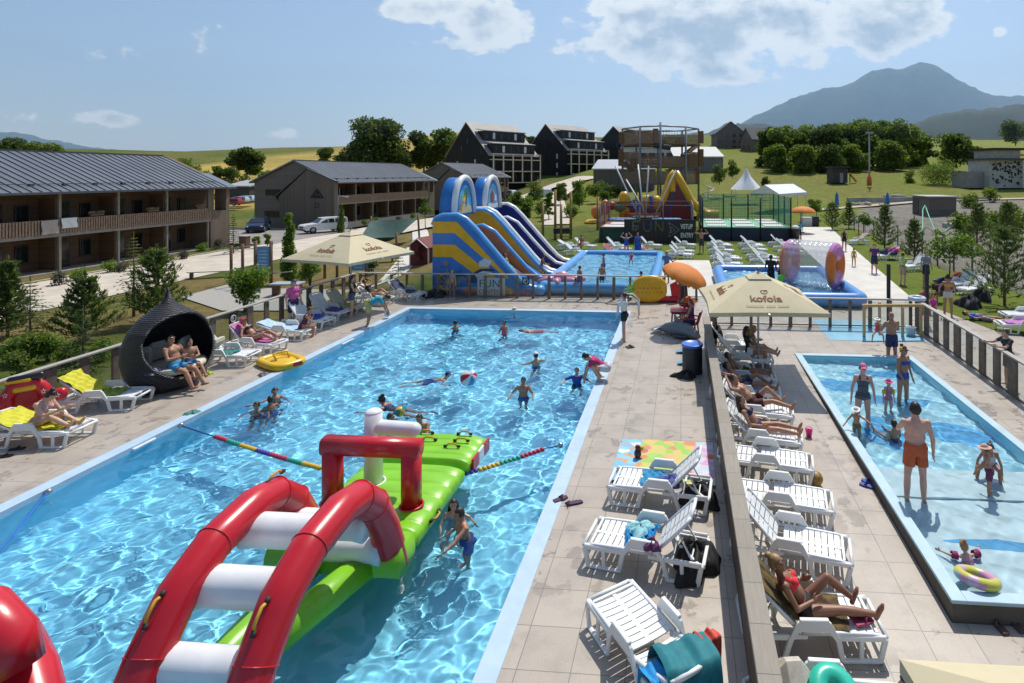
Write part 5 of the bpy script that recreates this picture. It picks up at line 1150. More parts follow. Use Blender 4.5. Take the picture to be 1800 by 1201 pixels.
# ---- transparent roller
t=thing('water_roller','transparent inflatable water roller with pink and orange end rings','roller',(6.35,27.6,1.46),R(-34))
tb=NT('clear vinyl'); tr=tb.new('ShaderNodeBsdfTransparent'); tr.inputs[0].default_value=(.93,.95,.97,1); gl=tb.new('ShaderNodeBsdfGlossy'); gl.inputs['Roughness'].default_value=.12; df=tb.new('ShaderNodeBsdfDiffuse'); df.inputs[0].default_value=(.75,.77,.8,1)
m1=tb.new('ShaderNodeMixShader'); m1.inputs[0].default_value=.30; tb.ln(tr.outputs[0],m1.inputs[1]); tb.ln(df.outputs[0],m1.inputs[2]); lw=tb.new('ShaderNodeLayerWeight'); lw.inputs[0].default_value=.35; m2=tb.new('ShaderNodeMixShader'); tb.ln(tb.math('MULTIPLY',tb.math('POWER',lw.outputs['Facing'],3.),.6),m2.inputs[0]); tb.ln(m1.outputs[0],m2.inputs[1]); tb.ln(gl.outputs[0],m2.inputs[2]); tb.ln(m2.outputs[0],tb.n['Material Output'].inputs[0]); CLEAR=tb.m
b=MB(); nu,nv=96,44
def fz(u,v):
    a=2*PI*u; r=1.06+.055*abs(math.sin(a*10))**.6*abs(math.sin(PI*v*9))**.5; return (-1.1+2.2*v,r*math.cos(a),r*math.sin(a))
b.sheet(fz,nu,nv); b.build('roller_skin',CLEAR,t)
for s in(-1,1):
    b=MB(); n=40
    for k in range(n):
        a0,a1=2*PI*k/n,2*PI*(k+1)/n; am=(a0+a1)/2; sec=int((math.degrees(am)+45)//90)%4; mi=0 if sec in(0,2) else (1 if sec==1 else 2)
        for q in range(12):
            f0,f1=2*PI*q/12,2*PI*(q+1)/12
            def pt(a,f): r=.68+.42*math.cos(f); return (s*1.12+.20*math.sin(f),r*math.cos(a),r*math.sin(a))
            b.add([pt(a0,f0),pt(a1,f0),pt(a1,f1),pt(a0,f1)],[(0,1,2,3)],mi,True)
    b.build('end_ring',[V_ORG,vinyl('roller pink',(.66,.22,.50)),vinyl('roller lilac',(.60,.20,.42))],t)
# ---- trampolines
p=P(1056,425,0)
t=thing('trampoline_frame','dark trampoline platform behind the entry sign with dark red nets','trampoline',(-6.9,47.1,0)); G1=mat('dark green padding',(.02,.07,.055),.6,.15,2); M1=mat('pale jumping mat',(.55,.54,.52),.7,.06,3); RP=mat('red pole padding',(.16,.02,.025),.6)
b=MB(); b.box((3.95,3.2,.6),(7.8,6,1.2)); b.build('platform',G1,t); b=MB(); b.box((3.95,3.2,1.23),(7.9,6.1,.08)); b.build('pad',mat('dull red pad',(.22,.06,.06),.6),t)
for x,y,w in((1.0,.9,1.9),(1.3,3.4,1.9),(3.6,3.4,1.9),(6.0,3.4,1.9)): b=MB(); b.box((x+.2,y,1.30),(w,1.9,.06)); b.build('jumping_mat',M1,t)
def lattice(mb,a,c,h,du=.16,dv=.16,th=.035,mi=0):
    a=Vector(a);c=Vector(c);L=(c-a).length;d=(c-a)/L; n=max(1,int(L/du)); Z=Vector((0,0,1)); nrmv=Vector((-d.y,d.x,0))*.004
    for k in range(n+1): p=a+d*(L*k/n); mb.add([p-d*th/2,p+d*th/2,p+d*th/2+Z*h,p-d*th/2+Z*h],[(0,1,2,3)],mi,False)
    for k in range(int(h/dv)+1): z=h*k/max(1,int(h/dv)); mb.add([a+Z*(z-th/2)+nrmv,c+Z*(z-th/2)+nrmv,c+Z*(z+th/2)+nrmv,a+Z*(z+th/2)+nrmv],[(0,1,2,3)],mi,False)
b=MB(); lattice(b,(0,0,.2),(0,6.2,.2),3.0,.1,.12,.05); lattice(b,(0,6.2,1.2),(7.9,6.2,1.2),2.,.12,.14,.04); lattice(b,(7.9,0,1.2),(7.9,6.2,1.2),2.,.1,.12,.05); b.build('safety_net',mat('dark red net',(.13,.02,.025),.8),t)
for x,y,h in((0,0,3.2),(0,3.1,3.2),(0,6.2,3.2),(2.6,6.2,3.2),(5.2,6.2,3.2),(7.9,6.2,3.3),(7.9,0,3.3),(7.9,3,3.3),(3.4,0,3.0)): b=MB(); b.tube([(x,y,0),(x,y,h)],.07,7); b.build('pole',mat('steel pole',(.2,.2,.2),.5,metal=.4),t)
b=MB(); b.beam((0,0,3.15),(7.9,0,3.15),.05); b.beam((0,6.2,3.2),(7.9,6.2,3.2),.05); b.beam((7.9,0,3.25),(7.9,6.2,3.25),.05); b.build('top_rail',MC['steel pole'],t)
t=thing('trampoline_field','green trampoline field with dark navy skirt and tall green nets','trampoline',(1.9,49.2,0))
b=MB(); b.box((3.8,4.5,.55),(7.6,9,1.1)); b.build('skirt',mat('navy skirt',(.012,.022,.05),.55,.2,1),t); b=MB(); b.box((3.8,4.5,1.13),(7.7,9.1,.08)); b.build('pad',mat('mint pad',(.14,.40,.24),.55,.08,2),t)
for i in range(3):
    for j in range(3): b=MB(); b.box((1.3+2.5*i,1.5+2.9*j,1.20),(1.75,2.1,.06)); b.build('jumping_mat',M1,t)
b=MB(); lattice(b,(0,0,1.1),(0,9,1.1),2.6,.1,.12,.06); lattice(b,(7.6,0,1.1),(7.6,9,1.1),2.6,.1,.12,.045); lattice(b,(0,9,1.1),(7.6,9,1.1),2.6,.14,.16,.04); lattice(b,(0,0,1.1),(7.6,0,1.1),2.6,.2,.3,.012); b.build('safety_net',mat('green net',(.06,.30,.19),.8),t)
for x,y in((0,0),(2.5,0),(5,0),(7.6,0),(7.6,3),(7.6,6),(7.6,9),(5,9),(2.5,9),(0,9),(0,4.5)): b=MB(); b.tube([(x,y,0),(x,y,3.75)],.075,7); b.build('pole',mat('black pole padding',(.02,.02,.022),.6),t)
# entry sign
t=thing('entry_sign','long black entry banner with white arrow behind the lawn loungers','sign',(-4.75,46.55,.05),R(1.5)); w,h=6.0,1.95
b=MB(); b.box((w/2,0,h/2),(w,.08,h)); b.build('board',mat('banner black',(.018,.016,.018),.6,.1,2),t)
wt=mat('banner white',(.72,.72,.72),.6,0); yl=mat('banner yellow',(.75,.62,.12),.6,0); gr=mat('banner green',(.15,.45,.25),.6,0); bl=mat('banner blue',(.1,.3,.6),.6,0); rd=mat('banner red',(.5,.08,.08),.6,0); mg=mat('banner dim red',(.16,.02,.03),.6,0)
def neon(ch,x,z,s,m,m2):
    b=MB(); S={'F':[[(0,0),(0,1)],[(0,1),(.75,1)],[(0,.5),(.6,.5)],[(.25,.25),(.6,.25)],[(.25,-.05),(.25,.25)]],'U':[[(0,1),(0,.3)],[(0,.3),(.2,0)],[(.2,0),(.55,0)],[(.55,0),(.75,.3)],[(.75,.3),(.75,1)]],'N':[[(0,0),(0,1)],[(0,1),(.75,0)],[(.75,0),(.75,1)]]}[ch]
    for k,(a,c) in enumerate(S):
        for o,mm in((-.05,0),(.05,1)): 
            d=(Vector(c)-Vector(a)).normalized(); n=Vector((-d.y,d.x))*o; b.beam((x+(a[0]+n.x)*s,-.05-.001*k,z+(a[1]+n.y)*s),(x+(c[0]+n.x)*s,-.05-.001*k,z+(c[1]+n.y)*s),.075,.01,mm)
    b.build('letter',[m,m2],t)
neon('F',.75,.98,.80,yl,wt); neon('U',1.65,.98,.80,yl,bl); neon('N',2.62,.98,.80,yl,gr)
text('lettering','CENTER',.42,mg,t,Vector((.72,-.045,.42)),RX,.004,False,1.5)
b=MB(); 
for q in (1.,.42):
    P3=[Vector((4.0+.62*q*.55,-.05,1.1+.62*0)),]
    pts=[Vector((4.0-.28*q,-.05,1.1+.62*q)),Vector((4.0+.62*q,-.05,1.1)),Vector((4.0-.28*q,-.05,1.1-.62*q)),Vector((4.0-.12*q,-.05,1.1))]
    for k in range(4): b.beam(pts[k]+Vector((0,-.001*k,0)),pts[(k+1)%4]+Vector((0,-.001*k,0)),.07 if q==1 else .06,.01)
b.build('arrow',wt,t)
text('lettering_right','VSTUP',.56,wt,t,Vector((4.72,-.045,1.18)),RX,.004,True,1.0,'LEFT'); text('lettering_right','ENTRY',.56,wt,t,Vector((4.72,-.045,.45)),RX,.004,True,1.0)
for s in t.children:
    if s.name.startswith('lettering_right'): s.scale=(.62,1,1)
# bungee jump poles
t=thing('bungee_frame','white leaning bungee masts over the trampolines','bungee frame',(-3.6,56,0)); cz=1.5
for a,c in(((-3.0,0,6.6),(-.6,0,cz)),((.35,0,6.6),(.05,0,cz)),((3.1,0,6.2),(.9,0,cz)),((-2.2,3,5.2),(.2,1,cz)),((-.9,2.5,6.8),(-.2,.8,cz))): b=MB(); b.tube([a,c],.075,7); b.build('mast',mat('white mast',(.62,.62,.6),.5),t)
b=MB(); b.box((0,.4,.75),(2.6,2.4,1.5),0,.05); b.build('base',G1,t)
for s in(-1,1):
    b=MB(); b.lathe([(1.45,1.1),(1.6,1.25),(1.45,1.4),(.2,1.42)],24,0,(s*2.2,-1.0,0)); b.build('round_trampoline',mat('blue round pad',(.16,.35,.6),.6),t)
# ---- red and yellow big slide, yellow arches
t=thing('inflatable_slide','tall red and yellow inflatable slide shaped like a peak, far behind the trampolines','slide',(-3.4,68,0))
k=.0735
def zx(x,y): return ((x-1150)*k,(384-y)*k)
b=MB(); tri=[zx(1153,384),zx(1183,322),zx(1190,322),zx(1216,352),zx(1218,384)]; b.prism(tri,lambda a,z,d:(a,d,z),0,4.2,0); b.build('end_wall',V_DRED,t)
b=MB(); path=[zx(x,y) for x,y in((1150,382),(1168,345),(1180,310),(1187,302))]; b.tube([(a,.0,z) for a,z in path],.5,10); b.tube([(a,4.2,z) for a,z in path],.5,10)
path2=[zx(x,y) for x,y in((1187,302),(1200,325),(1213,350),(1228,366),(1240,372),(1257,374))]; b.tube([(a,-.1,z) for a,z in path2],.48,10); b.tube([(a,4.3,z) for a,z in path2],.48,10); b.beam((zx(1183,302)[0],.1,zx(0,335)[1]),(zx(1183,302)[0],.1,zx(0,302)[1]),.75,.7,0,.1); b.build('bumper',V_YEL,t)
b=MB(); nv=len(path2); vs=[];
for a,z in path2: vs+=[(a,.2,z-.1),(a,4,z-.1)]
b.add(vs,[(2*i,2*i+1,2*i+3,2*i+2) for i in range(nv-1)],0,True); b.build('slide_bed',V_WH,t); b=MB(); b.tube([(zx(1222,0)[0],-.2,.4),(zx(1258,0)[0],-.2,.4)],.45,10); b.tube([(zx(1222,0)[0],-.25,1.0),(zx(1258,0)[0],-.25,1.0)],.4,10,1); b.build('side_roll',[V_ORG,V_YEL],t)
b=MB(); b.prism([zx(1160,384),zx(1184,330),zx(1188,330),zx(1180,384)],lambda a,z,d:(a,d,z),-.06,0,0); b.prism([zx(1190,326),zx(1194,326),zx(1214,360),zx(1208,366)],lambda a,z,d:(a,d,z),-.06,0,0); b.build('stripe',vinyl('violet',(.07,.05,.16)),t)
t=thing('obstacle_inflatable','row of yellow and blue inflatable obstacle blocks left of the red and yellow slide','inflatable',(-7.6,66,0))
for x,z,s in((.9,3.0,1.0),(.9,1.3,1.05),(3.5,2.6,.95),(4.7,2.5,.9)): b=MB(); b.tube([(x,0,z-.9),(x,0,z+.25),(x,0,z+.7)],[s*.62,s*.68,s*.35],14,0); b.build('block',V_YEL,t)
b=MB(); b.tube([(1.2,.4,1.7),(4.9,.4,1.7)],.62,12); b.tube([(1.0,-.3,.7),(5.2,-.3,.7)],.6,12,1); b.tube([(4.1,-.3,.4),(4.1,-.3,3.2)],.3,10,0); b.build('roll',[vinyl('deep blue',(.03,.06,.3)),V_ORG],t)
b=MB(); b.ell((-.8,0,2.0),(.9,.6,.55)); b.build('red_block',V_RED,t); b=MB(); b.ell((.4,-.6,1.8),(.7,.5,.5)); b.build('green_block',vinyl('bottle green',(.03,.25,.10)),t)
t=thing('sand_inflatable','yellow and orange inflatable toy on the grass left of the trampolines','inflatable',P(1040,393,0)); b=MB(); b.ell((.6,0,1.3),(.7,.7,.8)); b.ell((1.6,.2,1.9),(.55,.5,.9)); b.build('block',V_ORG,t); b=MB(); b.box((1,0,.2),(3.4,2.4,.4),0,.15); b.build('base',V_YEL,t)
# ---- rope tower
p=G(1160,352); tt=98.; p=D(1163,tt); p.z=H1(p.x,p.y); k=tt/F
t=thing('rope_tower','tall timber and steel rope tower with net walkways on three levels','rope tower',p,YAW); NETB=mat('brown rope net',(.27,.18,.12),.9,.2,3); STL=mat('grey steel',(.22,.23,.24),.5,.1,metal=.4); DECK=mat('tower deck wood',(.15,.10,.07),.85,.25,3)
def tz(y): return EYE-(y-HY)*k-p.z
def tx(x): return (x-1163)*k
corners=[(tx(1094),1),(tx(1125),-3.6),(tx(1159),-5.2),(tx(1203),-3),(tx(1229),1),(tx(1203),5.2),(tx(1159),7),(tx(1118),5.2)]
for i,(x,y) in enumerate(corners): b=MB(); b.tube([(x,y,-1),(x,y,tz(226 if i!=2 else 220))],.19,9); b.build('post',STL,t)
b=MB()
for i in range(8): b.tube([(*corners[i],tz(226)),(*corners[(i+1)%8],tz(226))],.14,6)
b.build('top_ring',STL,t)
for lv,(y0,y1) in enumerate(((254,233),(293,268),(322,302))):
    n=MB(); d=MB()
    for i in range(8):
        a,c=corners[i],corners[(i+1)%8]
        if (lv==0 and i in(2,3)): 
            lattice(n,(*a,tz(y0)),(*c,tz(y0)),(y0-y1)*k,.5,.6,.06); continue
        if lv==1 and i in(1,2,5): 
            lattice(n,(*a,tz(y0)+(.0)),(*c,tz(y0)),(y0-y1)*k*.6,.16,.3,.07); continue
        lattice(n,(*a,tz(y0)),(*c,tz(y0)),(y0-y1)*k,.2,.2,.11)
    for i in range(8):
        a,c=Vector((*corners[i],0)),Vector((*corners[(i+1)%8],0)); ctr=Vector((tx(1163),.8,0)); q=[a,c,c.lerp(ctr,.35),a.lerp(ctr,.35)]; z=tz(y0)
        d.add([(v.x,v.y,z) for v in q]+[(v.x,v.y,z-.22) for v in q],[(0,1,2,3),(7,6,5,4),(0,4,5,1),(1,5,6,2),(2,6,7,3),(3,7,4,0)],0,False)
    for i in range(8):
        a,c=corners[i],corners[(i+1)%8]; q=.66
        if not(lv==0 and i in(2,3)): lattice(n,(a[0]*q,.8+(a[1]-.8)*q,tz(y0)),(c[0]*q,.8+(c[1]-.8)*q,tz(y0)),(y0-y1)*k*.7,.3,.3,.12)
    n.build('net_wall',NETB,t); d.build('walkway',DECK,t)
for i,(x,y,y0,y1) in enumerate(((corners[0][0]-.2,.6,252,232),(corners[4][0]+.4,.6,252,230),(corners[4][0]+.4,.6,293,262),(corners[0][0]-.3,.6,292,262),(corners[2][0]-.8,-4.6,252,230),(corners[3][0]+.6,-2.6,293,272),(tx(1113),-2.5,298,279),(corners[4][0]-.4,.2,324,296),(tx(1180),-4.4,322,300))):
    b=MB(); w=.9 if i!=5 else 3; h=(y0-y1)*k
    b.box((x,y,tz(y0)+h/2),(w,.18,h)); b.build('board_panel',planks('tower boards',(.20,.11,.06),(.30,.18,.10),.16,0,.85),t)
b=MB(); b.tube([(tx(1148),-5,tz(258)),(tx(1176),-4.6,tz(262))],.45,12); b.build('crawl_tube',mat('dark tube',(.04,.035,.05),.6),t)
b=MB(); b.beam((tx(1205),-2.5,tz(270)),(tx(1226),0,tz(255)),1.3,.2); b.beam((tx(1096),0,tz(286)),(tx(1110),-2,tz(298)),1.2,.2); b.build('ramp',MC['tower boards'],t)
b=MB(); pts=[(tx(1246)+1.0*math.cos(a),1+1.0*math.sin(a),tz(350)+a*.28) for a in [k_*.5 for k_ in range(20)]]; b.tube(pts,.07,6); b.beam((tx(1246),1,-1),(tx(1246),1,tz(330)),.16); b.build('spiral_rail',mat('galvanised rail',(.5,.5,.5),.4,metal=.3),t)
# yellow swing posts
t=thing('swing_frame','tall yellow-brown wooden swing posts with a dark cradle on the grass','swing',P(988,420,0)); YW=mat('yellow timber',(.34,.21,.06),.75,.2,3)
for x,y,h in((-.62,0,4.4),(.75,.2,4.2),(0,-.4,3.1),(-2.0,1,3.1),(2.0,8,3.4)): b=MB(); b.tube([(x,y,-.2),(x,y,h)],[.13,.11],8); b.build('post',YW,t)
b=MB(); b.box((.05,-.2,.75),(1.5,.5,.5),0,.05); b.build('cradle',mat('dark cradle',(.03,.03,.03),.7),t); b=MB(); b.beam((-.75,0,1.3),(.85,.1,1.3),.08); b.beam((-.75,-.1,.2),(.85,0,.2),.08); b.build('cross_bar',YW,t)
# play area by the chalets: frames with blue boards, table, sail
def frame(label,px,py,z,hh,bw,rz):
    p=P(px,py,z); t=thing('play_climber',label,'climbing frame',(p.x,p.y,H1(p.x,p.y)),rz)
    for x in(0,bw): b=MB(); b.tube([(x,0,-.2),(x,0,hh)],.1,8); b.build('post',mat('play post',(.17,.10,.06),.8,.25,4),t)
    for x,y,h in((-1.1,.4,hh*.92),(-2.2,.9,hh*.86)): b=MB(); b.tube([(x,y,-.2),(x,y,h)],.09,8); b.build('post',MC['play post'],t)
    b=MB(); b.box((bw/2,0,hh*.57),(bw-.22,.05,hh*.62)); b.build('board',mat('blue play board',(.10,.27,.46),.6,.1,2),t)
    b=MB(); 
    for j in range(7): b.box((bw/2,-.03,hh*(.33+.075*j)),(bw*.5,.01,.045))
    b.build('board_print',mat('pale print',(.5,.58,.66),.6),t); b=MB(); b.tube([(-2.2,.9,hh*.8),(-1.1,.4,hh*.86),(0,0,hh*.9)],.03,6); b.tube([(bw,0,.8),(bw+1.6,-.4,1.0)],.03,6); b.build('bar',mat('steel bar',(.45,.45,.45),.35,metal=.5),t)
frame('wooden play frame with blue board, between the two green bushes',449,504,-1.5,2.9,1.0,R(5)); frame('wooden play frame with blue board, under the cream parasol',616,498,-1.5,2.8,1.05,R(5))
p=P(505,520,-1.5); t=thing('play_table','low grey table on thick wooden legs in the gravel play area','table',(p.x,p.y,H1(p.x,p.y)),.1); b=MB(); b.box((0,0,.74),(1.7,.9,.1),0,.02); b.build('tabletop',mat('grey board',(.30,.34,.38),.7,.1,2),t)
for x in(-.65,.65): b=MB(); b.box((x,0,.345),(.16,.6,.69)); b.build('leg',MC['play post'],t)
for x,y,l in((372,486,'on the grass by the gravel play area'),(660,470,'on the grass under the cream parasol')):
    p=P(x,y,-1.4); t=thing('bench','long pale backless bench '+l,'bench',(p.x,p.y,H1(p.x,p.y)),R(20)); b=MB(); b.box((0,0,.45),(2.8,.5,.07),0,.01); b.build('seat',mat('pale bench wood',(.52,.46,.36),.7,.15,4),t)
    for s in(-1.2,1.2): b=MB(); b.box((s,0,.2),(.08,.42,.42)); b.build('leg',mat('dark bench leg',(.04,.04,.04),.6),t)
p=P(668,442,-1); t=thing('shade_sail','dark green shade net stretched between leaning wooden poles','shade sail',(p.x,p.y,H1(p.x,p.y))); Cn=[(-2.2,2.4,2.2),(-.9,-1.6,1.0),(2.0,-1.0,1.1),(1.7,3.6,2.3)]
b=MB()
def sail(u,v):
    a=Vector(Cn[0]).lerp(Vector(Cn[3]),u);c=Vector(Cn[1]).lerp(Vector(Cn[2]),u); q=a.lerp(c,v); q.z-=1.1*math.sin(PI*u)*math.sin(PI*v)+.0; return q
b.sheet(sail,14,10); b.build('net',mat('green shade cloth',(.05,.10,.085),.9,.15,3),t)
for q in Cn: b=MB(); b.tube([(q[0]*1.05,q[1]*1.05,-.3),(q[0],q[1],q[2]+.4)],.09,7); b.build('post',MC['play post'],t)
for x,y,l in((324,437,''),): pass
p=P(430,436,-1.45); t=thing('litter_bin','brown boarded litter bin on the paved verge','bin',(p.x,p.y,H1(p.x,p.y))); b=MB(); b.box((0,0,.6),(.75,.6,1.2),0,.03); b.build('box',planks('bin boards',(.15,.08,.05),(.2,.12,.08),.1,0),t); b=MB(); b.box((0,0,1.24),(.82,.66,.07),0,.02); b.build('lid',mat('pale bin lid',(.4,.38,.35),.6),t)
p=P(798,390,-.9); t=thing('path_lamp','slim grey path lamp beside the pickup','lamp',(D(594,70).x,D(594,70).y,-1.2)); b=MB(); b.tube([(0,0,0),(0,0,4.3)],[.06,.045],7); b.build('pole',STL,t); b=MB(); b.tube([(0,0,4.25),(1.1,0,4.15)],.05,6); b.ell((1.15,0,4.12),(.28,.14,.07)); b.build('lamp_head',LGT,t)
# ------------------------------------------------------------------ fences round the pools
FW=mat('fence post wood',(.165,.13,.10),.8,.25,4,.3,30); RAIL=mat('fence rail',(.36,.33,.29),.55,.12,3); RAILW=planks('wooden cap',(.30,.265,.215),(.36,.32,.26),.6,1,.75,.012,(6,.5,6))
tb=NT('fence glass'); tr=tb.new('ShaderNodeBsdfTransparent'); tr.inputs[0].default_value=(.90,.93,.92,1); gl=tb.new('ShaderNodeBsdfGlossy'); gl.inputs['Roughness'].default_value=.02; lw=tb.new('ShaderNodeLayerWeight'); m2=tb.new('ShaderNodeMixShader'); tb.ln(tb.math('ADD',tb.math('MULTIPLY',tb.math('POWER',lw.outputs['Facing'],4.),.3),.03),m2.inputs[0]); tb.ln(tr.outputs[0],m2.inputs[1]); tb.ln(gl.outputs[0],m2.inputs[2]); tb.ln(m2.outputs[0],tb.n['Material Output'].inputs[0]); FGLASS=tb.m
def fence(label,a,c,h,sp,pw,zf=None,rail=RAIL,pane=True,rw=.16,pd=.07,name='glass_fence',alt=True):
    a=Vector(a);c=Vector(c); L=(c-a).length; ang=math.atan2((c-a).y,(c-a).x); t=thing(name,label,'fence',a,ang); n=round(L/sp)
    zl=(lambda s:0.) if zf is None else (lambda s: zf((a+(c-a)*s/L).y))
    for i in range(n+1):
        s=L*i/n; b=MB(); w=pw*(1.25 if alt and i%4==0 else 1); b.box((s,0,h/2-.04+zl(s)),(w,pd,h-.08),0,.006); b.build('post',FW,t)
        if pane and i<n:
            b=MB(); s1=L*(i+1)/n; m=(s+s1)/2; b.box((m,.0,h*.5+zl(m)),(s1-s-pw-.03,.012,h*.78)); b.build('glass_pane',FGLASS,t)
    b=MB(); b.beam((-.1,0,h-.02+zl(0)),(L+.1,0,h-.02+zl(L)),.05,rw,0,.006,up=(0,1,0)); b.build('rail',rail,t)
    b=MB(); b.beam((-.1,0,.07+zl(0)),(L+.1,0,.07+zl(L)),.04,.05,0,0,up=(0,1,0)); b.build('lower_rail',FW,t); return t
fL=fence('long fence of grey-brown posts and glass along the lawn side of the big pool',(-15.45,6.2,0),(-15.45,25.3,0),1.1,.8,.2)
fF=fence('far fence of slim posts and glass between the big pool and the inflatable slide',(-15.2,25.45,0),(.7,25.6,0),1.12,.74,.11)
fence('short fence of slim posts behind the right-hand deck, in front of the roller pool',(1.2,21.6,0),(8.6,21.65,0),1.1,.74,.11)
fence('slanting fence of broad dark boards on the right of the paddling pool',(8.8,21.5,0),(8.75,6.5,0),1.1,.74,.3,zr)
fence('dark boarded fence piece linking the divider to the back fence beside the cream parasol',(1.15,18.6,0),(1.15,21.5,0),1.1,.42,.2,None,RAIL,False)
# divider of upright boards with a broad timber cap
t=thing('board_wall','long boarded divider with weathered timber cap between the two decks','wall',(.84,0,0)); b=MB()
y=3.2
while y<18.7: b.box((0,y+.095,.47),(.12,.175,.98),0,.004); y+=.19
b.build('boards',planks('divider boards',(.115,.085,.06),(.17,.13,.095),.19,1,.85,.03,(3,.6,.6)),t); b=MB(); b.box((0,10.95,.99),(.235,15.7,.065),0,.006); b.build('cap',RAILW,t)
for par,x,l in((fL,11.9,0),(fF,8.0,1)):
    b=MB(); b.box((x,-.06,.82),(.34,.02,.34)); o=b.build('notice_plate',mat('black plate',(.01,.01,.012),.4,0),par); r=MB(); r.tube([(x+.11*math.cos(q),-.075,.82+.11*math.sin(q)) for q in [2*PI*k/20 for k in range(20)]],.014,6,0,True); r.beam((x-.03,-.075,.75),(x-.03,-.075,.88),.02,.01); r.tube([(x-.03+.045*math.cos(q),-.075,.85+.035*math.sin(q)) for q in [2*PI*k/12 for k in range(12)]],.01,5,0,True); r.build('notice_ring',mat('notice white',(.7,.7,.7),.5,0),o)
# wire fence on the right
t=thing('wire_fence','tall wire fence on dark posts between the right lawn and the gravel','fence',(0,0,0)); pts=[(16.6,14),(16.45,22.5),(16.34,30.6),(16.1,36.4),(17.1,45.5),(17.0,53.5),(18.0,61)]
b=MB()
for i in range(len(pts)-1):
    a,c=Vector((*pts[i],0)),Vector((*pts[i+1],0)); a.z=H1(a.x,a.y);c.z=H1(c.x,c.y); lattice(b,a,c,1.55,.22,.24,.007)
    for k in range(3): q=a.lerp(c,k/3); m=MB(); m.tube([(q.x,q.y,q.z-.2),(q.x,q.y,q.z+1.75)],.045,6); m.build('post',mat('wire fence post',(.03,.035,.03),.5),t)
b.build('wire_mesh',mat('dark wire',(.05,.06,.055),.5),t)
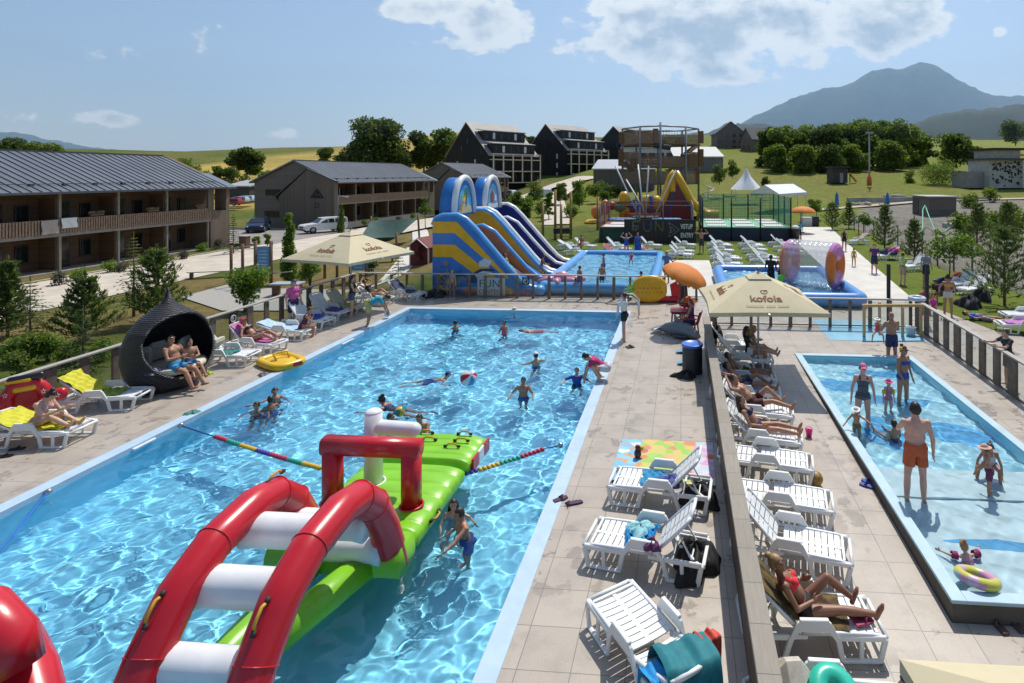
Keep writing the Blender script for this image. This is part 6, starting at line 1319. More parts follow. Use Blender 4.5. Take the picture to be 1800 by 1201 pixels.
# ------------------------------------------------------------------ sun loungers
PLW=mat('white lounger plastic',(.74,.75,.74),.38,.05,2); PLG=mat('grey lounger plastic',(.60,.62,.63),.42,.05,2); PLB=mat('beige lounger plastic',(.52,.47,.36),.42,.06,2)
def lounger_meshes(back,pm,tagn):
    a=R(back); out=[]
    def slats(b,y0,y1,fn,w,gap=.016,sl=.073):
        n=int((y1-y0)/(sl+gap)); st=(y1-y0)/n
        for i in range(n):
            ya=y0+i*st+gap/2; yb=y0+(i+1)*st-gap/2
            for s in(-1,1):
                def q(u,v): 
                    x=s*(.012+u*(w/2-.05)); sag=-.022*(1-(2*abs(x)/w)**2); return fn(ya+(yb-ya)*v,sag,x)
                vs=[q(u/3,v) for v in(0,1) for u in range(4)]; vs2=[Vector(v)-Vector((0,0,.018)) for v in vs]
                b.add(list(map(tuple,vs))+[tuple(v) for v in vs2],[(0,1,5,4),(1,2,6,5),(2,3,7,6),(8,12,13,9),(9,13,14,10),(10,14,15,11),(0,8,9,1),(1,9,10,2),(2,10,11,3),(4,5,13,12),(5,6,14,13),(6,7,15,14)],0,False)
    zt=.345
    def seatf(y,sag,x): return (x,y,zt+sag-.035*max(0,(y-.55)/.35)**2)
    b=MB(); slats(b,-.12,.74,seatf,.66)
    for s in(-1,1): b.tube([(s*.315,-.16,zt-.01),(s*.315,.3,zt-.01),(s*.315,.70,zt-.02),(s*.31,.88,zt-.055)],.026,8,0,False,True,.6)
    b.tube([(-.31,.88,zt-.055),(.31,.88,zt-.055)],.026,8,0,False,True,.6); b.box((0,.34,zt-.035),(.05,.9,.03)); b.box((0,.77,zt-.02),(.58,.035,.03)); out.append(('seat',b))
    hy,hz=-.17,zt-.01; ca,sa=math.cos(a),math.sin(a)
    def bk(d,off,x): return (x,hy-ca*d+sa*off,hz+sa*d+ca*off)
    b=MB(); slats(b,.03,.74,lambda y,sag,x: bk(y,sag*.8,x),.62)
    fr=[(s*.295) for s in(-1,1)]
    for s in(-1,1): b.tube([bk(0,-.01,s*.30),bk(.4,-.012,s*.30),bk(.70,-.01,s*.29),bk(.78,-.005,s*.23)],.025,8,0,False,True,.6)
    b.tube([bk(.78,-.005,-.24),bk(.80,0,0),bk(.78,-.005,.24)],.025,8,0,False,True,.6); b.add([bk(.02,-.03,-.02),bk(.02,-.03,.02),bk(.76,-.03,.02),bk(.76,-.03,-.02)],[(0,1,2,3)],0,False); out.append(('backrest',b))
    # base rails behind the hinge
    b=MB()
    for s in(-1,1): b.beam((s*.30,-.1,zt-.06),(s*.30,-.90,zt-.085),.045,.06,0,.006)
    b.beam((-.30,-.90,zt-.085),(.30,-.90,zt-.085),.05,.06,0,.006); b.beam((-.28,-.45,zt-.07),(.28,-.45,zt-.07),.035,.04); b.beam((-.27,-.84,zt-.09),(.05,-.5,zt-.075),.03,.03); out.append(('base_frame',b))
    if back>5:
        b=MB(); e=.46
        for s in(-1,1): b.beam(bk(e,-.03,s*.2),(s*.22,-.17-ca*e-.16-.10*sa,zt-.06),.025,.02)
        b.beam((-.22,-.17-ca*e-.16-.10*sa,zt-.055),(.22,-.17-ca*e-.16-.10*sa,zt-.055),.02,.02); out.append(('prop',b))
    for s in(-1,1):   # armrest panels: arch of the side frame
        b=MB(); pr=[(-.33,.30),(-.26,.46),(-.20,.50),(.16,.50),(.22,.46),(.32,.30),(.27,.30),(.19,.40),(.12,.43),(-.16,.43),(-.23,.40),(-.28,.30)]
        prof=[(-.36,.26),(-.24,.49),(-.19,.525),(.13,.525),(.18,.49),(.31,.26),(.25,.26),(.15,.385),(-.21,.385),(-.30,.26)]
        b.prism(prof,lambda y,z,d:(s*(.345+d),y,z),-.012,.022,0); b.beam((s*.35,-.21,.528),(s*.35,.15,.528),.022,.06,0,.008,up=(1,0,0)); out.append(('armrest',b))
    for s in(-1,1):   # legs: trapezoid frames with two openings
        for y0,y1,q0,q1 in((.27,.86,.33,.74),(-.88,-.31,-.82,-.40)):
            b=MB(); z0=0.; z1=.295
            out_=[(y0,z1),(y1,z1),(q1+.05,z0),(q0+.0,z0)] if y0>0 else [(y0,z1),(y1,z1),(q1,z0),(q0,z0)]
            A_,B_,C_,D_=out_; X=s*.335
            for p,q in((A_,B_),(B_,C_),(C_,D_),(D_,A_)): b.beam((X,*p),(X,*q),.07,.04,0,.01,up=(1,0,0))
            b.beam((X-.001,(A_[0]+B_[0])/2,z1),(X-.001,(C_[0]+D_[0])/2,z0),.055,.035,0,.008,up=(1,0,0)); b.box((X,(C_[0]+D_[0])/2,.015),(.06,abs(C_[0]-D_[0])+.04,.03),0,.008); out.append(('leg',b))
    return [(n,m.mesh(n,pm)) for n,m in out]
LM={}
def lounger(label,loc,ang,back=42,col='w',group='white sun loungers',cover=None,seat_cover=None,cov_from=.1):
    """ang: compass of the foot end in degrees from +X"""
    k=(back,col)
    if k not in LM: LM[k]=lounger_meshes(back,{'w':PLW,'g':PLG,'b':PLB}[col],str(k))
    t=thing('sun_lounger',label,'sun lounger',loc,R(ang-90),group)
    for n,me in LM[k]:
        o=bpy.data.objects.new(n,me); COL.objects.link(o); o.parent=t
    return t
def towel_on(t,label,m,part_='back',back=42,w=.5,y0=.0,y1=.7,patt=None,wr=.014,seed=1):
    """a towel lying on a lounger: follows backrest or seat"""
    b=MB(); a=R(back); g=random.Random(seed)
    f1,f2,f3=g.uniform(6,11),g.uniform(8,14),g.uniform(0,6)
    def fn(u,v):
        x=(u-.5)*w*(1+.06*math.sin(5*v+f3)); d=y0+(y1-y0)*v+.02*math.sin(f1*u+f3); wv=wr*(math.sin(f1*u*3+f2*v+f3)+math.sin(f2*v*2-f1*u+1)+1.2)
        if part_=='back': return (x,-.17-math.cos(a)*d+math.sin(a)*(.012+wv),.335+math.sin(a)*d+math.cos(a)*(.012+wv))
        if part_=='both':
            if d<0: q=-d; return (x,-.17-math.cos(a)*q+math.sin(a)*(.02+wv),.335+math.sin(a)*q+math.cos(a)*(.02+wv)+.02)
            return (x,-.17+d,.36+wv)
        return (x,d,.352+wv)
    b.sheet(fn,18,26); o=b.build('towel',m); Mx=Matrix.Translation(t.location)@Matrix.Rotation(t.rotation_euler.z,4,'Z'); o.matrix_world=Mx; tag(o,label,'towel'); return o
def heap(label,loc,m,r=.28,h=.14,seed=1,name='towel',cat='towel',n=3):
    b=MB(); g=np.random.default_rng(seed); ph=g.uniform(0,6,6)
    def fn(u,v):
        a=2*PI*u; rr=r*math.sin(PI*min(v,.5))*(1+.22*math.sin(3*a+ph[0])+.12*math.sin(7*a+ph[1]))
        z=h*math.cos(PI*v*.5)**.8*(1+.25*math.sin(4*a+ph[2]+5*v))*(1 if v<.98 else 0)+.012*math.sin(13*a+11*v+ph[3]); return (rr*2*v**.6*math.cos(a)*.8,rr*2*v**.6*math.sin(a)*.65,max(.004,z))
    b.sheet(fn,40,14); o=b.build(name,m); o.location=loc; o.rotation_euler=(0,0,ph[4]); tag(o,label,cat); return o
def on_l(t,x,y,z=.36):
    c,s=math.cos(t.rotation_euler.z),math.sin(t.rotation_euler.z); return Vector((t.location.x+c*x-s*y,t.location.y+s*x+c*y,t.location.z+z))
gL='white loungers along the left fence'
l1=lounger('lounger at the left frame edge under the woman with the phone',(-13.85,11.1,0),6,22,'w',gL); towel_on(l1,'yellow towel under the woman with the phone',cloth('lime yellow',(.55,.52,.02)),'both',22,.6,-.7,.85,None,.01,2)
l2=lounger('lounger with bright yellow-green towels between the red ring and the wicker nest',(-14.3,12.85,0),14,38,'w',gL); towel_on(l2,'yellow-green towel spread over the backrest beside the wicker nest',MC['cloth lime yellow'],'both',38,.62,-.82,.05,None,.014,3); towel_on(l2,'olive green towel folded across the seat of the lounger beside the nest',cloth('olive green',(.20,.28,.03)),'seat',38,.5,-.1,.4,None,.02,4)
l3=lounger('lounger with beige cushion and teal towel right beside the wicker nest',(-13.9,16.05,0),6,50,'w',gL); towel_on(l3,'dark teal towel on the seat of the lounger beside the nest',cloth('teal dark',(.02,.16,.15)),'seat',50,.5,-.12,.35,None,.01,5)
b=MB(); b.box((0,0,0),(.52,.16,.42),0,.07); o=b.build('cushion',cloth('cream cushion',(.55,.49,.38))); o.location=on_l(l3,0,-.28,.62); o.rotation_euler=(R(-38),0,l3.rotation_euler.z); tag(o,'cream cushion leaning on the lounger beside the wicker nest','cushion')
l4=lounger('lounger under the sunbather in the pink hat',(-13.9,17.3,0),-3,44,'w',gL); towel_on(l4,'pink and white towel under the sunbather in the pink hat',cloth('pink towel',(.55,.14,.35)),'both',44,.55,-.75,.8,None,.008,6)
l5=lounger('lounger with striped blue towel under the huddled seated girl',(-13.95,18.75,0),0,16,'w',gL); towel_on(l5,'blue and white striped towel beside the huddled girl',cloth('pale blue stripe',(.40,.55,.68)),'both',16,.58,-.75,.7,None,.01,7)
l6=lounger('lounger holding a small dark blue cloth, behind the man in the pink shirt',(-14.1,20.2,0),-6,52,'w',gL); heap('crumpled dark blue cloth on the lounger behind the pink-shirted man',on_l(l6,.02,.25),cloth('royal blue',(.02,.07,.30)),.2,.1,8)
l7=lounger('lounger with purple patterned towel, fifth from the wicker nest',(-14.2,21.45,0),-10,54,'w',gL); towel_on(l7,'purple patterned towel on the seat, left of the lime towel',cloth('purple pattern',(.13,.06,.25)),'seat',54,.55,-.05,.65,None,.018,9)
l8=lounger('beige lounger with lime green towel near the standing woman',(-14.0,22.3,0),-8,50,'b',gL); towel_on(l8,'lime green towel on the beige lounger',cloth('lime',(.32,.42,.03)),'seat',50,.5,-.1,.5,None,.015,10)
l9=lounger('lounger under the person lying below the cream parasol pole',(-13.75,24.0,0),-12,44,'w',gL)
l10=lounger('dark-shaded lounger half hidden behind the lying person',(-12.7,24.95,0),-10,40,'g',gL); towel_on(l10,'blue and black towel on the shaded lounger near the fence corner',cloth('blue black',(.03,.05,.12)),'both',40,.55,-.7,.6,None,.02,11)
# right row
gR='white loungers along the divider'
def rl(label,x,y,ang=-8,back=44,col='w'): return lounger(label,(x-.28,y,zr(y)),ang,back,col,gR)
r1=rl('lounger at the bottom frame edge with cream bag and teal swim ring',1.95,6.2,0,0)
r2=rl('lounger under the woman in the red bikini top',1.95,7.45,3,46)
r3=rl('empty lounger with raised backrest, just beyond the red-bikini woman',2.0,8.9,-12,46)
r4=rl('empty flat lounger, nearer one of the flat pair',2.05,10.1,-10,0)
r5=rl('empty flat lounger beside the yellow-brown ball',2.0,11.35,-10,0)
r6=rl('lounger under the woman in the dark bikini',2.0,12.35,-10,46)
r7=rl('lounger under the man in black and red trunks',2.05,13.55,-8,44)
r8=rl('lounger with pale blue patterned towel in the parasol shade',1.95,14.7,-6,40); towel_on(r8,'pale blue patterned towel on the lounger in the parasol shade',cloth('blue print',(.28,.36,.48)),'both',40,.58,-.7,.85,None,.008,12)
r9=rl('lounger under the boy in yellow-banded trunks, in the parasol shade',2.0,15.7,-4,44)
r10=rl('lounger under the two chatting women, at the parasol pole',2.15,17.1,-3,46)
r11=rl('last lounger in the divider row, with a black bag on its back',1.95,18.25,-2,50)
# three on the pool side of the divider
n1=lounger('half-turned lounger at the bottom edge, its head end under a teal towel',(-.42,6.62,0),127,18,'w','white loungers at the big pool edge')
n2=lounger('lounger with blue towels in its seat, second from the play mat',(-.52,8.35,0),170,46,'w','white loungers at the big pool edge'); 
n3=lounger('lounger with teal cloth, closest to the play mat',(-.38,9.95,0),173,46,'w','white loungers at the big pool edge')
towel_on(n2,'rumpled bright blue towel on the seat with blue towels',cloth('bright blue',(.01,.25,.55)),'seat',46,.52,-.14,.3,None,.03,13); heap('small pale turquoise cloth on the blue towel',on_l(n2,.08,.12,.40),cloth('pale turquoise',(.25,.52,.56)),.13,.07,14)
towel_on(n3,'flat turquoise towel on the lounger beside the play mat',cloth('deep turquoise',(.01,.22,.42)),'seat',46,.5,-.1,.32,None,.012,15); heap('crumpled violet-blue cloth at the backrest foot',on_l(n3,-.1,-.2,.38),cloth('violet blue',(.05,.07,.25)),.16,.09,16)
heap('dark bag on the tiles under the raised backrest',on_l(n2,.05,-.72,.0),cloth('black bag',(.015,.014,.016)),.26,.3,17,'bag','bag'); heap('black bag under the lounger next to the play mat',on_l(n3,.1,-.70,.0),MC['cloth black bag'],.22,.26,18,'bag','bag')
heap('purple swimsuit hanging over the raised backrest',on_l(n2,-.32,-.16,.44),cloth('plum',(.12,.03,.10)),.09,.10,19,'swimsuit','swimsuit')
# teal towel, blue cloth and coral bag at the bottom, on a lounger cut by the frame
def dp(label,c,w,d,h,m,rz,seed,name='towel',cat='towel'):
    b=MB(); g=random.Random(seed); f=g.uniform(0,6)
    def fn(u,v):
        x=(u-.5)*w; s=(v-.5)*2
        y=s*d/2; z=h-max(0,abs(s)-.45)**1.3*h*1.1+.02*math.sin(9*u+3*v+f)+.012*math.sin(22*u+f); return (x+.02*math.sin(6*v+f),y*(1 if abs(s)<.5 else 1-.35*(abs(s)-.5)),z)
    b.sheet(fn,24,26); o=b.build(name,m); o.location=c; o.rotation_euler=(0,0,rz); tag(o,label,cat); return o
pt=P(1205,1165,.5); dp('big dark teal towel thrown over the head of the half-turned lounger',(pt.x,pt.y,0),.62,.8,.62,cloth('teal',(.01,.17,.20)),R(24),20)
pt=P(1165,1180,.45); dp('bright blue cloth under the teal towel',(pt.x-.03,pt.y-.05,0),.36,.5,.52,MC['cloth bright blue'],R(30),21)
pt=P(1240,1142,.5); dp('coral red bag behind the teal towel',(pt.x+.02,pt.y+.08,0),.26,.3,.6,cloth('coral',(.62,.08,.05)),R(20),22,'bag','bag')
# on the bottom right lounger
b=MB(); b.box((0,0,.2),(.46,.34,.44),0,.14); o=b.build('bag',cloth('cream canvas',(.50,.46,.38))); o.location=on_l(r1,-.05,-.5,.35); o.rotation_euler=(0,R(8),.3); tag(o,'cream canvas bag on the lounger at the bottom edge','bag')
t=thing('swim_ring','glossy turquoise swim ring on the lounger beside the cream bag','swim ring',on_l(r1,.05,-.02,.40),.3); b=MB(); b.tube([(.17*math.cos(a),.17*math.sin(a),.1+.07*math.sin(a)) for a in [2*PI*k/26 for k in range(26)]],.115,12,0,True); b.build('ring',vinyl('turquoise',(.03,.50,.36)),t); b=MB(); b.ell((0,0,.09),(.07,.07,.03)); b.build('centre',V_YEL,t)
# ------------------------------------------------------------------ lawn loungers
gW='white loungers on the lawn'
cols=[(2.95,[44.3,40.7,37.6,34.7,32.9],'leftmost column'),(5.4,[44.3,41.3,38.2,36.0,33.6],'middle column'),(7.9,[45.3,42.6,40.4],'column by the bin')]
nm=['farthest','second from the back','third from the back','fourth from the back','nearest']
for x,ys,l in cols:
    for i,y in enumerate(ys):
        lounger('white lawn lounger before the green nets, %s, %s'%(l,nm[i] if i<len(ys)-1 else 'nearest'),(x-.1*i*.3,y,.012),-14,48,'w',gW)
        if i%2==0 and len(ys)>3 and i<4: lounger('white lawn lounger before the green nets, %s, beside the %s'%(l,nm[i]),(x+.1,y-.75,.012),-14,44,'w',gW)
for x,y,bk,l in((1198,441,48,'white lounger on the lawn under the word ENTRY, front one'),(1196,447,46,'white lounger on the lawn under the word ENTRY, in front of its twin'),(1203,430,44,'white lounger on the lawn under the word ENTRY, rear one'),(1142,444,44,'white lounger on the lawn with a red towel, by the woman in blue'),(1143,431,48,'white lounger against the entry banner below the letters FUN'),(1080,445,46,'white lounger on the lawn with a red towel over its backrest'),(1083,432,48,'white lounger on the lawn left of the banner, rear one'),(1088,437,48,'white lounger on the lawn left of the banner, middle one'),(1012,442,44,'white lounger on the lawn beside the slide, nearest one'),(1028,432,44,'white lounger on the lawn beside the slide, under the seated sunbather'),(1000,432,30,'white lounger on the lawn right at the slide toe')):
    p=P(x,y,.3); L_=lounger(l,(p.x,p.y,.012),-8,bk,'w',gW)
    if 'red towel over' in l: towel_on(L_,'red towel over the backrest of a lawn lounger',cloth('red towel',(.55,.04,.03)),'back',46,.55,.0,.78,None,.01,23)
    if 'with a red towel, by' in l: towel_on(L_,'red and white towel on the lounger by the woman in blue',cloth('rose towel',(.55,.12,.14)),'both',44,.5,-.5,.85,None,.01,24)
# right-hand walkway
gX='white loungers on the right lawn'
x1=lounger('lounger with striped beach towels on the right lawn, farthest one',P(1508,430,0)+Vector((0,0,.015)),200,44,'w',gX); towel_on(x1,'pink and white striped towel on the farthest right-lawn lounger',cloth('candy stripe',(.58,.40,.38)),'both',44,.55,-.75,.3,None,.01,25); towel_on(x1,'pale blue towel on the foot of the farthest right-lawn lounger',cloth('baby blue',(.38,.52,.60)),'seat',44,.5,.2,.85,None,.01,26)
x2=lounger('lounger piled with dark bags behind the purple-shirted visitor',P(1560,457,0)+Vector((0,0,.015)),196,44,'w',gX); heap('dark blue bag heap on the lounger behind the purple shirt',on_l(x2,.1,-.2),cloth('navy bag',(.02,.03,.08)),.36,.36,27,'bag','bag'); heap('bright pink bag on top of the dark bag heap',on_l(x2,-.1,-.45,.55),cloth('hot pink',(.6,.05,.30)),.24,.24,28,'bag','bag')
x3=lounger('empty lounger behind the grey-shirted visitor',P(1607,476,0)+Vector((0,0,.015)),205,48,'w',gX)
x4=lounger('empty lounger left of the patterned bag, by the wire fence',P(1690,508,0)+Vector((0,0,.015)),205,48,'w',gX); x5=lounger('empty lounger nearest the seated group on the walkway',P(1712,518,0)+Vector((0,0,.015)),205,48,'w',gX)
x6=lounger('flat lounger at the right frame edge behind the boy at the fence',P(1795,567,0)+Vector((.2,0,.015)),175,10,'w',gX); x7=lounger('lounger with pink and purple towel at the right frame edge',P(1795,585,0)+Vector((.1,0,.015)),172,10,'w',gX); towel_on(x7,'pink and purple towel at the right frame edge',cloth('pink purple',(.45,.15,.42)),'both',10,.58,-.4,.8,None,.012,29)
for x,y,m,l,r_,h in((1703,540,'black bag','big black bag on the walkway behind the woman in white bikini bottoms',.36,.42),(1727,528,'black bag','black rucksack on the right lawn beside the empty loungers',.3,.45),(1660,510,'navy bag','dark patterned bag beside the seated group',.35,.5),(1685,500,'coral','orange striped beach bag on a right-lawn lounger',.3,.5)):
    heap(l,P(x,y,0)+Vector((0,0,.02)),MC['cloth '+m],r_,h,x,'bag','bag')
# ------------------------------------------------------------------ parasols
CREAM=mat('cream parasol cloth',(.56,.49,.32),.85,.05,2,.12,90); BRW=mat('brown print',(.22,.085,.03),.8,0)
def parasol(label,loc,side,zc,ze,rz,zbase,texts=True):
    t=thing('parasol',label,'parasol',(loc[0],loc[1],zbase),rz); s=side/2; zc-=zbase;ze-=zbase; b=MB()
    for k in range(4):
        a,c=[(-s,-s),(s,-s),(s,s),(-s,s)][k],[(-s,-s),(s,-s),(s,s),(-s,s)][(k+1)%4]
        def fn(u,v):
            x=a[0]+(c[0]-a[0])*u; y=a[1]+(c[1]-a[1])*u; r=.0+v; q=1-.045*math.sin(PI*u)*v**5
            return (x*r*q,y*r*q,zc+(ze-zc)*v)
        b.sheet(fn,16,14)
        b.sheet(lambda u,v:(fn(u,1)[0],fn(u,1)[1],fn(u,1)[2]-.11*v),16,1)
    for k in range(4):   # small vent cap
        a,c=[(-.34,-.34),(.34,-.34),(.34,.34),(-.34,.34)][k],[(-.34,-.34),(.34,-.34),(.34,.34),(-.34,.34)][(k+1)%4]
        b.sheet(lambda u,v:((a[0]+(c[0]-a[0])*u)*v,(a[1]+(c[1]-a[1])*u)*v,zc+.035-(zc-ze)/s*.34*v),6,3)
    b.build('canopy',CREAM,t)
    b=MB(); b.tube([(0,0,0),(0,0,zc+.06)],.032,10); b.build('pole',mat('aluminium pole',(.50,.50,.49),.35,.05,metal=.5),t); b=MB(); b.ell((0,0,zc+.1),(.05,.05,.04)); b.build('finial',mat('dark finial',(.05,.05,.05),.5),t)
    for k in range(8):
        q=(s*.98,0) if k%2==0 else (s*.97,s*.97); a=PI/2*(k//2); x=q[0]*math.cos(a)-q[1]*math.sin(a); y=q[0]*math.sin(a)+q[1]*math.cos(a)
        b=MB(); b.beam((0,0,zc-.16),(x,y,ze-.05),.025,.02); b.build('rib',MC['aluminium pole'],t)
    b=MB(); b.box((0,0,.05),(.7,.7,.1),0,.02); b.build('base',mat('parasol base',(.2,.2,.2),.8),t)
    if texts:
        sl=math.atan2(zc-ze,s); off=.010
        for k in range(4):
            Mx=Matrix.Rotation(PI/2*k,4,'Z')@Matrix.Translation((0,-s*.66,zc+(ze-zc)*.66+off))@Matrix.Rotation(sl,4,'X')
            o=text('lettering','kofola',.36,BRW,t,Vector(),None,.002,True,1.0,'CENTER'); o.matrix_local=Mx@Matrix.Translation((0,-.14,0)); 
            c=MB(); pts=[(-.09,.33),(.09,.35),(.1,.27),(.05,.2),(-.05,.2),(-.08,.26)]
            for i in range(6): c.beam((*pts[i],0),(*pts[(i+1)%6],0),.018,.006)
            c.beam((0,.27,0),(.1,.35,0),.014,.006); e=c.build('cup_mark',BRW,t); e.matrix_local=Mx@Matrix.Translation((0,.0,0))
            c=MB()
            for i in range(19):
                if i not in(8,13): c.box(((i-9)*.062,0,0),(.04,.035,.004))
            o=c.build('small_print',mat('faint print',(.40,.31,.20),.8,0),t); o.matrix_local=Mx@Matrix.Translation((0,-.33,.004))
    return t
parasol('cream square parasol at the fence corner on the far side of the big pool',(-14.02,22.75),3.55,3.38,2.34,R(-15),-.0)
parasol('cream square parasol over the row of loungers on the right deck',(2.3,16.85),3.25,2.86,2.05,R(3),zr(16.8))
c_=P(1580,1158,1.95); PBR=(c_.x+1.65*1.07,c_.y-1.65*.93)
parasol('cream square parasol cut by the bottom right frame edge',PBR,3.3,2.75,1.95,R(4),zr(4),False)
def rparasol(label,p,r,zc,tilt,zt,m):
    t=thing('parasol',label,'parasol',p); b=MB(); n=8
    def fn(u,v): a=2*PI*u; rr=r*math.sin(v*1.25)/math.sin(1.25); sc_=1-.06*abs(math.sin(a*n/2))*v*0-.05*(1-abs(math.cos(a*n/2)))*v; return (rr*sc_*math.cos(a),rr*sc_*math.sin(a),.42*r*(math.cos(v*1.25)-math.cos(1.25))/(1-math.cos(1.25)))
    b.sheet(fn,48,10); b.sheet(lambda u,v:(fn(u,1)[0],fn(u,1)[1],-.12*v*(.7+.3*math.cos(2*PI*u*24))),96,2)
    b.xf(Matrix.Translation((0,0,zc))@tilt); b.build('canopy',m,t); b=MB(); b.tube([(0,0,0),(0,0,zc*.9),tuple((Matrix.Translation((0,0,zc))@tilt)@Vector((0,0,.4*r)))],.022,8); b.build('pole',mat('thin dark pole',(.12,.12,.12),.5),t); b=MB(); b.lathe([(.22,0),(.22,.08),(.05,.12)],14); b.build('base',MC['parasol base'],t); return t
ORP=mat('orange parasol cloth',(.62,.19,.025),.75,.06,3)
rparasol('tilted orange parasol over the red plastic table',(.14,20.95,0),.88,2.0,Matrix.Rotation(R(22),4,'Y')@Matrix.Rotation(R(8),4,'X'),0,ORP)
rparasol('small orange parasol at the far end of the grey path',G(1411,410),1.25,2.1,Matrix(),0,ORP)
# ------------------------------------------------------------------ wicker nest
t=thing('wicker_nest','black onion-shaped wicker nest seat with cream cushions, beside the fence','nest seat',(-13.95,14.2,0),R(-102)); t.scale=(.9,.9,1.15); tw=NT('black wicker'); c=tw.coord(); wv=tw.new('ShaderNodeTexWave',wave_type='BANDS',bands_direction='Z'); wv.inputs['Scale'].default_value=9; wv.inputs['Distortion'].default_value=.6; tw.ln(c,wv.inputs[0]); nz=tw.noise(tw.coord('Object',(22,22,60)),1.5,2); tw.bump(tw.math('ADD',wv.outputs[0],nz),.9,.02); WICK=tw.done(tw.ramp(nz,[(.35,(.010,.010,.012)),(.7,(.035,.035,.04))]),.42)
prof=[(.60,0),(.84,.12),(1.04,.40),(1.13,.75),(1.10,1.10),(.95,1.42),(.70,1.68),(.40,1.86),(.20,1.98),(.10,2.12),(.045,2.26),(.0,2.3)]
zs=np.linspace(0,2.3,52); rs=np.interp(zs,[p[1] for p in prof],[p[0] for p in prof]); b=MB(); nu=110
def opening(a,z):     # the round front opening faces +Y (towards the pool)
    x=math.sin(a)*float(np.interp(z,zs,rs)); return math.cos(a)>0 and (x/.98)**2+((z-1.04)/.72)**2<1
for side,rr in((0,0),(1,-.055)):
    for i in range(len(zs)-1):
        for j in range(nu):
            a0,a1=2*PI*j/nu,2*PI*(j+1)/nu; am=(a0+a1)/2; zm=(zs[i]+zs[i+1])/2
            if opening(am,zm): continue
            q=[(max(0,rs[k]+rr)*math.sin(a),max(0,rs[k]+rr)*math.cos(a)*.92,zs[k]) for k,a in((i,a0),(i,a1),(i+1,a1),(i+1,a0))]
            b.add(q if side==0 else q[::-1],[(0,1,2,3)],0,True)
b.build('shell',WICK,t)
ed=[]
for k in range(60):
    f=2*PI*k/60; x=.99*math.cos(f); z=1.04+.735*math.sin(f); r=float(np.interp(z,zs,rs)); ed.append((x,math.sqrt(max(.0,r*r-x*x))*.92,z))
b=MB(); b.tube(ed,.045,8,0,True); b.build('rim',WICK,t); b=MB(); b.tube([(0,0,2.2),(0.01,0,2.36)],[.05,.03],8); b.build('knob',WICK,t)
b=MB(); b.lathe([(.02,.40),(.90,.40),(.98,.44),(.98,.52),(.9,.56),(.02,.56)],28); b.xf(Matrix.Diagonal((1,.9,1,1))); b.build('seat_cushion',cloth('nest cushion',(.60,.54,.40)),t)
for x,y,rz,l in((-.62,-.30,.5,0),(-.05,-.52,0,0),(.56,-.34,-.5,0)): 
    b=MB(); b.box((0,0,0),(.6,.2,.5),0,.09); o=b.build('back_cushion',cloth('nest grey cushion',(.30,.27,.24)),t); o.location=(x,y,.80); o.rotation_euler=(R(-18),0,rz)
# ------------------------------------------------------------------ floating obstacle course
t=thing('floating_platform','long green inflatable platform with red gate and white post floating in the big pool','inflatable',(-5.2,8.2,WL-.12),R(0)); HT=.40
def pad(y0,y1,x0,x1,ht,m,nm,ribs=6):
    b=MB(); w=(x1-x0)
    def fn(u,v):
        a=2*PI*u; ex=.42; ca,sa=math.cos(a),math.sin(a); x=math.copysign(abs(ca)**ex,ca)*w/2; z=math.copysign(abs(sa)**.75,sa)*ht/2
        bump_=(.030*abs(math.sin(PI*v*ribs))**.5 if sa>0.05 else 0); en=min(1,min(v,1-v)*14+.001)**.5
        return ((x0+x1)/2+x*(.94+.06*en),y0+(y1-y0)*v,ht/2+(z+bump_-.03)*en)
    b.sheet(fn,56,84); b.build(nm,m,t)
pad(.25,2.42,-1.06,1.03,HT,V_GRN,'platform_near',6)
pad(2.46,3.62,-1.03,1.05,HT,V_GRN,'platform_far',4)
for y,z in((2.5,.2),): pass
for k,m in enumerate((V_RED,V_WH,V_RED)): b=MB(); b.box((1.075,2.72+.32*k,.235),(.05,.30,.27),0,.012); b.build('side_panel',m,t)
b=MB(); b.tube([(-1.04,.05,.2),(1.0,.05,.2)],.3,16); b.build('cross_roll',V_GRN,t)
def handle(p,d,parent,up=(0,0,1)):
    p=Vector(p);d=nrm(d);u=nrm(up); b=MB(); b.tube([p-d*.12+u*.01,p-d*.07+u*.06,p+d*.07+u*.06,p+d*.12+u*.01],.018,7); b.build('handle',mat('yellow webbing',(.55,.30,.02),.7),parent); b=MB(); b.tube([p-d*.17+u*.008,p-d*.11+u*.012],.028,7); b.build('handle_patch',mat('black patch',(.03,.02,.02),.7),parent); b=MB(); b.tube([p+d*.11+u*.012,p+d*.17+u*.008],.028,7); b.build('handle_patch',mat('black patch',(.03,.02,.02),.7),parent)
for x,y in((-.3,3.5),(.55,3.5),(-.1,3.2),(.6,3.2),(-.3,2.9),(.5,2.95),(-.45,2.65)): handle((x,y,HT+.02),(1,0,0),t)
handle((-.15,.75,HT+.02),(1,0,0),t); handle((1.04,.95,.25),(0,1,0),t,(1,0,0)); handle((-1.0,1.4,.32),(0,1,0),t,(-1,0,.6))
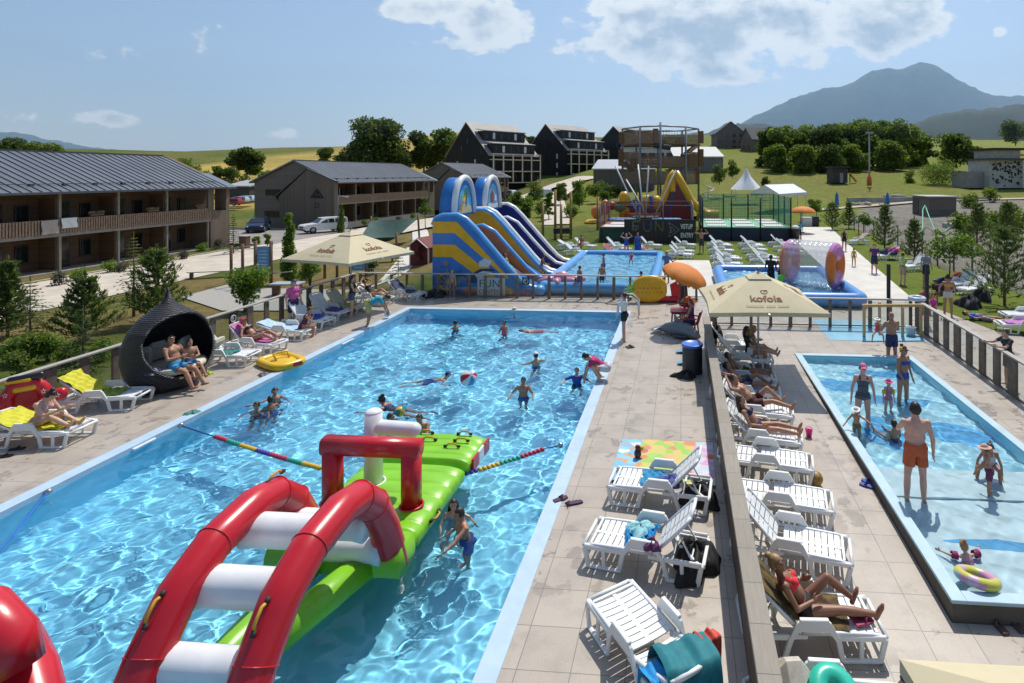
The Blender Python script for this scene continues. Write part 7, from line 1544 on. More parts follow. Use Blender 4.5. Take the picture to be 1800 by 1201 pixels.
# gate (rounded square tubes)
for x,nm in((-.78,0),(.62,0)): b=MB(); b.tube([(x,.98,HT-.08),(x,.98,1.28)],.155,16,0,False,True,.7); b.build('gate_post',V_RED,t)
b=MB(); b.tube([(-.93,.98,1.36),(.77,.98,1.36)],.155,16,0,False,True,.7); b.build('gate_beam',V_RED,t); 
for x in(-.78,.62): b=MB(); b.tube([(x+.19*math.cos(q),.98+.19*math.sin(q),HT-.01) for q in [2*PI*k/20 for k in range(20)]],.022,6,0,True); b.build('gate_seam',V_RED,t)
b=MB(); b.tube([(-.42,1.62,HT-.06),(-.42,1.62,1.66)],[.165,.15],18); b.ell((-.42,1.62,1.66),(.15,.15,.07),16,8); b.build('white_post',V_WH,t); b=MB(); b.cone((-.42,1.62,1.40),(.36,1.60,1.38),.13,.13,16); b.build('white_arm',V_WH,t)
b=MB(); b.tube([(-.42+.2*math.cos(q),1.62+.2*math.sin(q),HT-.01) for q in [2*PI*k/20 for k in range(20)]],.02,6,0,True); b.build('post_seam',V_WH,t)
# ladder arch: two red side tubes, white rungs, green floor rolls
t=thing('floating_ladder_arch','big red inflatable ladder arch with white rungs in front of the green platform','inflatable',(0,0,WL))
path=[(4.75,-.15),(5.1,.35),(5.42,.86),(5.78,1.28),(6.25,1.52),(6.85,1.60),(7.25,1.52),(7.6,1.22),(7.9,.72),(8.12,.2),(8.2,-.05)]
def dense(pts,n=5):
    out=[]; P_=[Vector((0,*p)) for p in pts]
    for i in range(len(P_)-1): out+=[P_[i].lerp(P_[i+1],j/n) for j in range(n)]
    out.append(P_[-1]); return out
for x in(-5.55,-4.36):
    b=MB(); dp_=dense(path,4); b.tube([(x,p.y,p.z) for p in dp_],.215,22,0,False,True); o=b.build('side_tube',V_RED,t)
    for k in (2,4,6,7):     # welded seams
        p=Vector((x,*path[k])); d=nrm(Vector((0,path[k+1][0]-path[k-1][0],path[k+1][1]-path[k-1][1]))); ax,ay,_=basis(d); s=MB(); s.tube([p+(ax*math.cos(q)+ay*math.sin(q))*.217 for q in [2*PI*j/28 for j in range(28)]],.008,5,0,True); s.build('seam',V_RED,o)
for y,z,r in((5.15,.12,.2),(5.5,.72,.2),(6.02,1.18,.21),(6.72,1.38,.20),(7.5,.98,.19),(7.95,.35,.19)): b=MB(); b.tube([(-5.5,y,z),(-5.36,y,z),(-4.55,y,z),(-4.40,y,z)],[r*1.12,r,r,r*1.12],20); b.build('rung',V_WH,t)
for x in(-5.55,-4.36):
    for k in(3,): 
        p=Vector((x,5.62,1.13)); handle(p+Vector((0,-.13,.165)),(0,.36,.36),t,(0,-.62,.78))
b=MB(); b.tube([(-4.7,8.0,.05),(-4.93,7.2,.05),(-5.2,6.4,.0)],.23,16); b.tube([(-5.55,8.0,.05),(-5.5,6.6,.05),(-5.5,5.2,.05)],.22,16); b.tube([(-6.2,8.15,.08),(-4.15,8.15,.08)],.3,18); b.build('floor_roll',V_GRN,t)
handle((-5.55,7.25,1.745),(0,1,0),t); handle((-5.1,8.05,.40),(1,0,0),t)
# next obstacle at the frame edge
t=thing('floating_arch','red inflatable arch with white roll cut by the lower left frame edge','inflatable',(-.14,0,WL)); b=MB(); b.tube([(-8.95,5.36,-.15),(-8.9,5.35,.6),(-8.4,5.3,1.2),(-7.6,5.22,1.42),(-6.95,5.15,1.42),(-6.62,5.1,1.22),(-6.52,5.08,.95)],[.25,.25,.25,.25,.25,.25,.24],20); b.build('bent_tube',V_RED,t); b=MB(); b.tube([(-7.2,5.55,.75),(-6.7,5.3,.62),(-6.1,5.0,.12),(-5.75,4.8,-.2)],[.28,.29,.28,.26],18); b.build('sloping_tube',V_RED,t); b=MB(); b.cone((-7.6,4.92,.5),(-6.62,4.85,.42),.19,.17,16); b.build('rung',V_WH,t); b=MB(); b.cone((-7.8,5.1,.9),(-6.98,5.1,.98),.2,.2,14); b.build('rung',V_WH,t)
b=MB(); b.tube([(-7.4,4.7,0),(-5.9,4.55,0)],.26,12); b.build('floor_roll',V_GRN,t)
# lane ropes
BC=[mat('float green',(.02,.35,.22),.4,0),mat('float yellow',(.65,.42,.03),.4,0),mat('float violet',(.08,.05,.35),.4,0),mat('float red',(.50,.03,.08),.4,0)]
def rope(label,pts,beads,col=None):
    t=thing('lane_rope',label,'lane rope',(0,0,0)); b=MB(); pts=[Vector(p) for p in pts]; b.tube(pts,.016,6); b.build('rope',col or mat('blue rope',(.03,.08,.30),.7),t)
    if beads:
        a,c,seq=beads; a=Vector(a);c=Vector(c); L=(c-a).length; d=(c-a)/L; n=int(L/.09)
        for g_ in range(len(seq)):
            b=MB()
            for k in range(n*g_//len(seq),n*(g_+1)//len(seq)): p=a+d*(k+.5)*.09+Vector((0,0,-.03*math.sin(PI*(k+.5)/n))); b.tube([p-d*.03,p+d*.03],.055,10)
            b.build('float_run',BC[seq[g_]],t)
    b=MB(); b.ell(pts[0],(.06,.06,.06)); b.build('anchor',mat('steel eye',(.4,.4,.4),.3,metal=.8),t)
rope('lane rope with coloured floats left of the green platform',[P(318,748,0),P(378,768,WL),P(568,825,WL)],(P(378,768,WL+.02),P(568,825,WL+.02),(3,0,1,2,3,0,1)))
rope('lane rope with coloured floats right of the green platform',[P(985,783,-.05),P(962,788,WL),P(800,838,WL)],(P(800,838,WL+.02),P(962,788,WL+.02),(2,1,0,3)))
rope('plain blue rope from the pool edge at the left frame edge',[P(85,865,-.03),P(0,968,WL),P(-60,1040,WL)],None,mat('bright blue rope',(.02,.12,.5),.6))
for i,(x0,y0,x1,y1,l) in enumerate(((233,788,275,768,'near the lane rope'),(606,604,625,594,'near the bending man'))):
    a=P(x0,y0,-.01);c=P(x1,y1,-.01); b=MB(); b.beam((-11.585,a.y,-.05),(-11.585,c.y,-.05),.06,.05,0,.01); b.beam((-11.62,a.y+.05,-.05),(-11.585,a.y+.05,-.05),.03); tag(b.build('grab_rail',mat('white rail',(.66,.68,.7),.4)),'short white grab rail on the pool wall '+l,'grab rail')
# ------------------------------------------------------------------ loose pool things
def ball(name,label,p,r,mats,n=6):
    t=thing(name,label,'ball',p); b=MB(); nu,nv=24,14
    for k in range(nu):
        for j in range(nv):
            q=[(r*math.sin(PI*jj/nv)*math.cos(2*PI*kk/nu),r*math.sin(PI*jj/nv)*math.sin(2*PI*kk/nu),r*math.cos(PI*jj/nv)) for kk,jj in((k,j),(k,j+1),(k+1,j+1),(k+1,j))]; b.add(q,[(0,1,2,3)],(k*n//nu)%len(mats),True)
    o=b.build('ball_skin',mats,t); o.rotation_euler=(R(50),R(20),R(30)); return t
ball('beach_ball','red, white and blue beach ball floating by the swimming boy',P(824,668,0)+Vector((0,0,.06)),.235,[V_RED,V_WH,vinyl('ball blue',(.05,.30,.58)),V_WH],8)
ball('leather_ball','yellow-brown ball beside the flat loungers',PR(1434,853)+Vector((0,0,.13)),.135,[mat('ochre ball',(.38,.24,.04),.5,.3,12),mat('ochre ball dark',(.26,.15,.03),.5,.3,12)],6)
t=thing('toy_boat','yellow inflatable child boat lying on the deck edge','boat',P(494,641,0),R(62)); b=MB(); b.tube([(.40*math.copysign(abs(math.cos(a))**.45,math.cos(a)),.62*math.copysign(abs(math.sin(a))**.5,math.sin(a)),.10) for a in [2*PI*(k+.5)/40 for k in range(40)]],.115,12,0,True); b.build('ring',vinyl('boat yellow',(.68,.42,.01)),t); b=MB(); b.ell((0,0,.10),(.42,.6,.10)); b.build('floor',MC['vinyl boat yellow'],t); b=MB(); b.tube([(-.18,-.1,.2),(-.2,.05,.36),(.2,.05,.36),(.18,-.1,.2)],.035,8); b.build('wheel_grip',MC['vinyl boat yellow'],t); b=MB(); b.box((.1,-.79,.14),(.26,.02,.12),0,.008); b.build('sticker',V_RED,t)
t=thing('pineapple_float','inflatable yellow pineapple float leaning against the far fence','float',(-1.5,25.15,0),R(8)); t.scale=(.84,.84,.84); b=MB()
def pa(u,v): a=2*PI*u; th=PI*v; return (-.95*math.cos(th)*(1) ,-.13*math.sin(th)**.6*math.cos(a)*1.3,.72*math.sin(th)**.7*math.sin(a))
b.sheet(pa,40,24); b.xf(Matrix.Translation((.1,0,.72))@Matrix.Rotation(R(-14),4,'X')); b.build('body',V_YEL,t); b=MB()
for i in range(7):
    for j in range(4):
        x=-.62+.21*i+.1*(j%2); z=.34+.23*j
        if ((x)/.9)**2+((z-.7)/.62)**2<.85: b.beam((x-.05,-.19,z+.05),(x+.03,-.20,z),.03,.01); b.beam((x-.05,-.19,z-.05),(x+.03,-.20,z),.03,.01)
o=b.build('scale_marks',mat('pineapple brown',(.18,.10,.01),.6,0),t); b=MB()
for k in range(9): a=R(-75+19*k); b.prism([(-.72,.72-.06),(-.72-.62*math.cos(a)*.9,.72+.62*math.sin(a)),(-.72-.1,.72+.12)],lambda p,q,d:(p,d,q),-.10-.02*(k%3),-.02-.02*(k%3),k%2)
b.build('leaf_crown',[V_GRN,vinyl('leaf pale',(.30,.52,.22))],t)
t=thing('red_float','glossy red inflatable lying behind the pineapple float','float',(-.75,25.2,0),R(4)); b=MB(); b.tube([(-1.1,0,.14),(.6,.02,.14)],.14,12); b.prism([(.35,.1),(.95,.1),(.55,.95),(.25,.8)],lambda p,q,d:(p,d,q),-.02,.12); b.build('body',V_RED,t)
t=thing('pool_ladder','white steel pool ladder at the far right pool corner','ladder',(-2.12,22.6,0),R(-90))
for x in(-.28,.28): b=MB(); b.tube([(x,-.75,-.5),(x,-.45,.0),(x,-.42,.62),(x,-.2,.86),(x,.15,.86),(x,.4,.62),(x,.42,0)],.028,8); b.build('rail',mat('white enamel tube',(.66,.66,.64),.3),t)
t=thing('dolphin_float','grey inflatable dolphin lying on the tiles beside the barrel','float',P(1190,590,0),R(-30)); b=MB(); b.tube([(-.75,.05,.12),(-.45,0,.2),(0,0,.27),(.45,0,.25),(.75,-.05,.18),(.98,-.1,.12)],[.06,.18,.27,.25,.15,.05],14); b.ell((-.85,.05,.14),(.16,.4,.05)); b.prism([(-.1,.48),(.15,.5),(-.12,.78)],lambda p,q,d:(p,d,q),-.03,.03); b.build('body',vinyl('dolphin grey',(.16,.19,.22)),t); b=MB(); b.ell((.3,-.28,.1),(.3,.14,.04)); b.ell((.55,.25,.1),(.26,.12,.04)); b.build('fin',vinyl('dolphin dark',(.05,.06,.08)),t); b=MB(); b.ell((.55,-.19,.3),(.05,.02,.04)); b.build('eye',mat('eye black',(.01,.01,.01),.3,0),t)
t=thing('barrel','ribbed dark barrel with bright blue lid beside the divider','barrel',(.33,16.4,0)); b=MB(); pr=[(.30,0)]; 
for k in range(12): pr+=[(.30,.03+.06*k),(.285,.045+.06*k),(.285,.07+.06*k)]
pr+=[(.3,.78)]; b.lathe(pr,24); b.build('body',mat('dark barrel',(.035,.04,.05),.45),t); b=MB(); b.lathe([(.315,.77),(.315,.83),(.29,.85),(.27,.83),(.02,.83)],24); b.build('lid',mat('blue lid',(.04,.16,.55),.35),t)
heap('black bag at the foot of the barrel',Vector((.12,16.05,0)),MC['cloth black bag'],.22,.12,33,'bag','bag')
for i,(x,y) in enumerate(((1200,620),(1203,640))): b=MB(); b.sheet(lambda u,v:((u-.5)*.42,(v-.5)*.3,.02+.03*math.sin(3*u+4*v)),10,8); o=b.build('swim_board',vinyl('board blue',(.05,.38,.62))); o.location=P(x,y,0)+Vector((0,0,.03)); tag(o,('upper','lower')[i]+' light blue swim board beside the barrel','swim board')
RPL=mat('red garden plastic',(.30,.012,.02),.35,.06,2)
t=thing('plastic_table','small red plastic table under the orange parasol','table',(-.02,20.9,0)); b=MB(); b.box((0,0,.71),(.75,.75,.04),0,.015); b.box((0,0,.66),(.66,.66,.06)); b.build('tabletop',RPL,t)
for x in(-.3,.3):
    for y in(-.3,.3): b=MB(); b.beam((x,y,.64),(x*1.12,y*1.12,0),.06,.06,0,.01); b.build('leg',RPL,t)
def plchair(label,p,rz):
    t=thing('plastic_chair',label,'chair',p,rz); b=MB(); b.box((0,0,.43),(.46,.44,.04),0,.015); b.build('seat',RPL,t); b=MB(); b.sheet(lambda u,v:((u-.5)*.46,-.22-.14*v-.05*math.cos(PI*(u-.5)),.44+.46*v),10,8); b.sheet(lambda u,v:((u-.5)*.46,-.24-.14*v-.05*math.cos(PI*(u-.5)),.44+.46*v),10,8); b.build('backrest',RPL,t)
    for x in(-1,1):
        b=MB(); b.tube([(x*.23,-.27,.66),(x*.26,.0,.66),(x*.25,.2,.62),(x*.24,.22,.42)],.025,8); b.build('armrest',RPL,t)
        for y in(-.2,.2): b=MB(); b.beam((x*.2,y,.42),(x*.25,y*1.15,0),.05,.045,0,.008); b.build('leg',RPL,t)
    return t
plchair('red plastic chair under the person facing the pool',(.35,20.1,0),R(75)); plchair('red plastic chair behind the table, with an orange cloth',(.25,21.75,0),R(170))
heap('orange cloth hung on the rear red chair',Vector((.3,21.9,.78)),cloth('orange cloth',(.6,.14,.03)),.16,.2,34,'cloth','cloth')
b=MB(); 
t=thing('closed_umbrella','dark closed umbrella standing behind the red chairs','umbrella',(.12,22.5,0)); b=MB(); b.tube([(0,0,.5),(0,0,1.25),(0,0,1.7)],[.2,.14,.02],10); b.build('cloth',mat('dark umbrella',(.04,.035,.04),.8),t); b=MB(); b.tube([(0,0,0),(0,0,1.7)],.02,6); b.build('pole',MC['thin dark pole'],t)
# play mat with a printed scene
tm=NT('play mat print'); c=tm.coord(); vo=tm.new('ShaderNodeTexVoronoi',feature='F1'); vo.inputs['Scale'].default_value=5.2; tm.ln(tm.coord('Object',(1,1.15,1)),vo.inputs['Vector']); sp=tm.new('ShaderNodeSeparateXYZ'); tm.ln(c,sp.inputs[0]); s2=tm.new('ShaderNodeSeparateColor'); tm.ln(vo.outputs['Color'],s2.inputs[0])
pal=tm.ramp(s2.outputs[0],[(0,(.60,.45,.13)),(.2,(.28,.50,.07)),(.38,(.62,.40,.14)),(.52,(.33,.52,.10)),(.66,(.58,.22,.10)),(.8,(.48,.50,.12)),(.92,(.22,.42,.10))]); pal.node.color_ramp.interpolation='CONSTANT'
sea=tm.ramp(s2.outputs[1],[(0,(.16,.42,.62)),(.45,(.20,.50,.68)),(.7,(.60,.28,.10)),(.8,(.18,.44,.62)),(.93,(.62,.62,.60))]); sea.node.color_ramp.interpolation='CONSTANT'
wob=tm.math('ADD',sp.outputs[0],tm.math('MULTIPLY',tm.math('SUBTRACT',tm.noise(c,3,2),.5),.5)); lf=tm.math('LESS_THAN',wob,-.52); rt=tm.math('GREATER_THAN',wob,.60)
v2=tm.new('ShaderNodeTexVoronoi',feature='F1'); v2.inputs['Scale'].default_value=3.1; tm.ln(c,v2.inputs['Vector']); dot=tm.math('LESS_THAN',v2.outputs['Distance'],.30); s3=tm.new('ShaderNodeSeparateColor'); tm.ln(v2.outputs['Color'],s3.inputs[0]); dm=tm.math('MULTIPLY',dot,tm.math('GREATER_THAN',s3.outputs[0],.55)); dc=tm.ramp(s3.outputs[1],[(0,(.40,.14,.12)),(.35,(.60,.42,.40)),(.6,(.55,.16,.06)),(.8,(.60,.20,.36))]); dc.node.color_ramp.interpolation='CONSTANT'
col=tm.mix(lf,pal,sea); col=tm.mix(rt,col,tm.ramp(s2.outputs[2],[(0,(.55,.58,.62)),(.5,(.40,.50,.60)),(.8,(.60,.30,.50))])); col=tm.mix(dm,col,dc); MATP=tm.done(col,.6)
b=MB(); b.sheet(lambda u,v:((u-.5)*1.98,(v-.5)*1.72,.014+.006*math.sin(9*u+4*v)+(.03 if v<.01 else 0)),24,20); o=b.build('play_mat',MATP); o.location=(-.33,11.25,.004); o.rotation_euler=(0,0,R(-1.5)); tag(o,'colourful printed children\'s play mat on the tiles','play mat')
t=thing('toy_figure','small dark round toy standing on the play mat','toy',P(1121,806,0)); b=MB(); b.ell((0,0,.1),(.075,.075,.1)); b.ell((0,0,.22),(.055,.055,.06)); b.build('body',mat('dark toy',(.05,.02,.03),.4,.2,9),t); b=MB(); b.ell((.07,.06,.18),(.05,.05,.05)); b.build('tuft',V_YEL,t)
def flipflops(label,p,rz,m,sp=.14,twist=0.):
    t=thing('flip_flops',label,'flip-flops',p,rz)
    for i,s in enumerate((-1,1)):
        b=MB(); b.prism([(s*sp-.045,-.12),(s*sp+.045,-.12),(s*sp+.055,.06),(s*sp+.035,.14),(s*sp-.035,.14),(s*sp-.055,.06)],lambda a,y,d:(a+(.0 if i==0 else twist*y),y+(.0 if i==0 else twist*.5),d),.004,.03); o=b.build('sole',m,t)
        b=MB(); b.tube([(s*sp-.05,.0,.03),(s*sp,.06,.08),(s*sp+.05,.0,.03)],.014,6); b.build('strap',m,o)
    return t
PUR=mat('dark purple foam',(.06,.015,.06),.7,.1); BKF=mat('black foam',(.015,.015,.017),.7,.1)
flipflops('pair of dark purple flip-flops at the pool edge near the loungers',P(990,885,0),R(-50),PUR,.12,.3); flipflops('pair of black flip-flops on the tiles beside the woman in white',P(1107,611,0),R(-60),BKF,.06); flipflops('pair of black flip-flops on the deck at the left frame edge',P(18,797,0),R(-70),BKF,.16)
flipflops('pair of yellow-green flip-flops in front of the nest seat',P(363,658,0),R(-30),mat('neon foam',(.45,.55,.02),.7),.07); flipflops('pair of patterned flip-flops under the seated man\'s foot at the nest',P(318,672,0),R(-40),mat('patterned foam',(.20,.10,.14),.7,.5,40),.07)
flipflops('pair of dark pink sandals on the foot of the red-bikini woman\'s lounger',on_l(r2,.12,.62,.36),R(-70),mat('dark pink foam',(.30,.02,.08),.6,.3,30),.06); flipflops('pair of blue shoes against the paddling pool wall',PR(1526,852),R(60),mat('blue foam',(.02,.05,.28),.6),.08); flipflops('pair of brown sandals in the shade of the paddling pool wall',PR(1772,1103),R(10),mat('brown foam',(.10,.06,.045),.7),.12)
flipflops('pair of dark shoes under the two chatting women',PR(1345,625),R(-80),BKF,.06)
heap('small grey-green cloth at the pool edge by the nest',P(338,727,0),cloth('sea green',(.06,.22,.18)),.1,.06,36,'cloth','cloth'); heap('small grey cloth by the yellow boat',P(463,660,0),cloth('grey rag',(.12,.12,.12)),.1,.06,37,'cloth','cloth')
t=thing('toy_bucket','small pink toy bucket on the tiles','bucket',PR(1422,768)); b=MB(); b.lathe([(.055,0),(.08,.15),(.085,.16),(.07,.15),(.05,.02)],16); b.build('body',mat('pink plastic',(.62,.03,.22),.4),t); b=MB(); b.tube([(.08*math.cos(a),.02,.15+.07*math.sin(a)) for a in [PI*k/8 for k in range(9)]],.008,5); b.build('handle',MC['pink plastic'],t)
t=thing('swim_ring','pastel patterned swim ring floating in the paddling pool corner','swim ring',P(1718,1021,0)+Vector((0,0,.04)),.4); tr_=NT('pastel ring'); c=tr_.coord(); vo=tr_.new('ShaderNodeTexVoronoi'); vo.inputs['Scale'].default_value=7; tr_.ln(c,vo.inputs[0]); s2=tr_.new('ShaderNodeSeparateColor'); tr_.ln(vo.outputs['Color'],s2.inputs[0]); rp=tr_.ramp(s2.outputs[0],[(0,(.55,.28,.42)),(.35,(.55,.52,.08)),(.6,(.25,.48,.55)),(.8,(.58,.40,.55))]); rp.node.color_ramp.interpolation='CONSTANT'; PAST=tr_.done(rp,.3)
b=MB(); b.tube([(.225*math.cos(a),.225*math.sin(a),0) for a in [2*PI*k/32 for k in range(32)]],.075,14,0,True); o=b.build('ring',PAST,t); o.rotation_euler=(R(-10),R(14),0)
t=thing('play_ring','big red inflatable baby seat with yellow and black trim behind the woman with the phone','float',(-14.98,11.7,0),R(38)); t.scale=(.72,.72,.86); b=MB(); b.tube([(.50*math.cos(a),.0,.60+.55*math.sin(a)) for a in [2*PI*k/28 for k in range(28)]],.17,12,0,True); b.cone((-.75,.0,.72),(-.45,0,.68),.16,.2,12); b.cone((.45,0,.68),(.8,0,.75),.2,.16,12); b.build('ring',V_RED,t); b=MB(); b.ell((0,.03,.6),(.40,.08,.46)); b.build('seat_sheet',vinyl('deep red',(.40,.01,.015)),t); b=MB(); b.cone((-.34,-.06,1.3),(.34,-.06,1.34),.09,.09,10); b.build('dark_roll',vinyl('black vinyl',(.015,.015,.02)),t); b=MB(); b.cone((-.2,-.16,1.04),(.2,-.16,1.06),.07,.07,10); b.cone((-.42,-.1,1.26),(.1,-.14,1.27),.05,.05,10); b.build('yellow_roll',V_YEL,t)
b=MB()
for x,z in((-.42,.95),(.42,.92),(.45,.42),(-.44,.4),(-.72,.73),(.74,.75)):
    for k in range(5): q=2*PI*k/5+.3; b.prism([(x+.03*math.cos(q+.6),z+.03*math.sin(q+.6)),(x+.07*math.cos(q),z+.07*math.sin(q)),(x+.03*math.cos(q-.6),z+.03*math.sin(q-.6))],lambda a,y,d:(a,d,y),-.185-.001*k,-.17)
b.build('star_print',V_WH,t)
heap('dark backpack on the tiles at the far fence below the slide',P(770,521,0),cloth('dark pack',(.02,.02,.025)),.3,.3,38,'bag','bag'); heap('black bag by the fence left of the standing child',P(752,523,0),MC['cloth black bag'],.2,.2,39,'bag','bag')
heap('black bag hung on the last divider lounger',on_l(r11,.0,-.55,.55),MC['cloth black bag'],.2,.3,40,'bag','bag')
# wooden bar frame, posts, pails on the right deck
t=thing('wooden_bar_frame','pale wooden bar frame beside the splash pad','frame',(6.52,20.45,0),R(3)); PW=mat('pale round wood',(.50,.35,.16),.7,.15,4)
for x,y in((0,0),(.85,.75),(1.35,-.02),(2.05,.1)): b=MB(); b.beam((x,y,0),(x,y,1.06),.09,.09,0,.012); b.build('post',PW,t)
b=MB(); b.beam((-.06,.0,1.1),(2.12,.1,1.1),.1,.1,0,.012); b.build('bar',PW,t)
for i,(x,y) in enumerate(((8.05,22.35),(9.55,22.5))): b=MB(); b.box((0,0,1.15),(.12,.12,2.3),0,.012); o=b.build('shower_post',mat('black post',(.015,.017,.02),.5)); o.location=(x,y,0); tag(o,('left','right')[i]+' tall black post behind the wooden bar frame','post')
t=thing('pail','white pail standing by the wooden bar frame','pail',P(1601,590,0)); b=MB(); b.lathe([(.14,0),(.17,.3),(.18,.31),(.16,.3),(.12,.03)],18); b.build('body',mat('white pail',(.6,.65,.7),.4),t)
t=thing('swim_ring','blue and white swim ring hung on the fence end','swim ring',(8.75,21.45,1.13)); b=MB(); b.tube([(.24*math.cos(a),.24*math.sin(a),.05) for a in [2*PI*k/28 for k in range(28)]],.075,12,0,True); b.build('ring',vinyl('ring pale',(.50,.56,.68)),t)
t=thing('trash_bin','tall black waste bin on the path before the far orange parasol','bin',P(1398,425,0)); b=MB(); b.lathe([(.34,0),(.38,1.05),(.38,1.1),(.02,1.12)],16); b.build('body',mat('black bin',(.02,.022,.024),.5),t); b=MB(); b.ell((0,0,1.2),(.34,.34,.2)); b.build('liner',mat('white liner',(.6,.6,.6),.6),t)
b=MB(); b.beam((0,0,0),(0,0,2.5),.08); o=b.build('path_post',mat('dark path post',(.05,.045,.04),.6)); o.location=P(1408,424,0); tag(o,'thin dark post beside the black waste bin','post')
t=thing('counter','small white counter under the far orange parasol','counter',G(1418,399)); b=MB(); b.box((0,.3,.5),(1.2,.6,1.0),0,.02); b.build('body',mat('white counter',(.6,.6,.6),.6),t); b=MB(); b.box((1.0,.3,.55),(.7,.5,1.1),0,.02); b.build('cabinet',mat('dark cabinet',(.03,.03,.035),.5),t)
# ------------------------------------------------------------------ people: in the big pool
def inpool(label,px,py,hz,rz,h,sex='m',skin='fair',hair=('dark','wet'),wear=(),pose=None,zb=None,plane=0,**k):
    s=h/1.7; p=P(px,py,hz); pose=pose or wade(); p.z=max(hz-1.60*s,zb if zb is not None else -1.39)
    return person(label,p,rz,pose,h,sex,skin,hair,wear,water=True,vox=k.pop('vox',.02),**k)
SW=lambda n,c: [('swim_shorts','trunks',cloth(n,c))]
blu=cloth('swim blue',(.03,.08,.35)); pnk=cloth('coral pink',(.62,.10,.14)); blk=cloth('black',(.02,.02,.024)); wht=cloth('white',(.74,.74,.74)); nvy=cloth('navy',(.02,.03,.09)); rdd=cloth('signal red',(.60,.05,.03)); trq=cloth('turquoise',(.02,.30,.42)); org=cloth('burnt orange',(.50,.105,.035)); gry=cloth('grey',(.20,.21,.23)); grn=cloth('bright green',(.20,.55,.05)); prp=cloth('purple',(.10,.03,.16)); mgn=cloth('magenta',(.45,.02,.13)); stp=cloth('blue white stripe',(.30,.36,.44))
hp=lambda n: 'swimmers in the big pool'
g_='swimmers in the big pool'
inpool('dark-haired swimmer at the far left of the pool, back to us',800,567,.08,PI*.35,1.5,'m','tan',('dark','wet'),SW('swim blue',0),wade(arms=(((.9,.3,-.3),(.6,.8,-.1)),((.6,.2,-.8),(.1,.8,-.3)))),group=g_)
inpool('girl in a coral pink swimsuit waving one hand near the far end',886,567,.30,PI*.9,1.3,'f','tan',('dark','wet'),[('swimsuit','swimsuit',pnk)],stand(arms=(((.4,.3,-.6),(-.2,.6,.8)),((.3,.2,-.8),(.1,.7,-.2)))),group=g_)
inpool('older swimmer with a white cap at the far pool edge',904,544,.02,PI*.6,1.5,'m','pink',('grey','short'),SW('navy',0),group=g_,hat=('cap',wht))
s=1.5/1.7; p=P(922,574,.02); person('boy floating on his back in red shorts near the far end',(p.x+.5,p.y-.1,-.20),R(96),dict(pel=(0,0,0),tor=(0,1,.10),fac=(0,-.1,1),head=(0,1,.25),look=(0,-.2,1),legs=(((.1,-1,-.05),(.03,-1,-.12)),((.12,-1,-.1),(.05,-1,-.1))),arms=(((1,-.2,-.1),(.9,-.5,0)),((.9,-.5,-.1),(.6,-.8,0)))),1.5,'m','tan',('dark','wet'),[('swim_shorts','trunks',rdd,.025)],vox=.022,water=True,group=g_)
inpool('swimmer with a pale cap pushing water with both arms, middle right',942,624,.14,PI*.25,1.45,'m','fair',('dark','wet'),SW('swim blue',0),wade(arms=(((.9,.6,-.3),(.2,1,-.1)),((1,.3,-.4),(.5,.8,-.1)))),group=g_,hat=('bath',wht))
p=P(790,648,.12); person('boy in blue goggles swimming towards the beach ball',(p.x-.42,p.y-.22,-.30),R(-72),swim(pel=(0,0,0),arms=(((.5,1,.1),(.1,1,.05)),((.8,-.2,-.5),(.3,.8,-.3)))),1.42,'m','fair',('dark','wet'),[('swim_shorts','trunks',blu)],vox=.02,water=True,group=g_,hat=('strap',cloth('goggle blue',(.05,.2,.5))))
inpool('boy standing chest-deep facing us in the middle right of the pool',920,668,.30,PI,1.38,'m','tan',('dark','wet'),SW('swim blue',0),wade(),group=g_,face=True)
inpool('boy with blue shirt at the pool edge beside the crouching woman',1014,651,.22,PI*1.05,1.35,'m','fair',('dark','wet'),[('rash_vest','rash',blu),('swim_shorts','trunks',nvy)],wade(arms=(((1,.2,-.5),(.7,.6,-.4)),((1,.2,-.3),(.3,.9,-.2)))),group=g_)
inpool('boy looking right, rear one of three playing at the left side',483,687,.10,PI*1.25,1.4,'m','tan',('dark','short'),SW('navy',0),wade(arms=(((.5,.2,-.8),(.2,.8,-.3)),((1,.3,-.2),(.9,.5,.2)))),group=g_)
inpool('boy seen from behind, right one of three playing at the left side',475,702,.10,PI*.35,1.35,'m','dark',('dark','wet'),SW('swim blue',0),group=g_)
inpool('dark-haired boy, left one of three playing at the left side',451,712,.02,PI*1.1,1.4,'m','tan',('dark','short'),SW('navy',0),group=g_,face=True)
p=P(672,703,.12); person('swimming woman in sunglasses behind the white post',(p.x+.38,p.y+.1,-.28),R(82),swim(pel=(0,0,0)),1.62,'f','tan',('dark','bun'),[('swimsuit','swimsuit',nvy)],vox=.02,water=True,glasses=True,group=g_)
p=P(686,723,.10); person('boy close behind the white post, seen from behind',(p.x,p.y,-1.36),R(-70),wade(),1.42,'m','tan',('brown','short'),[('swim_shorts','trunks',blu)],vox=.02,water=True,group=g_)
ball('pool_ball','green and yellow ball in the arms of the boy behind the white post',P(703,725,0)+Vector((0,0,.02)),.12,[vinyl('ball green',(.03,.25,.16)),V_YEL],4)
inpool('man with short hair leaning both hands on the green platform edge',742,726,.30,PI*1.03,1.55,'m','tan',('brown','wet'),SW('navy',0),stand(tor=(0,.3,1),arms=(((.15,.75,-.6),(-.2,.9,-.35)),((.5,.4,-.7),(-.2,.9,-.3)))),group=g_,face=True)
inpool('girl with long wet hair beside the platform, facing the man',797,886,.10,PI*1.12,1.25,'f','fair',('dark','long'),[('swimsuit','swimsuit',stp)],wade(arms=(((.8,.5,-.3),(.4,.9,-.2)),((.5,.5,-.8),(0,1,-.2)))),vox=.014,group=g_,face=True)
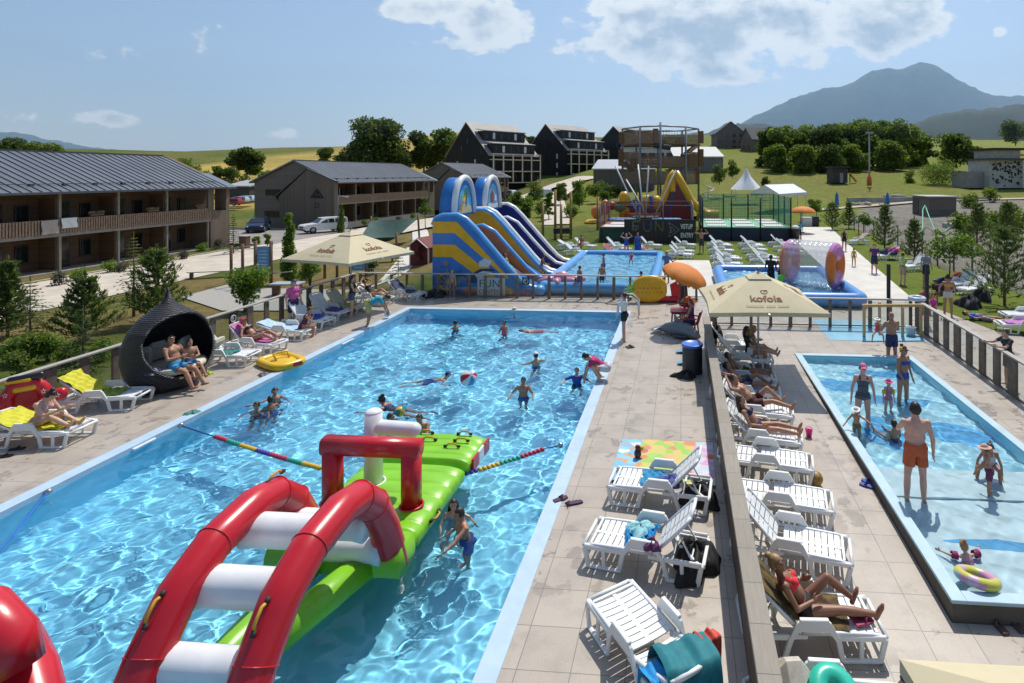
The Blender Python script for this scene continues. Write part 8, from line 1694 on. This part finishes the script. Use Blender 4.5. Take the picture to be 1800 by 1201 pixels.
inpool('tanned swimmer seen from the side, in front of the girl beside the platform',819,897,.26,PI*.72,1.5,'m','tan',('dark','wet'),SW('swim blue',0),stand(tor=(0,.18,1),arms=(((.3,.9,-.5),(.2,.8,-.3)),((.35,.25,-1),(-.1,.9,-.45)))),vox=.014,group=g_,face=True)
# ------------------------------------------------------------------ people: left deck
def onl(label,L_,h,sex,skin,hair,wear,pose,**k): return person(label,L_.location,L_.rotation_euler.z,pose,h,sex,skin,hair,wear,vox=k.pop('vox',.016),**k)
pz=dict(pel=(.05,-.02,.455),tor=(0,.32,1),head=(0,.75,.75),look=(0,.8,-.7),legs=(((.05,.94,.34),(0,.88,-.42),(.1,.5,.8)),((.05,.92,.40),(.02,.90,-.40),(.1,.5,.8))),arms=(((.1,.55,-.85),(-.25,.9,.25)),((.1,.6,-.8),(-.3,.9,.3))))
def phone(j):
    b=MB(); b.box(j['B'](.0,.52,.22),(.08,.02,.15),0,.008,Matrix.Rotation(R(50),3,'X')); return [('phone',b,mat('phone dark',(.02,.02,.022),.2,0))]
onl('woman in a striped bikini sitting on a lounger, bent over her phone',l1,1.66,'f','fair',('dark','bun'),[('bikini_top','straps',cloth('striped bikini',(.45,.32,.34))),('bikini_bottom','brief',cloth('striped bikini',0))],pz,face=True,extra=phone)
nl=thing  # wicker nest couple sit inside the nest: things of their own
NM=Vector((-13.95,14.2,0)); NR=R(-102)
def nest(x,y,z): c,s=math.cos(NR),math.sin(NR); return Vector((NM.x+1.0*(c*x-s*y),NM.y+1.0*(s*x+c*y),z))
person('man in blue shorts and sunglasses sitting in the wicker nest, arm round the boy',nest(.16,.52,.13),NR+R(10),sitedge(-14,arms=(((.35,.45,-.85),(-.75,.6,-.1)),((.2,.55,-.85),(-.75,.6,.1))),pel=(0,0,.55),legs=(((.10,.95,-.20),(.12,.42,-.9)),((.12,.95,-.2),(0.05,.5,-.86)))),1.78,'m','tan',('dark','short'),[('swim_shorts','trunks',cloth('sky shorts',(.05,.28,.52)))],glasses=True,face=True)
person('boy in blue shorts hugging the man inside the wicker nest',nest(-.22,.52,.16),NR+R(-14),sitedge(-6,arms=(((.1,.6,-.75),(-.5,.7,.1)),((.2,.6,-.8),(-.5,.8,-.1))),pel=(0,0,.62),legs=(((.10,1,-.05),(.1,.6,-.8)),((.12,1,-.05),(.1,.75,-.66)))),1.35,'m','tan',('dark','short'),[('swim_shorts','trunks',cloth('boy blue',(.04,.22,.50)))],face=True)
heap('small patterned towel on the left end of the nest seat',nest(.66,.42,.64),cloth('nest print',(.25,.22,.32)),.14,.1,41)
onl('sunbathing woman in a bright pink hat and black bikini',l4,1.66,'f','tan',('blond','short'),[('bikini_top','bikini_top',blk),('bikini_bottom','brief',blk)],lie(44,(26,22)),hat=('sun',mgn),face=True)
p=on_l(l5,-.1,.55,0); person('girl in a dark swimsuit sitting huddled on the lounger edge',(p.x,p.y,0),R(-62),sitedge(22,arms=(((0,.5,-.9),(-.6,.3,.75)),((0,.5,-.9),(-.6,.3,.75))),head=(0,.3,1),pel=(0,0,.47)),1.5,'f','tan',('brown','wet'),[('swimsuit','swimsuit',cloth('dark plum suit',(.09,.015,.05)))],face=True)
person('man in a pink polo shirt, dark cap and dark blue shorts',P(516,573,0),R(-105),stand(arms=(((.25,.05,-1),(.0,.35,-1)),((.3,-.05,-1),(.1,.25,-1)))),1.76,'m','pink',('grey','short'),[('polo_shirt','tee',cloth('pink polo',(.55,.10,.30))),('shorts','shorts',nvy)],hat=('cap',nvy),face=True,fat=1.13)
person('standing young woman with long dark hair, black top and denim skirt',P(619,557,0),R(-60),stand(arms=(((.15,.4,-.9),(-.5,.5,.75)),((.15,.3,-.9),(-.5,.55,.7)))),1.66,'f','fair',('brown','long'),[('top','vest',blk),('skirt','skirt',cloth('denim',(.07,.09,.14)))],face=True)
onl('person in a dark swimsuit lying with hands behind the head',l9,1.66,'f','tan',('dark','short'),[('swimsuit','swimsuit',blk)],lie(44,(30,8),arms=(((.8,-.2,.55),(-.7,-.1,.5)),((.8,-.2,.55),(-.7,-.1,.5)))),glasses=True)
person('man in a turquoise shirt bending down at the pool edge to fill a bucket',P(652,573,0),R(-70),stand(pel=(0,-.08,.86),tor=(0,.93,.30),head=(0,1,.1),look=(0,.2,-1),legs=(((.08,.10,-1),(.02,-.12,-1)),((.08,.30,-1),(.02,-.28,-1))),arms=(((.05,.45,-1),(-.05,.35,-1)),((.05,.5,-1),(-.05,.4,-1)))),1.76,'m','tan',('dark','short'),[('shirt','tee',trq),('shorts','shorts',cloth('khaki yellow',(.42,.40,.14)))])
b=MB(); b.ell((0,0,0),(.13,.13,.14)); b.ell((.05,-.06,.05),(.07,.07,.07),12,8,1); o=b.build('ball',[wht,blk]); o.location=P(681,551,.2)+Vector((0,0,0)); o.location.z=.2; tag(o,'black and white ball held by the bending man','ball')
# right side of the big pool
person('woman in a white T-shirt and black skirt throwing with an outstretched arm',P(1097,599,0),R(78),stand(arms=(((.05,.9,-.25),(-.05,1,.02)),((.1,.85,-.4),(-.15,1,-.05))),legs=(((.10,-.06,-1),(.05,-.06,-1)),((.05,.16,-1),(.02,.02,-1)))),1.68,'f','fair',('brown','pony'),[('shirt','tee',wht),('skirt','skirt',blk)],face=True)
person('woman in a crimson top crouching at the pool edge',P(1062,668,0),R(98),dict(pel=(0,-.05,.36),tor=(0,.88,.52),head=(0,.9,.5),look=(0,.6,-.9),legs=(((.15,.90,.18),(.02,-.50,-.86)),((.18,.80,-.0),(.02,-.62,-.8))),arms=(((.0,.55,-.85),(-.05,.25,-1)),((.05,.6,-.8),(-.1,.3,-1)))),1.66,'f','fair',('dark','short'),[('top','tee',mgn),('shorts','trunks',cloth('pale shorts',(.55,.55,.62)))],face=True)
person('person in a purple vest sitting on the red chair beside the table',(.33,20.12,0),R(75),sitedge(0,pel=(0,-.02,.55)),1.68,'f','tan',('red','short'),[('vest','vest',prp),('shorts','trunks',nvy)],face=True)
# ------------------------------------------------------------------ people: right lounger row
onl('woman with long hair and black dress sitting at the parasol pole',r10,1.66,'f','fair',('dark','long'),[('dress','tee',blk),('skirt','skirt',blk)],lie(80,(24,18),pel=(-.1,.22,.47)))
p=on_l(r10,.34,.22,0); person('woman with long light hair sitting behind the one in black',(p.x+.05,p.y+.35,p.z-.02),R(-85),sitedge(6),1.66,'f','tan',('blond','long'),[('bikini_top','bikini_top',wht),('bikini_bottom','brief',wht)])
onl('boy with yellow waistband trunks lying in the parasol shade',r9,1.45,'m','dark',('dark','short'),[('swim_shorts','trunks',blk),('waistband','band',cloth('yellow',(.6,.42,.02)),.018)],lie(42,(6,10),arms=(((.3,.5,-.7),(-.1,1,-.1)),((.3,.5,-.7),(-.1,1,0)))))
onl('person in dark shorts lying deeper in the parasol shade',r8,1.6,'m','dark',('dark','short'),[('shorts','trunks',nvy)],lie(40,(40,14)))
onl('man in black and red trunks sunbathing with one arm behind his head',r7,1.76,'m','tan',('brown','short'),[('swim_shorts','trunks',cloth('black red trunks',(.06,.012,.014)))],lie(42,(46,14),arms=(((.8,-.45,.35),(-.2,-.8,.25)),((.8,-.45,.35),(-.6,-.3,.4)))),face=True)
onl('woman in a dark blue bikini with long hair lying with legs stretched',r6,1.66,'f','tan',('brown','long'),[('bikini_top','straps',nvy),('bikini_bottom','brief',nvy)],lie(50,(9,7),arms=(((.2,.5,-.8),(-.2,1,-.1)),((.2,.5,-.8),(-.3,1,-.1)))),face=True,vox=.013)
onl('tanned woman in a red bikini top and black bottoms on the nearest occupied lounger',r2,1.68,'f','dark',('blond','bun'),[('bikini_top','straps',cloth('neon red',(.75,.03,.04))),('bikini_bottom','brief',blk),('wrist_band','wrist',wht)],lie(50,(44,6),look=(.6,1,.1),arms=(((.45,.25,-.9),(.0,1,.12)),((.25,.45,-.8),(-.45,.9,.1)))),face=True,vox=.0085)
tw_=towel_on(r2,'brown tiger-patterned towel under the woman in the red bikini top',mat('tiger towel',(.10,.065,.02),.9,.7,9),'both',46,.62,-.78,.62,None,.008,42)
person('child in a dark blue cap and red top at the bottom frame edge',(2.38,6.05,zr(6)),R(75),sitedge(0,pel=(0,0,.42)),1.2,'m','fair',('brown','short'),[('shirt','tee',cloth('red top',(.42,.02,.03))),('shorts','trunks',nvy)],hat=('bath',nvy),vox=.013)
# ------------------------------------------------------------------ people: paddling pool
def pad_p(label,px,py,rz,h,zf=-.40,**k): p=P(px,py,0); p=P(px,py,zf); return person(label,p,rz,k.pop('pose',stand()),h,k.pop('sex','m'),k.pop('skin','fair'),k.pop('hair',('dark','short')),k.pop('wear',()),water=True,vox=k.pop('vox',.014),**k)
pad_p('bald man in navy shorts at the pool end, holding a small child',1567,646,R(12),1.78,-.40,skin='tan',hair=('dark','bald'),wear=[('swim_shorts','trunks',nvy)],fat=1.1,pose=stand(arms=(((.3,.35,-.8),(-.7,.7,.35)),((.3,.35,-.8),(-.8,.6,.3)))))
p=P(1556,646,-.40); person('small child in a white hat carried by the bald man',(p.x-.16,p.y+.25,.42),R(170),dict(pel=(0,0,.60),tor=(0,.05,1),legs=(((.5,.7,-.5),(.1,-.2,-1)),((.5,.7,-.5),(.1,-.2,-1))),arms=(((.4,.8,0),(-.2,.9,.2)),((.4,.8,0),(-.2,.9,.2)))),.85,'f','fair',('blond','short'),[('swimsuit','swimsuit',pnk)],hat=('sun',wht),vox=.016)
pad_p('woman in a royal blue bikini with a yellow flower in her hair',1588,722,R(-150),1.7,-.40,sex='f',skin='tan',hair=('dark','bun'),wear=[('bikini_top','bikini_top',blu),('bikini_bottom','brief',blu)],glasses=True,face=True,pose=stand(arms=(((.15,.12,-1),(-.25,.55,-.8)),((.15,.05,-1),(-.2,.5,-.85)))),extra=lambda j:[('flower',(lambda b:(b.ell(j['hc']+j['HM']@Vector((.09,.0,.05)),(.045,.045,.045)),b)[1])(MB()),V_YEL)])
pad_p('woman in a grey striped swimsuit and pink cap standing in the paddling pool',1517,763,R(176),1.68,-.40,sex='f',skin='pink',hair=('brown','short'),wear=[('swimsuit','swimsuit',planks('stripe suit',(.10,.12,.16),(.34,.38,.42),.035,2,.7,.5,(1,1,1)))],hat=('cap',cloth('pink cap',(.60,.16,.28))),face=True)
pad_p('small girl in a magenta hat with yellow arm bands',1562,738,R(190),1.0,-.40,sex='f',skin='fair',hair=('brown','short'),wear=[('swimsuit','swimsuit',cloth('floral suit',(.45,.16,.24))),('arm_bands','armband',cloth('yellow bands',(.65,.50,.03)),.05)],hat=('sun',mgn),face=True)
pad_p('toddler in a white hat holding on at the paddling pool rim',1506,786,R(150),.92,-.40,sex='f',skin='tan',hair=('brown','short'),wear=[('swimsuit','brief',cloth('olive suit',(.15,.13,.06)))],hat=('sun',wht),pose=stand(tor=(0,.2,1),arms=(((1,.3,-.3),(.8,.6,-.2)),((.6,.3,-.8),(.3,.7,-.5)))))
pad_p('boy sitting in the water with his back to us',1573,790,R(20),1.15,-.40,skin='tan',hair=('dark','short'),wear=[('swim_shorts','trunks',nvy)],pose=dict(pel=(0,0,.16),tor=(0,.05,1),legs=(((.2,1,.1),(.05,1,-.2)),((.3,1,.1),(.0,1,-.2))),arms=(((.35,.1,-1),(.1,.2,-1)),((.35,.1,-1),(.1,.2,-1)))))
pad_p('broad man in burnt orange shorts seen from behind, nearest in the paddling pool',1609,884,R(-2),1.83,-.185,skin='pink',hair=('dark','short'),wear=[('swim_shorts','trunks',org)],fat=1.16,vox=.011,pose=stand(legs=(((.10,.03,-1),(.04,-.04,-1)),((.08,.0,-1),(.03,-.02,-1))),arms=(((.05,.62,-.55),(-.95,.05,.5)),((.30,-.02,-1),(.08,.12,-1)))))
pad_p('girl with dark ponytail in a white top crouching on the pale step',1741,838,R(150),1.2,-.08,sex='f',skin='tan',hair=('dark','pony'),wear=[('top','swimsuit',cloth('pale top',(.55,.6,.66))),('shorts','boxer',blu)],pose=dict(pel=(0,-.05,.33),tor=(0,.5,.9),legs=(((.3,.95,.1),(.05,-.2,-1)),((.4,.9,.05),(.1,-.2,-1))),arms=(((.4,.5,-.8),(.1,.5,-.8)),((.5,.2,-.9),(.2,.3,-1)))))
pad_p('toddler in an orange, white and navy sun hat and dark patterned trunks',1738,878,R(60),.98,-.19,sex='m',skin='tan',hair=('brown','short'),wear=[('swim_shorts','trunks',cloth('plum print',(.15,.03,.08)))],hat=('sun',cloth('orange white hat',(.60,.34,.24))),pose=stand(tor=(0,.15,1),arms=(((.4,.3,-.8),(.1,.6,-.7)),((.3,.2,-.9),(.1,.5,-.8)))))
p=P(1709,969,.10); person('fair-haired child with crimson arm bands in the shallow end',(p.x,p.y,-.62),R(10),dict(pel=(0,0,.62),tor=(0,.55,.83),head=(0,.3,1),legs=(((.1,-.6,-.5),(.05,-.9,-.1)),((.1,-.6,-.5),(.05,-.9,-.1))),arms=(((1,.25,.05),(.5,.8,-.1)),((1,.25,.05),(.6,.8,-.1)))),.95,'f','fair',('blond','bun'),[('swimsuit','swimsuit',cloth('pink suit',(.6,.25,.38))),('arm_bands','armband',cloth('crimson bands',(.24,.01,.09)),.07)],vox=.012,water=True)
# ------------------------------------------------------------------ people: right walkway
def st(label,px,py,rz,h,z=.02,**k): p=P(px,py,z); return person(label,p,rz,k.pop('pose',stand()),h,k.pop('sex','m'),k.pop('skin','fair'),k.pop('hair',('dark','short')),k.pop('wear',()),vox=k.pop('vox',.02),**k)
st('woman in patterned white bikini bottoms seen from behind, on the walkway',1666,556,R(-6),1.7,0,sex='f',skin='tan',hair=('dark','bun'),wear=[('bikini_bottom','boxer',cloth('white print',(.55,.55,.55))),('bikini_top','bikini_top',cloth('yellow top',(.55,.35,.05)))],pose=stand(arms=(((.5,.2,-.8),(-.2,.6,-.5)),((.5,.2,-.8),(-.2,.6,-.4)))))
st('seated woman in a red top with sunglasses on the walkway',1625,548,R(165),1.6,0,sex='f',skin='tan',hair=('dark','short'),wear=[('top','vest',cloth('poppy red',(.5,.03,.06))),('skirt','skirt',cloth('poppy red',0))],glasses=True,pose=sitedge(10,pel=(0,0,.40)))
st('person in a dark top bending over behind the seated woman in red',1652,532,R(120),1.6,0,sex='f',skin='tan',hair=('dark','short'),wear=[('top','tee',blk),('shorts','trunks',blk)],pose=sitedge(30,pel=(0,0,.45)))
st('child in bright pink beside the seated woman in red',1641,553,R(150),1.1,0,sex='f',skin='fair',hair=('brown','short'),wear=[('top','tee',cloth('hot pink',0)),('shorts','trunks',cloth('hot pink',0))],pose=sitedge(5,pel=(0,0,.45)))
st('boy in a black T-shirt leaning on the slanting fence at the right edge',1772,676,R(95),1.55,-.05,hair=('brown','short'),wear=[('shirt','tee',cloth('black print',(.025,.03,.04))),('shorts','shorts',cloth('slate shorts',(.05,.065,.09)))],face=True,pose=stand(tor=(0,.12,1),arms=(((.3,.8,-.6),(-.1,1,.1)),((.3,.8,-.5),(-.1,1,.05)))),vox=.015)
p=P(1728,560,.1); person('person in blue lying on a dark mat on the walkway',(p.x,p.y,.12),R(-118),dict(pel=(0,0,0.0),tor=(0,-1,.12),fac=(0,.1,1),head=(0,-1,.3),look=(0,.3,1),legs=(((.1,1,.15),(.05,1,-.1)),((.2,1,.05),(.05,1,-.05))),arms=(((.6,.6,.0),(-.3,.9,.1)),((.5,.6,0),(-.4,.9,.2)))),1.6,'m','tan',('dark','short'),[('shirt','tee',blu),('shorts','trunks',gry)],vox=.02)
st('visitor in a purple T-shirt and navy shorts standing on the grey path',1537,480,R(178),1.72,wear=[('shirt','tee',prp),('shorts','shorts',nvy)])
st('visitor in a light green top and khaki shorts pointing right',1587,500,R(-60),1.66,sex='f',hair=('brown','short'),wear=[('top','tee',cloth('pale green',(.36,.50,.16))),('shorts','shorts',cloth('khaki',(.36,.29,.18)))],pose=stand(arms=(((.3,.1,-1),(.1,.3,-1)),((.4,.9,.05),(-.1,1,.1)))))
st('visitor in a grey-blue T-shirt and dark shorts by the wire fence',1628,500,R(-165),1.74,hair=('brown','short'),wear=[('shirt','tee',cloth('grey blue',(.24,.28,.33))),('shorts','shorts',nvy)])
st('small child in a yellow swimsuit walking on the grey path',1501,468,R(180),1.12,sex='f',skin='tan',hair=('brown','short'),wear=[('swimsuit','rash',cloth('mustard',(.50,.30,.05))),('shorts','boxer',cloth('mustard',0))])
st('woman in a black outfit walking beside the striped-towel lounger',1484,441,R(-40),1.66,sex='f',skin='tan',hair=('blond','short'),wear=[('top','vest',blk),('skirt','skirt',blk)])
st('person in a turquoise shirt behind the black waste bin',1405,424,R(170),1.7,wear=[('shirt','tee',cloth('aqua shirt',(.03,.35,.42))),('shorts','shorts',blk)])
# ------------------------------------------------------------------ people: slide, inflatable pools and lawn
SP=Vector((-11.9,25.95,0))
person('boy in bright green shorts sliding down the near lane of the big slide',SP+Vector((3.35,1.2,.92)),R(-90),dict(pel=(0,0,.38),tor=(0,-.35,.94),legs=(((.1,.85,-.45),(.05,.8,-.6)),((.1,.85,-.4),(.05,.8,-.6))),arms=(((.3,-.3,-.8),(.1,.2,-1)),((.3,.2,.6),(-.3,.3,.7)))),1.4,'m','tan',('dark','short'),[('swim_shorts','trunks',grn,.02)],vox=.02)
person('boy standing up on the second lane of the big slide',SP+Vector((4.55,3.0,.42)),R(-70),sitedge(12,pel=(0,0,.58),legs=(((.1,.7,-.7),(.05,-.1,-1)),((.1,.6,-.8),(.05,-.1,-1)))),1.45,'m','dark',('dark','short'),[('swim_shorts','trunks',gry)],vox=.02)
gi='children in the big inflatable pool'
for px,py,h,c,l,rz in((1019,512,1.25,'swim blue','boy wading in the big inflatable pool nearest the slide toe',-40),(1058,509,1.3,'navy','child wading in the middle of the big inflatable pool',160),(1061,487,1.35,'royal blue','boy in dark shorts near the far side of the big inflatable pool',100),(1127,524,1.25,'navy','child at the right front corner of the big inflatable pool',20)):
    st(l,px,py+1,R(rz),h,.10,skin='tan',hair=('dark','wet'),wear=[('swim_shorts','trunks',cloth(c,0))],water=True,group=gi)
st('small girl in pink sitting on the far rim of the big inflatable pool',1110,463,R(178),1.0,.45,sex='f',hair=('blond','short'),wear=[('swimsuit','swimsuit',cloth('hot pink',0))],pose=sitedge(0,pel=(0,0,.42)),group=gi)
st('sitting child low in the water by the front of the big inflatable pool',1013,519,R(60),1.1,.0,skin='tan',hair=('dark','wet'),wear=[('swim_shorts','trunks',nvy)],water=True,group=gi,pose=dict(pel=(0,0,.45),tor=(0,.1,1),legs=(((.1,1,.1),(0,.8,-.5)),((.1,1,.1),(0,.8,-.5))),arms=(((.4,.2,-.9),(.1,.4,-.8)),((.4,.2,-.9),(.1,.4,-.8)))))
st('patterned-shirt child standing behind the far fence in front of the slide picture',795,523,R(170),1.3,.0,sex='f',hair=('blond','short'),wear=[('shirt','tee',cloth('print shirt',(.36,.26,.24))),('trousers','legs',cloth('print trousers',(.25,.17,.16)))])
st('visitor in a blue top and dark shorts with a yellow cap beside the orange parasol',1172,497,R(-30),1.7,.02,skin='tan',hair=('blond','short'),wear=[('top','tee',cloth('washed blue',(.10,.14,.26))),('shorts','shorts',blk)],hat=('cap',cloth('straw',(.55,.42,.16))),pose=stand(arms=(((.5,.4,-.7),(-.1,.8,.4)),((.5,.2,-.8),(.3,.7,.3)))))
st('tanned bare-chested man standing on the lawn with hands on his neck',1233,445,R(-10),1.76,.012,skin='tan',hair=('brown','short'),wear=[('swim_shorts','shorts',cloth('dark slate',(.04,.045,.055)))],pose=stand(arms=(((.9,.2,.1),(-.6,-.1,.75)),((.9,.2,.1),(-.6,-.1,.75)))))
st('bare-chested man in dark red shorts and cap at the end of the banner',1217,426,R(175),1.78,.012,skin='pink',hair=('dark','short'),wear=[('swim_shorts','shorts',cloth('wine',(.13,.012,.03)))],hat=('cap',gry),pose=stand(arms=(((.8,-.2,-.6),(-.7,.3,-.5)),((.8,-.2,-.6),(-.7,.3,-.5)))))
st('woman in a blue swimsuit with hands at her head behind the big inflatable pool',1101,452,R(180),1.64,.012,sex='f',skin='pink',hair=('blond','short'),wear=[('swimsuit','swimsuit',blu)],pose=stand(arms=(((.8,.1,.4),(-.6,.2,.7)),((.8,.1,.4),(-.6,.2,.7)))),fat=1.15)
st('person wrapped in a long blue towel below the banner',1121,453,R(160),1.72,.012,sex='f',skin='tan',hair=('red','short'),wear=[('towel_wrap','tee',cloth('towel blue',(.03,.10,.36))),('towel_skirt','shorts',cloth('towel blue',0),.05)])
p=P(1024,434,.3); st('sunbather sitting upright on a lawn lounger by the slide',1022,441,R(170),1.66,.0,sex='f',skin='tan',hair=('brown','short'),wear=[('bikini_top','bikini_top',pnk),('bikini_bottom','brief',pnk)],pose=sitedge(4,pel=(0,0,.52)))
st('man in black at the roller pool, seen from behind the cream parasol',1355,508,R(-20),1.72,.02,skin='dark',hair=('dark','short'),wear=[('shirt','tee',blk),('shorts','shorts',blk)])
st('dark-skinned youth holding a green ball beside the roller',1374,508,R(150),1.7,.02,skin='dark',hair=('dark','short'),wear=[('shorts','shorts',nvy)],pose=stand(arms=(((.3,.5,-.8),(-.3,.8,-.2)),((.3,.5,-.8),(-.3,.8,-.2)))))
ball('green_ball','bright green ball held beside the roller',P(1371,490,.75)+Vector((0,-.35,.1)),.18,[grn],2)
p=P(35,470,-1.2)
for x,y,rz,c,l in((-46.9,27.6,-100,'pale blue','seated guest in a pale shirt on the ground-floor terrace at the left frame edge'),(-46.9,29.4,-80,'navy','seated guest in dark blue on the terrace beside the guest in a pale shirt')):
    person(l,(x,y,-1.45),R(rz),sitedge(0),1.72,'m','fair',('dark','short'),[('shirt','tee',cloth(c+' terrace',(.40,.45,.55) if c=='pale blue' else (.03,.06,.2))),('trousers','legs',cloth('dark trousers',(.04,.04,.05)))],vox=.03)
# ------------------------------------------------------------------ summer haze
if HAZE>0:
    b=MB(); b.box((0,2150,440),(9000,5500,850)); t=bpy.data.materials.new('haze air'); t.use_nodes=True; n=t.node_tree; n.nodes.clear(); o=n.nodes.new('ShaderNodeOutputMaterial'); v=n.nodes.new('ShaderNodeVolumePrincipled'); v.inputs['Color'].default_value=(.45,.70,1.,1); v.inputs['Density'].default_value=HAZE; v.inputs['Anisotropy'].default_value=.3; n.links.new(v.outputs[0],o.inputs['Volume'])
    hz=b.build('haze',t); tag(hz,kind='stuff'); hz.location=(0,0,0)
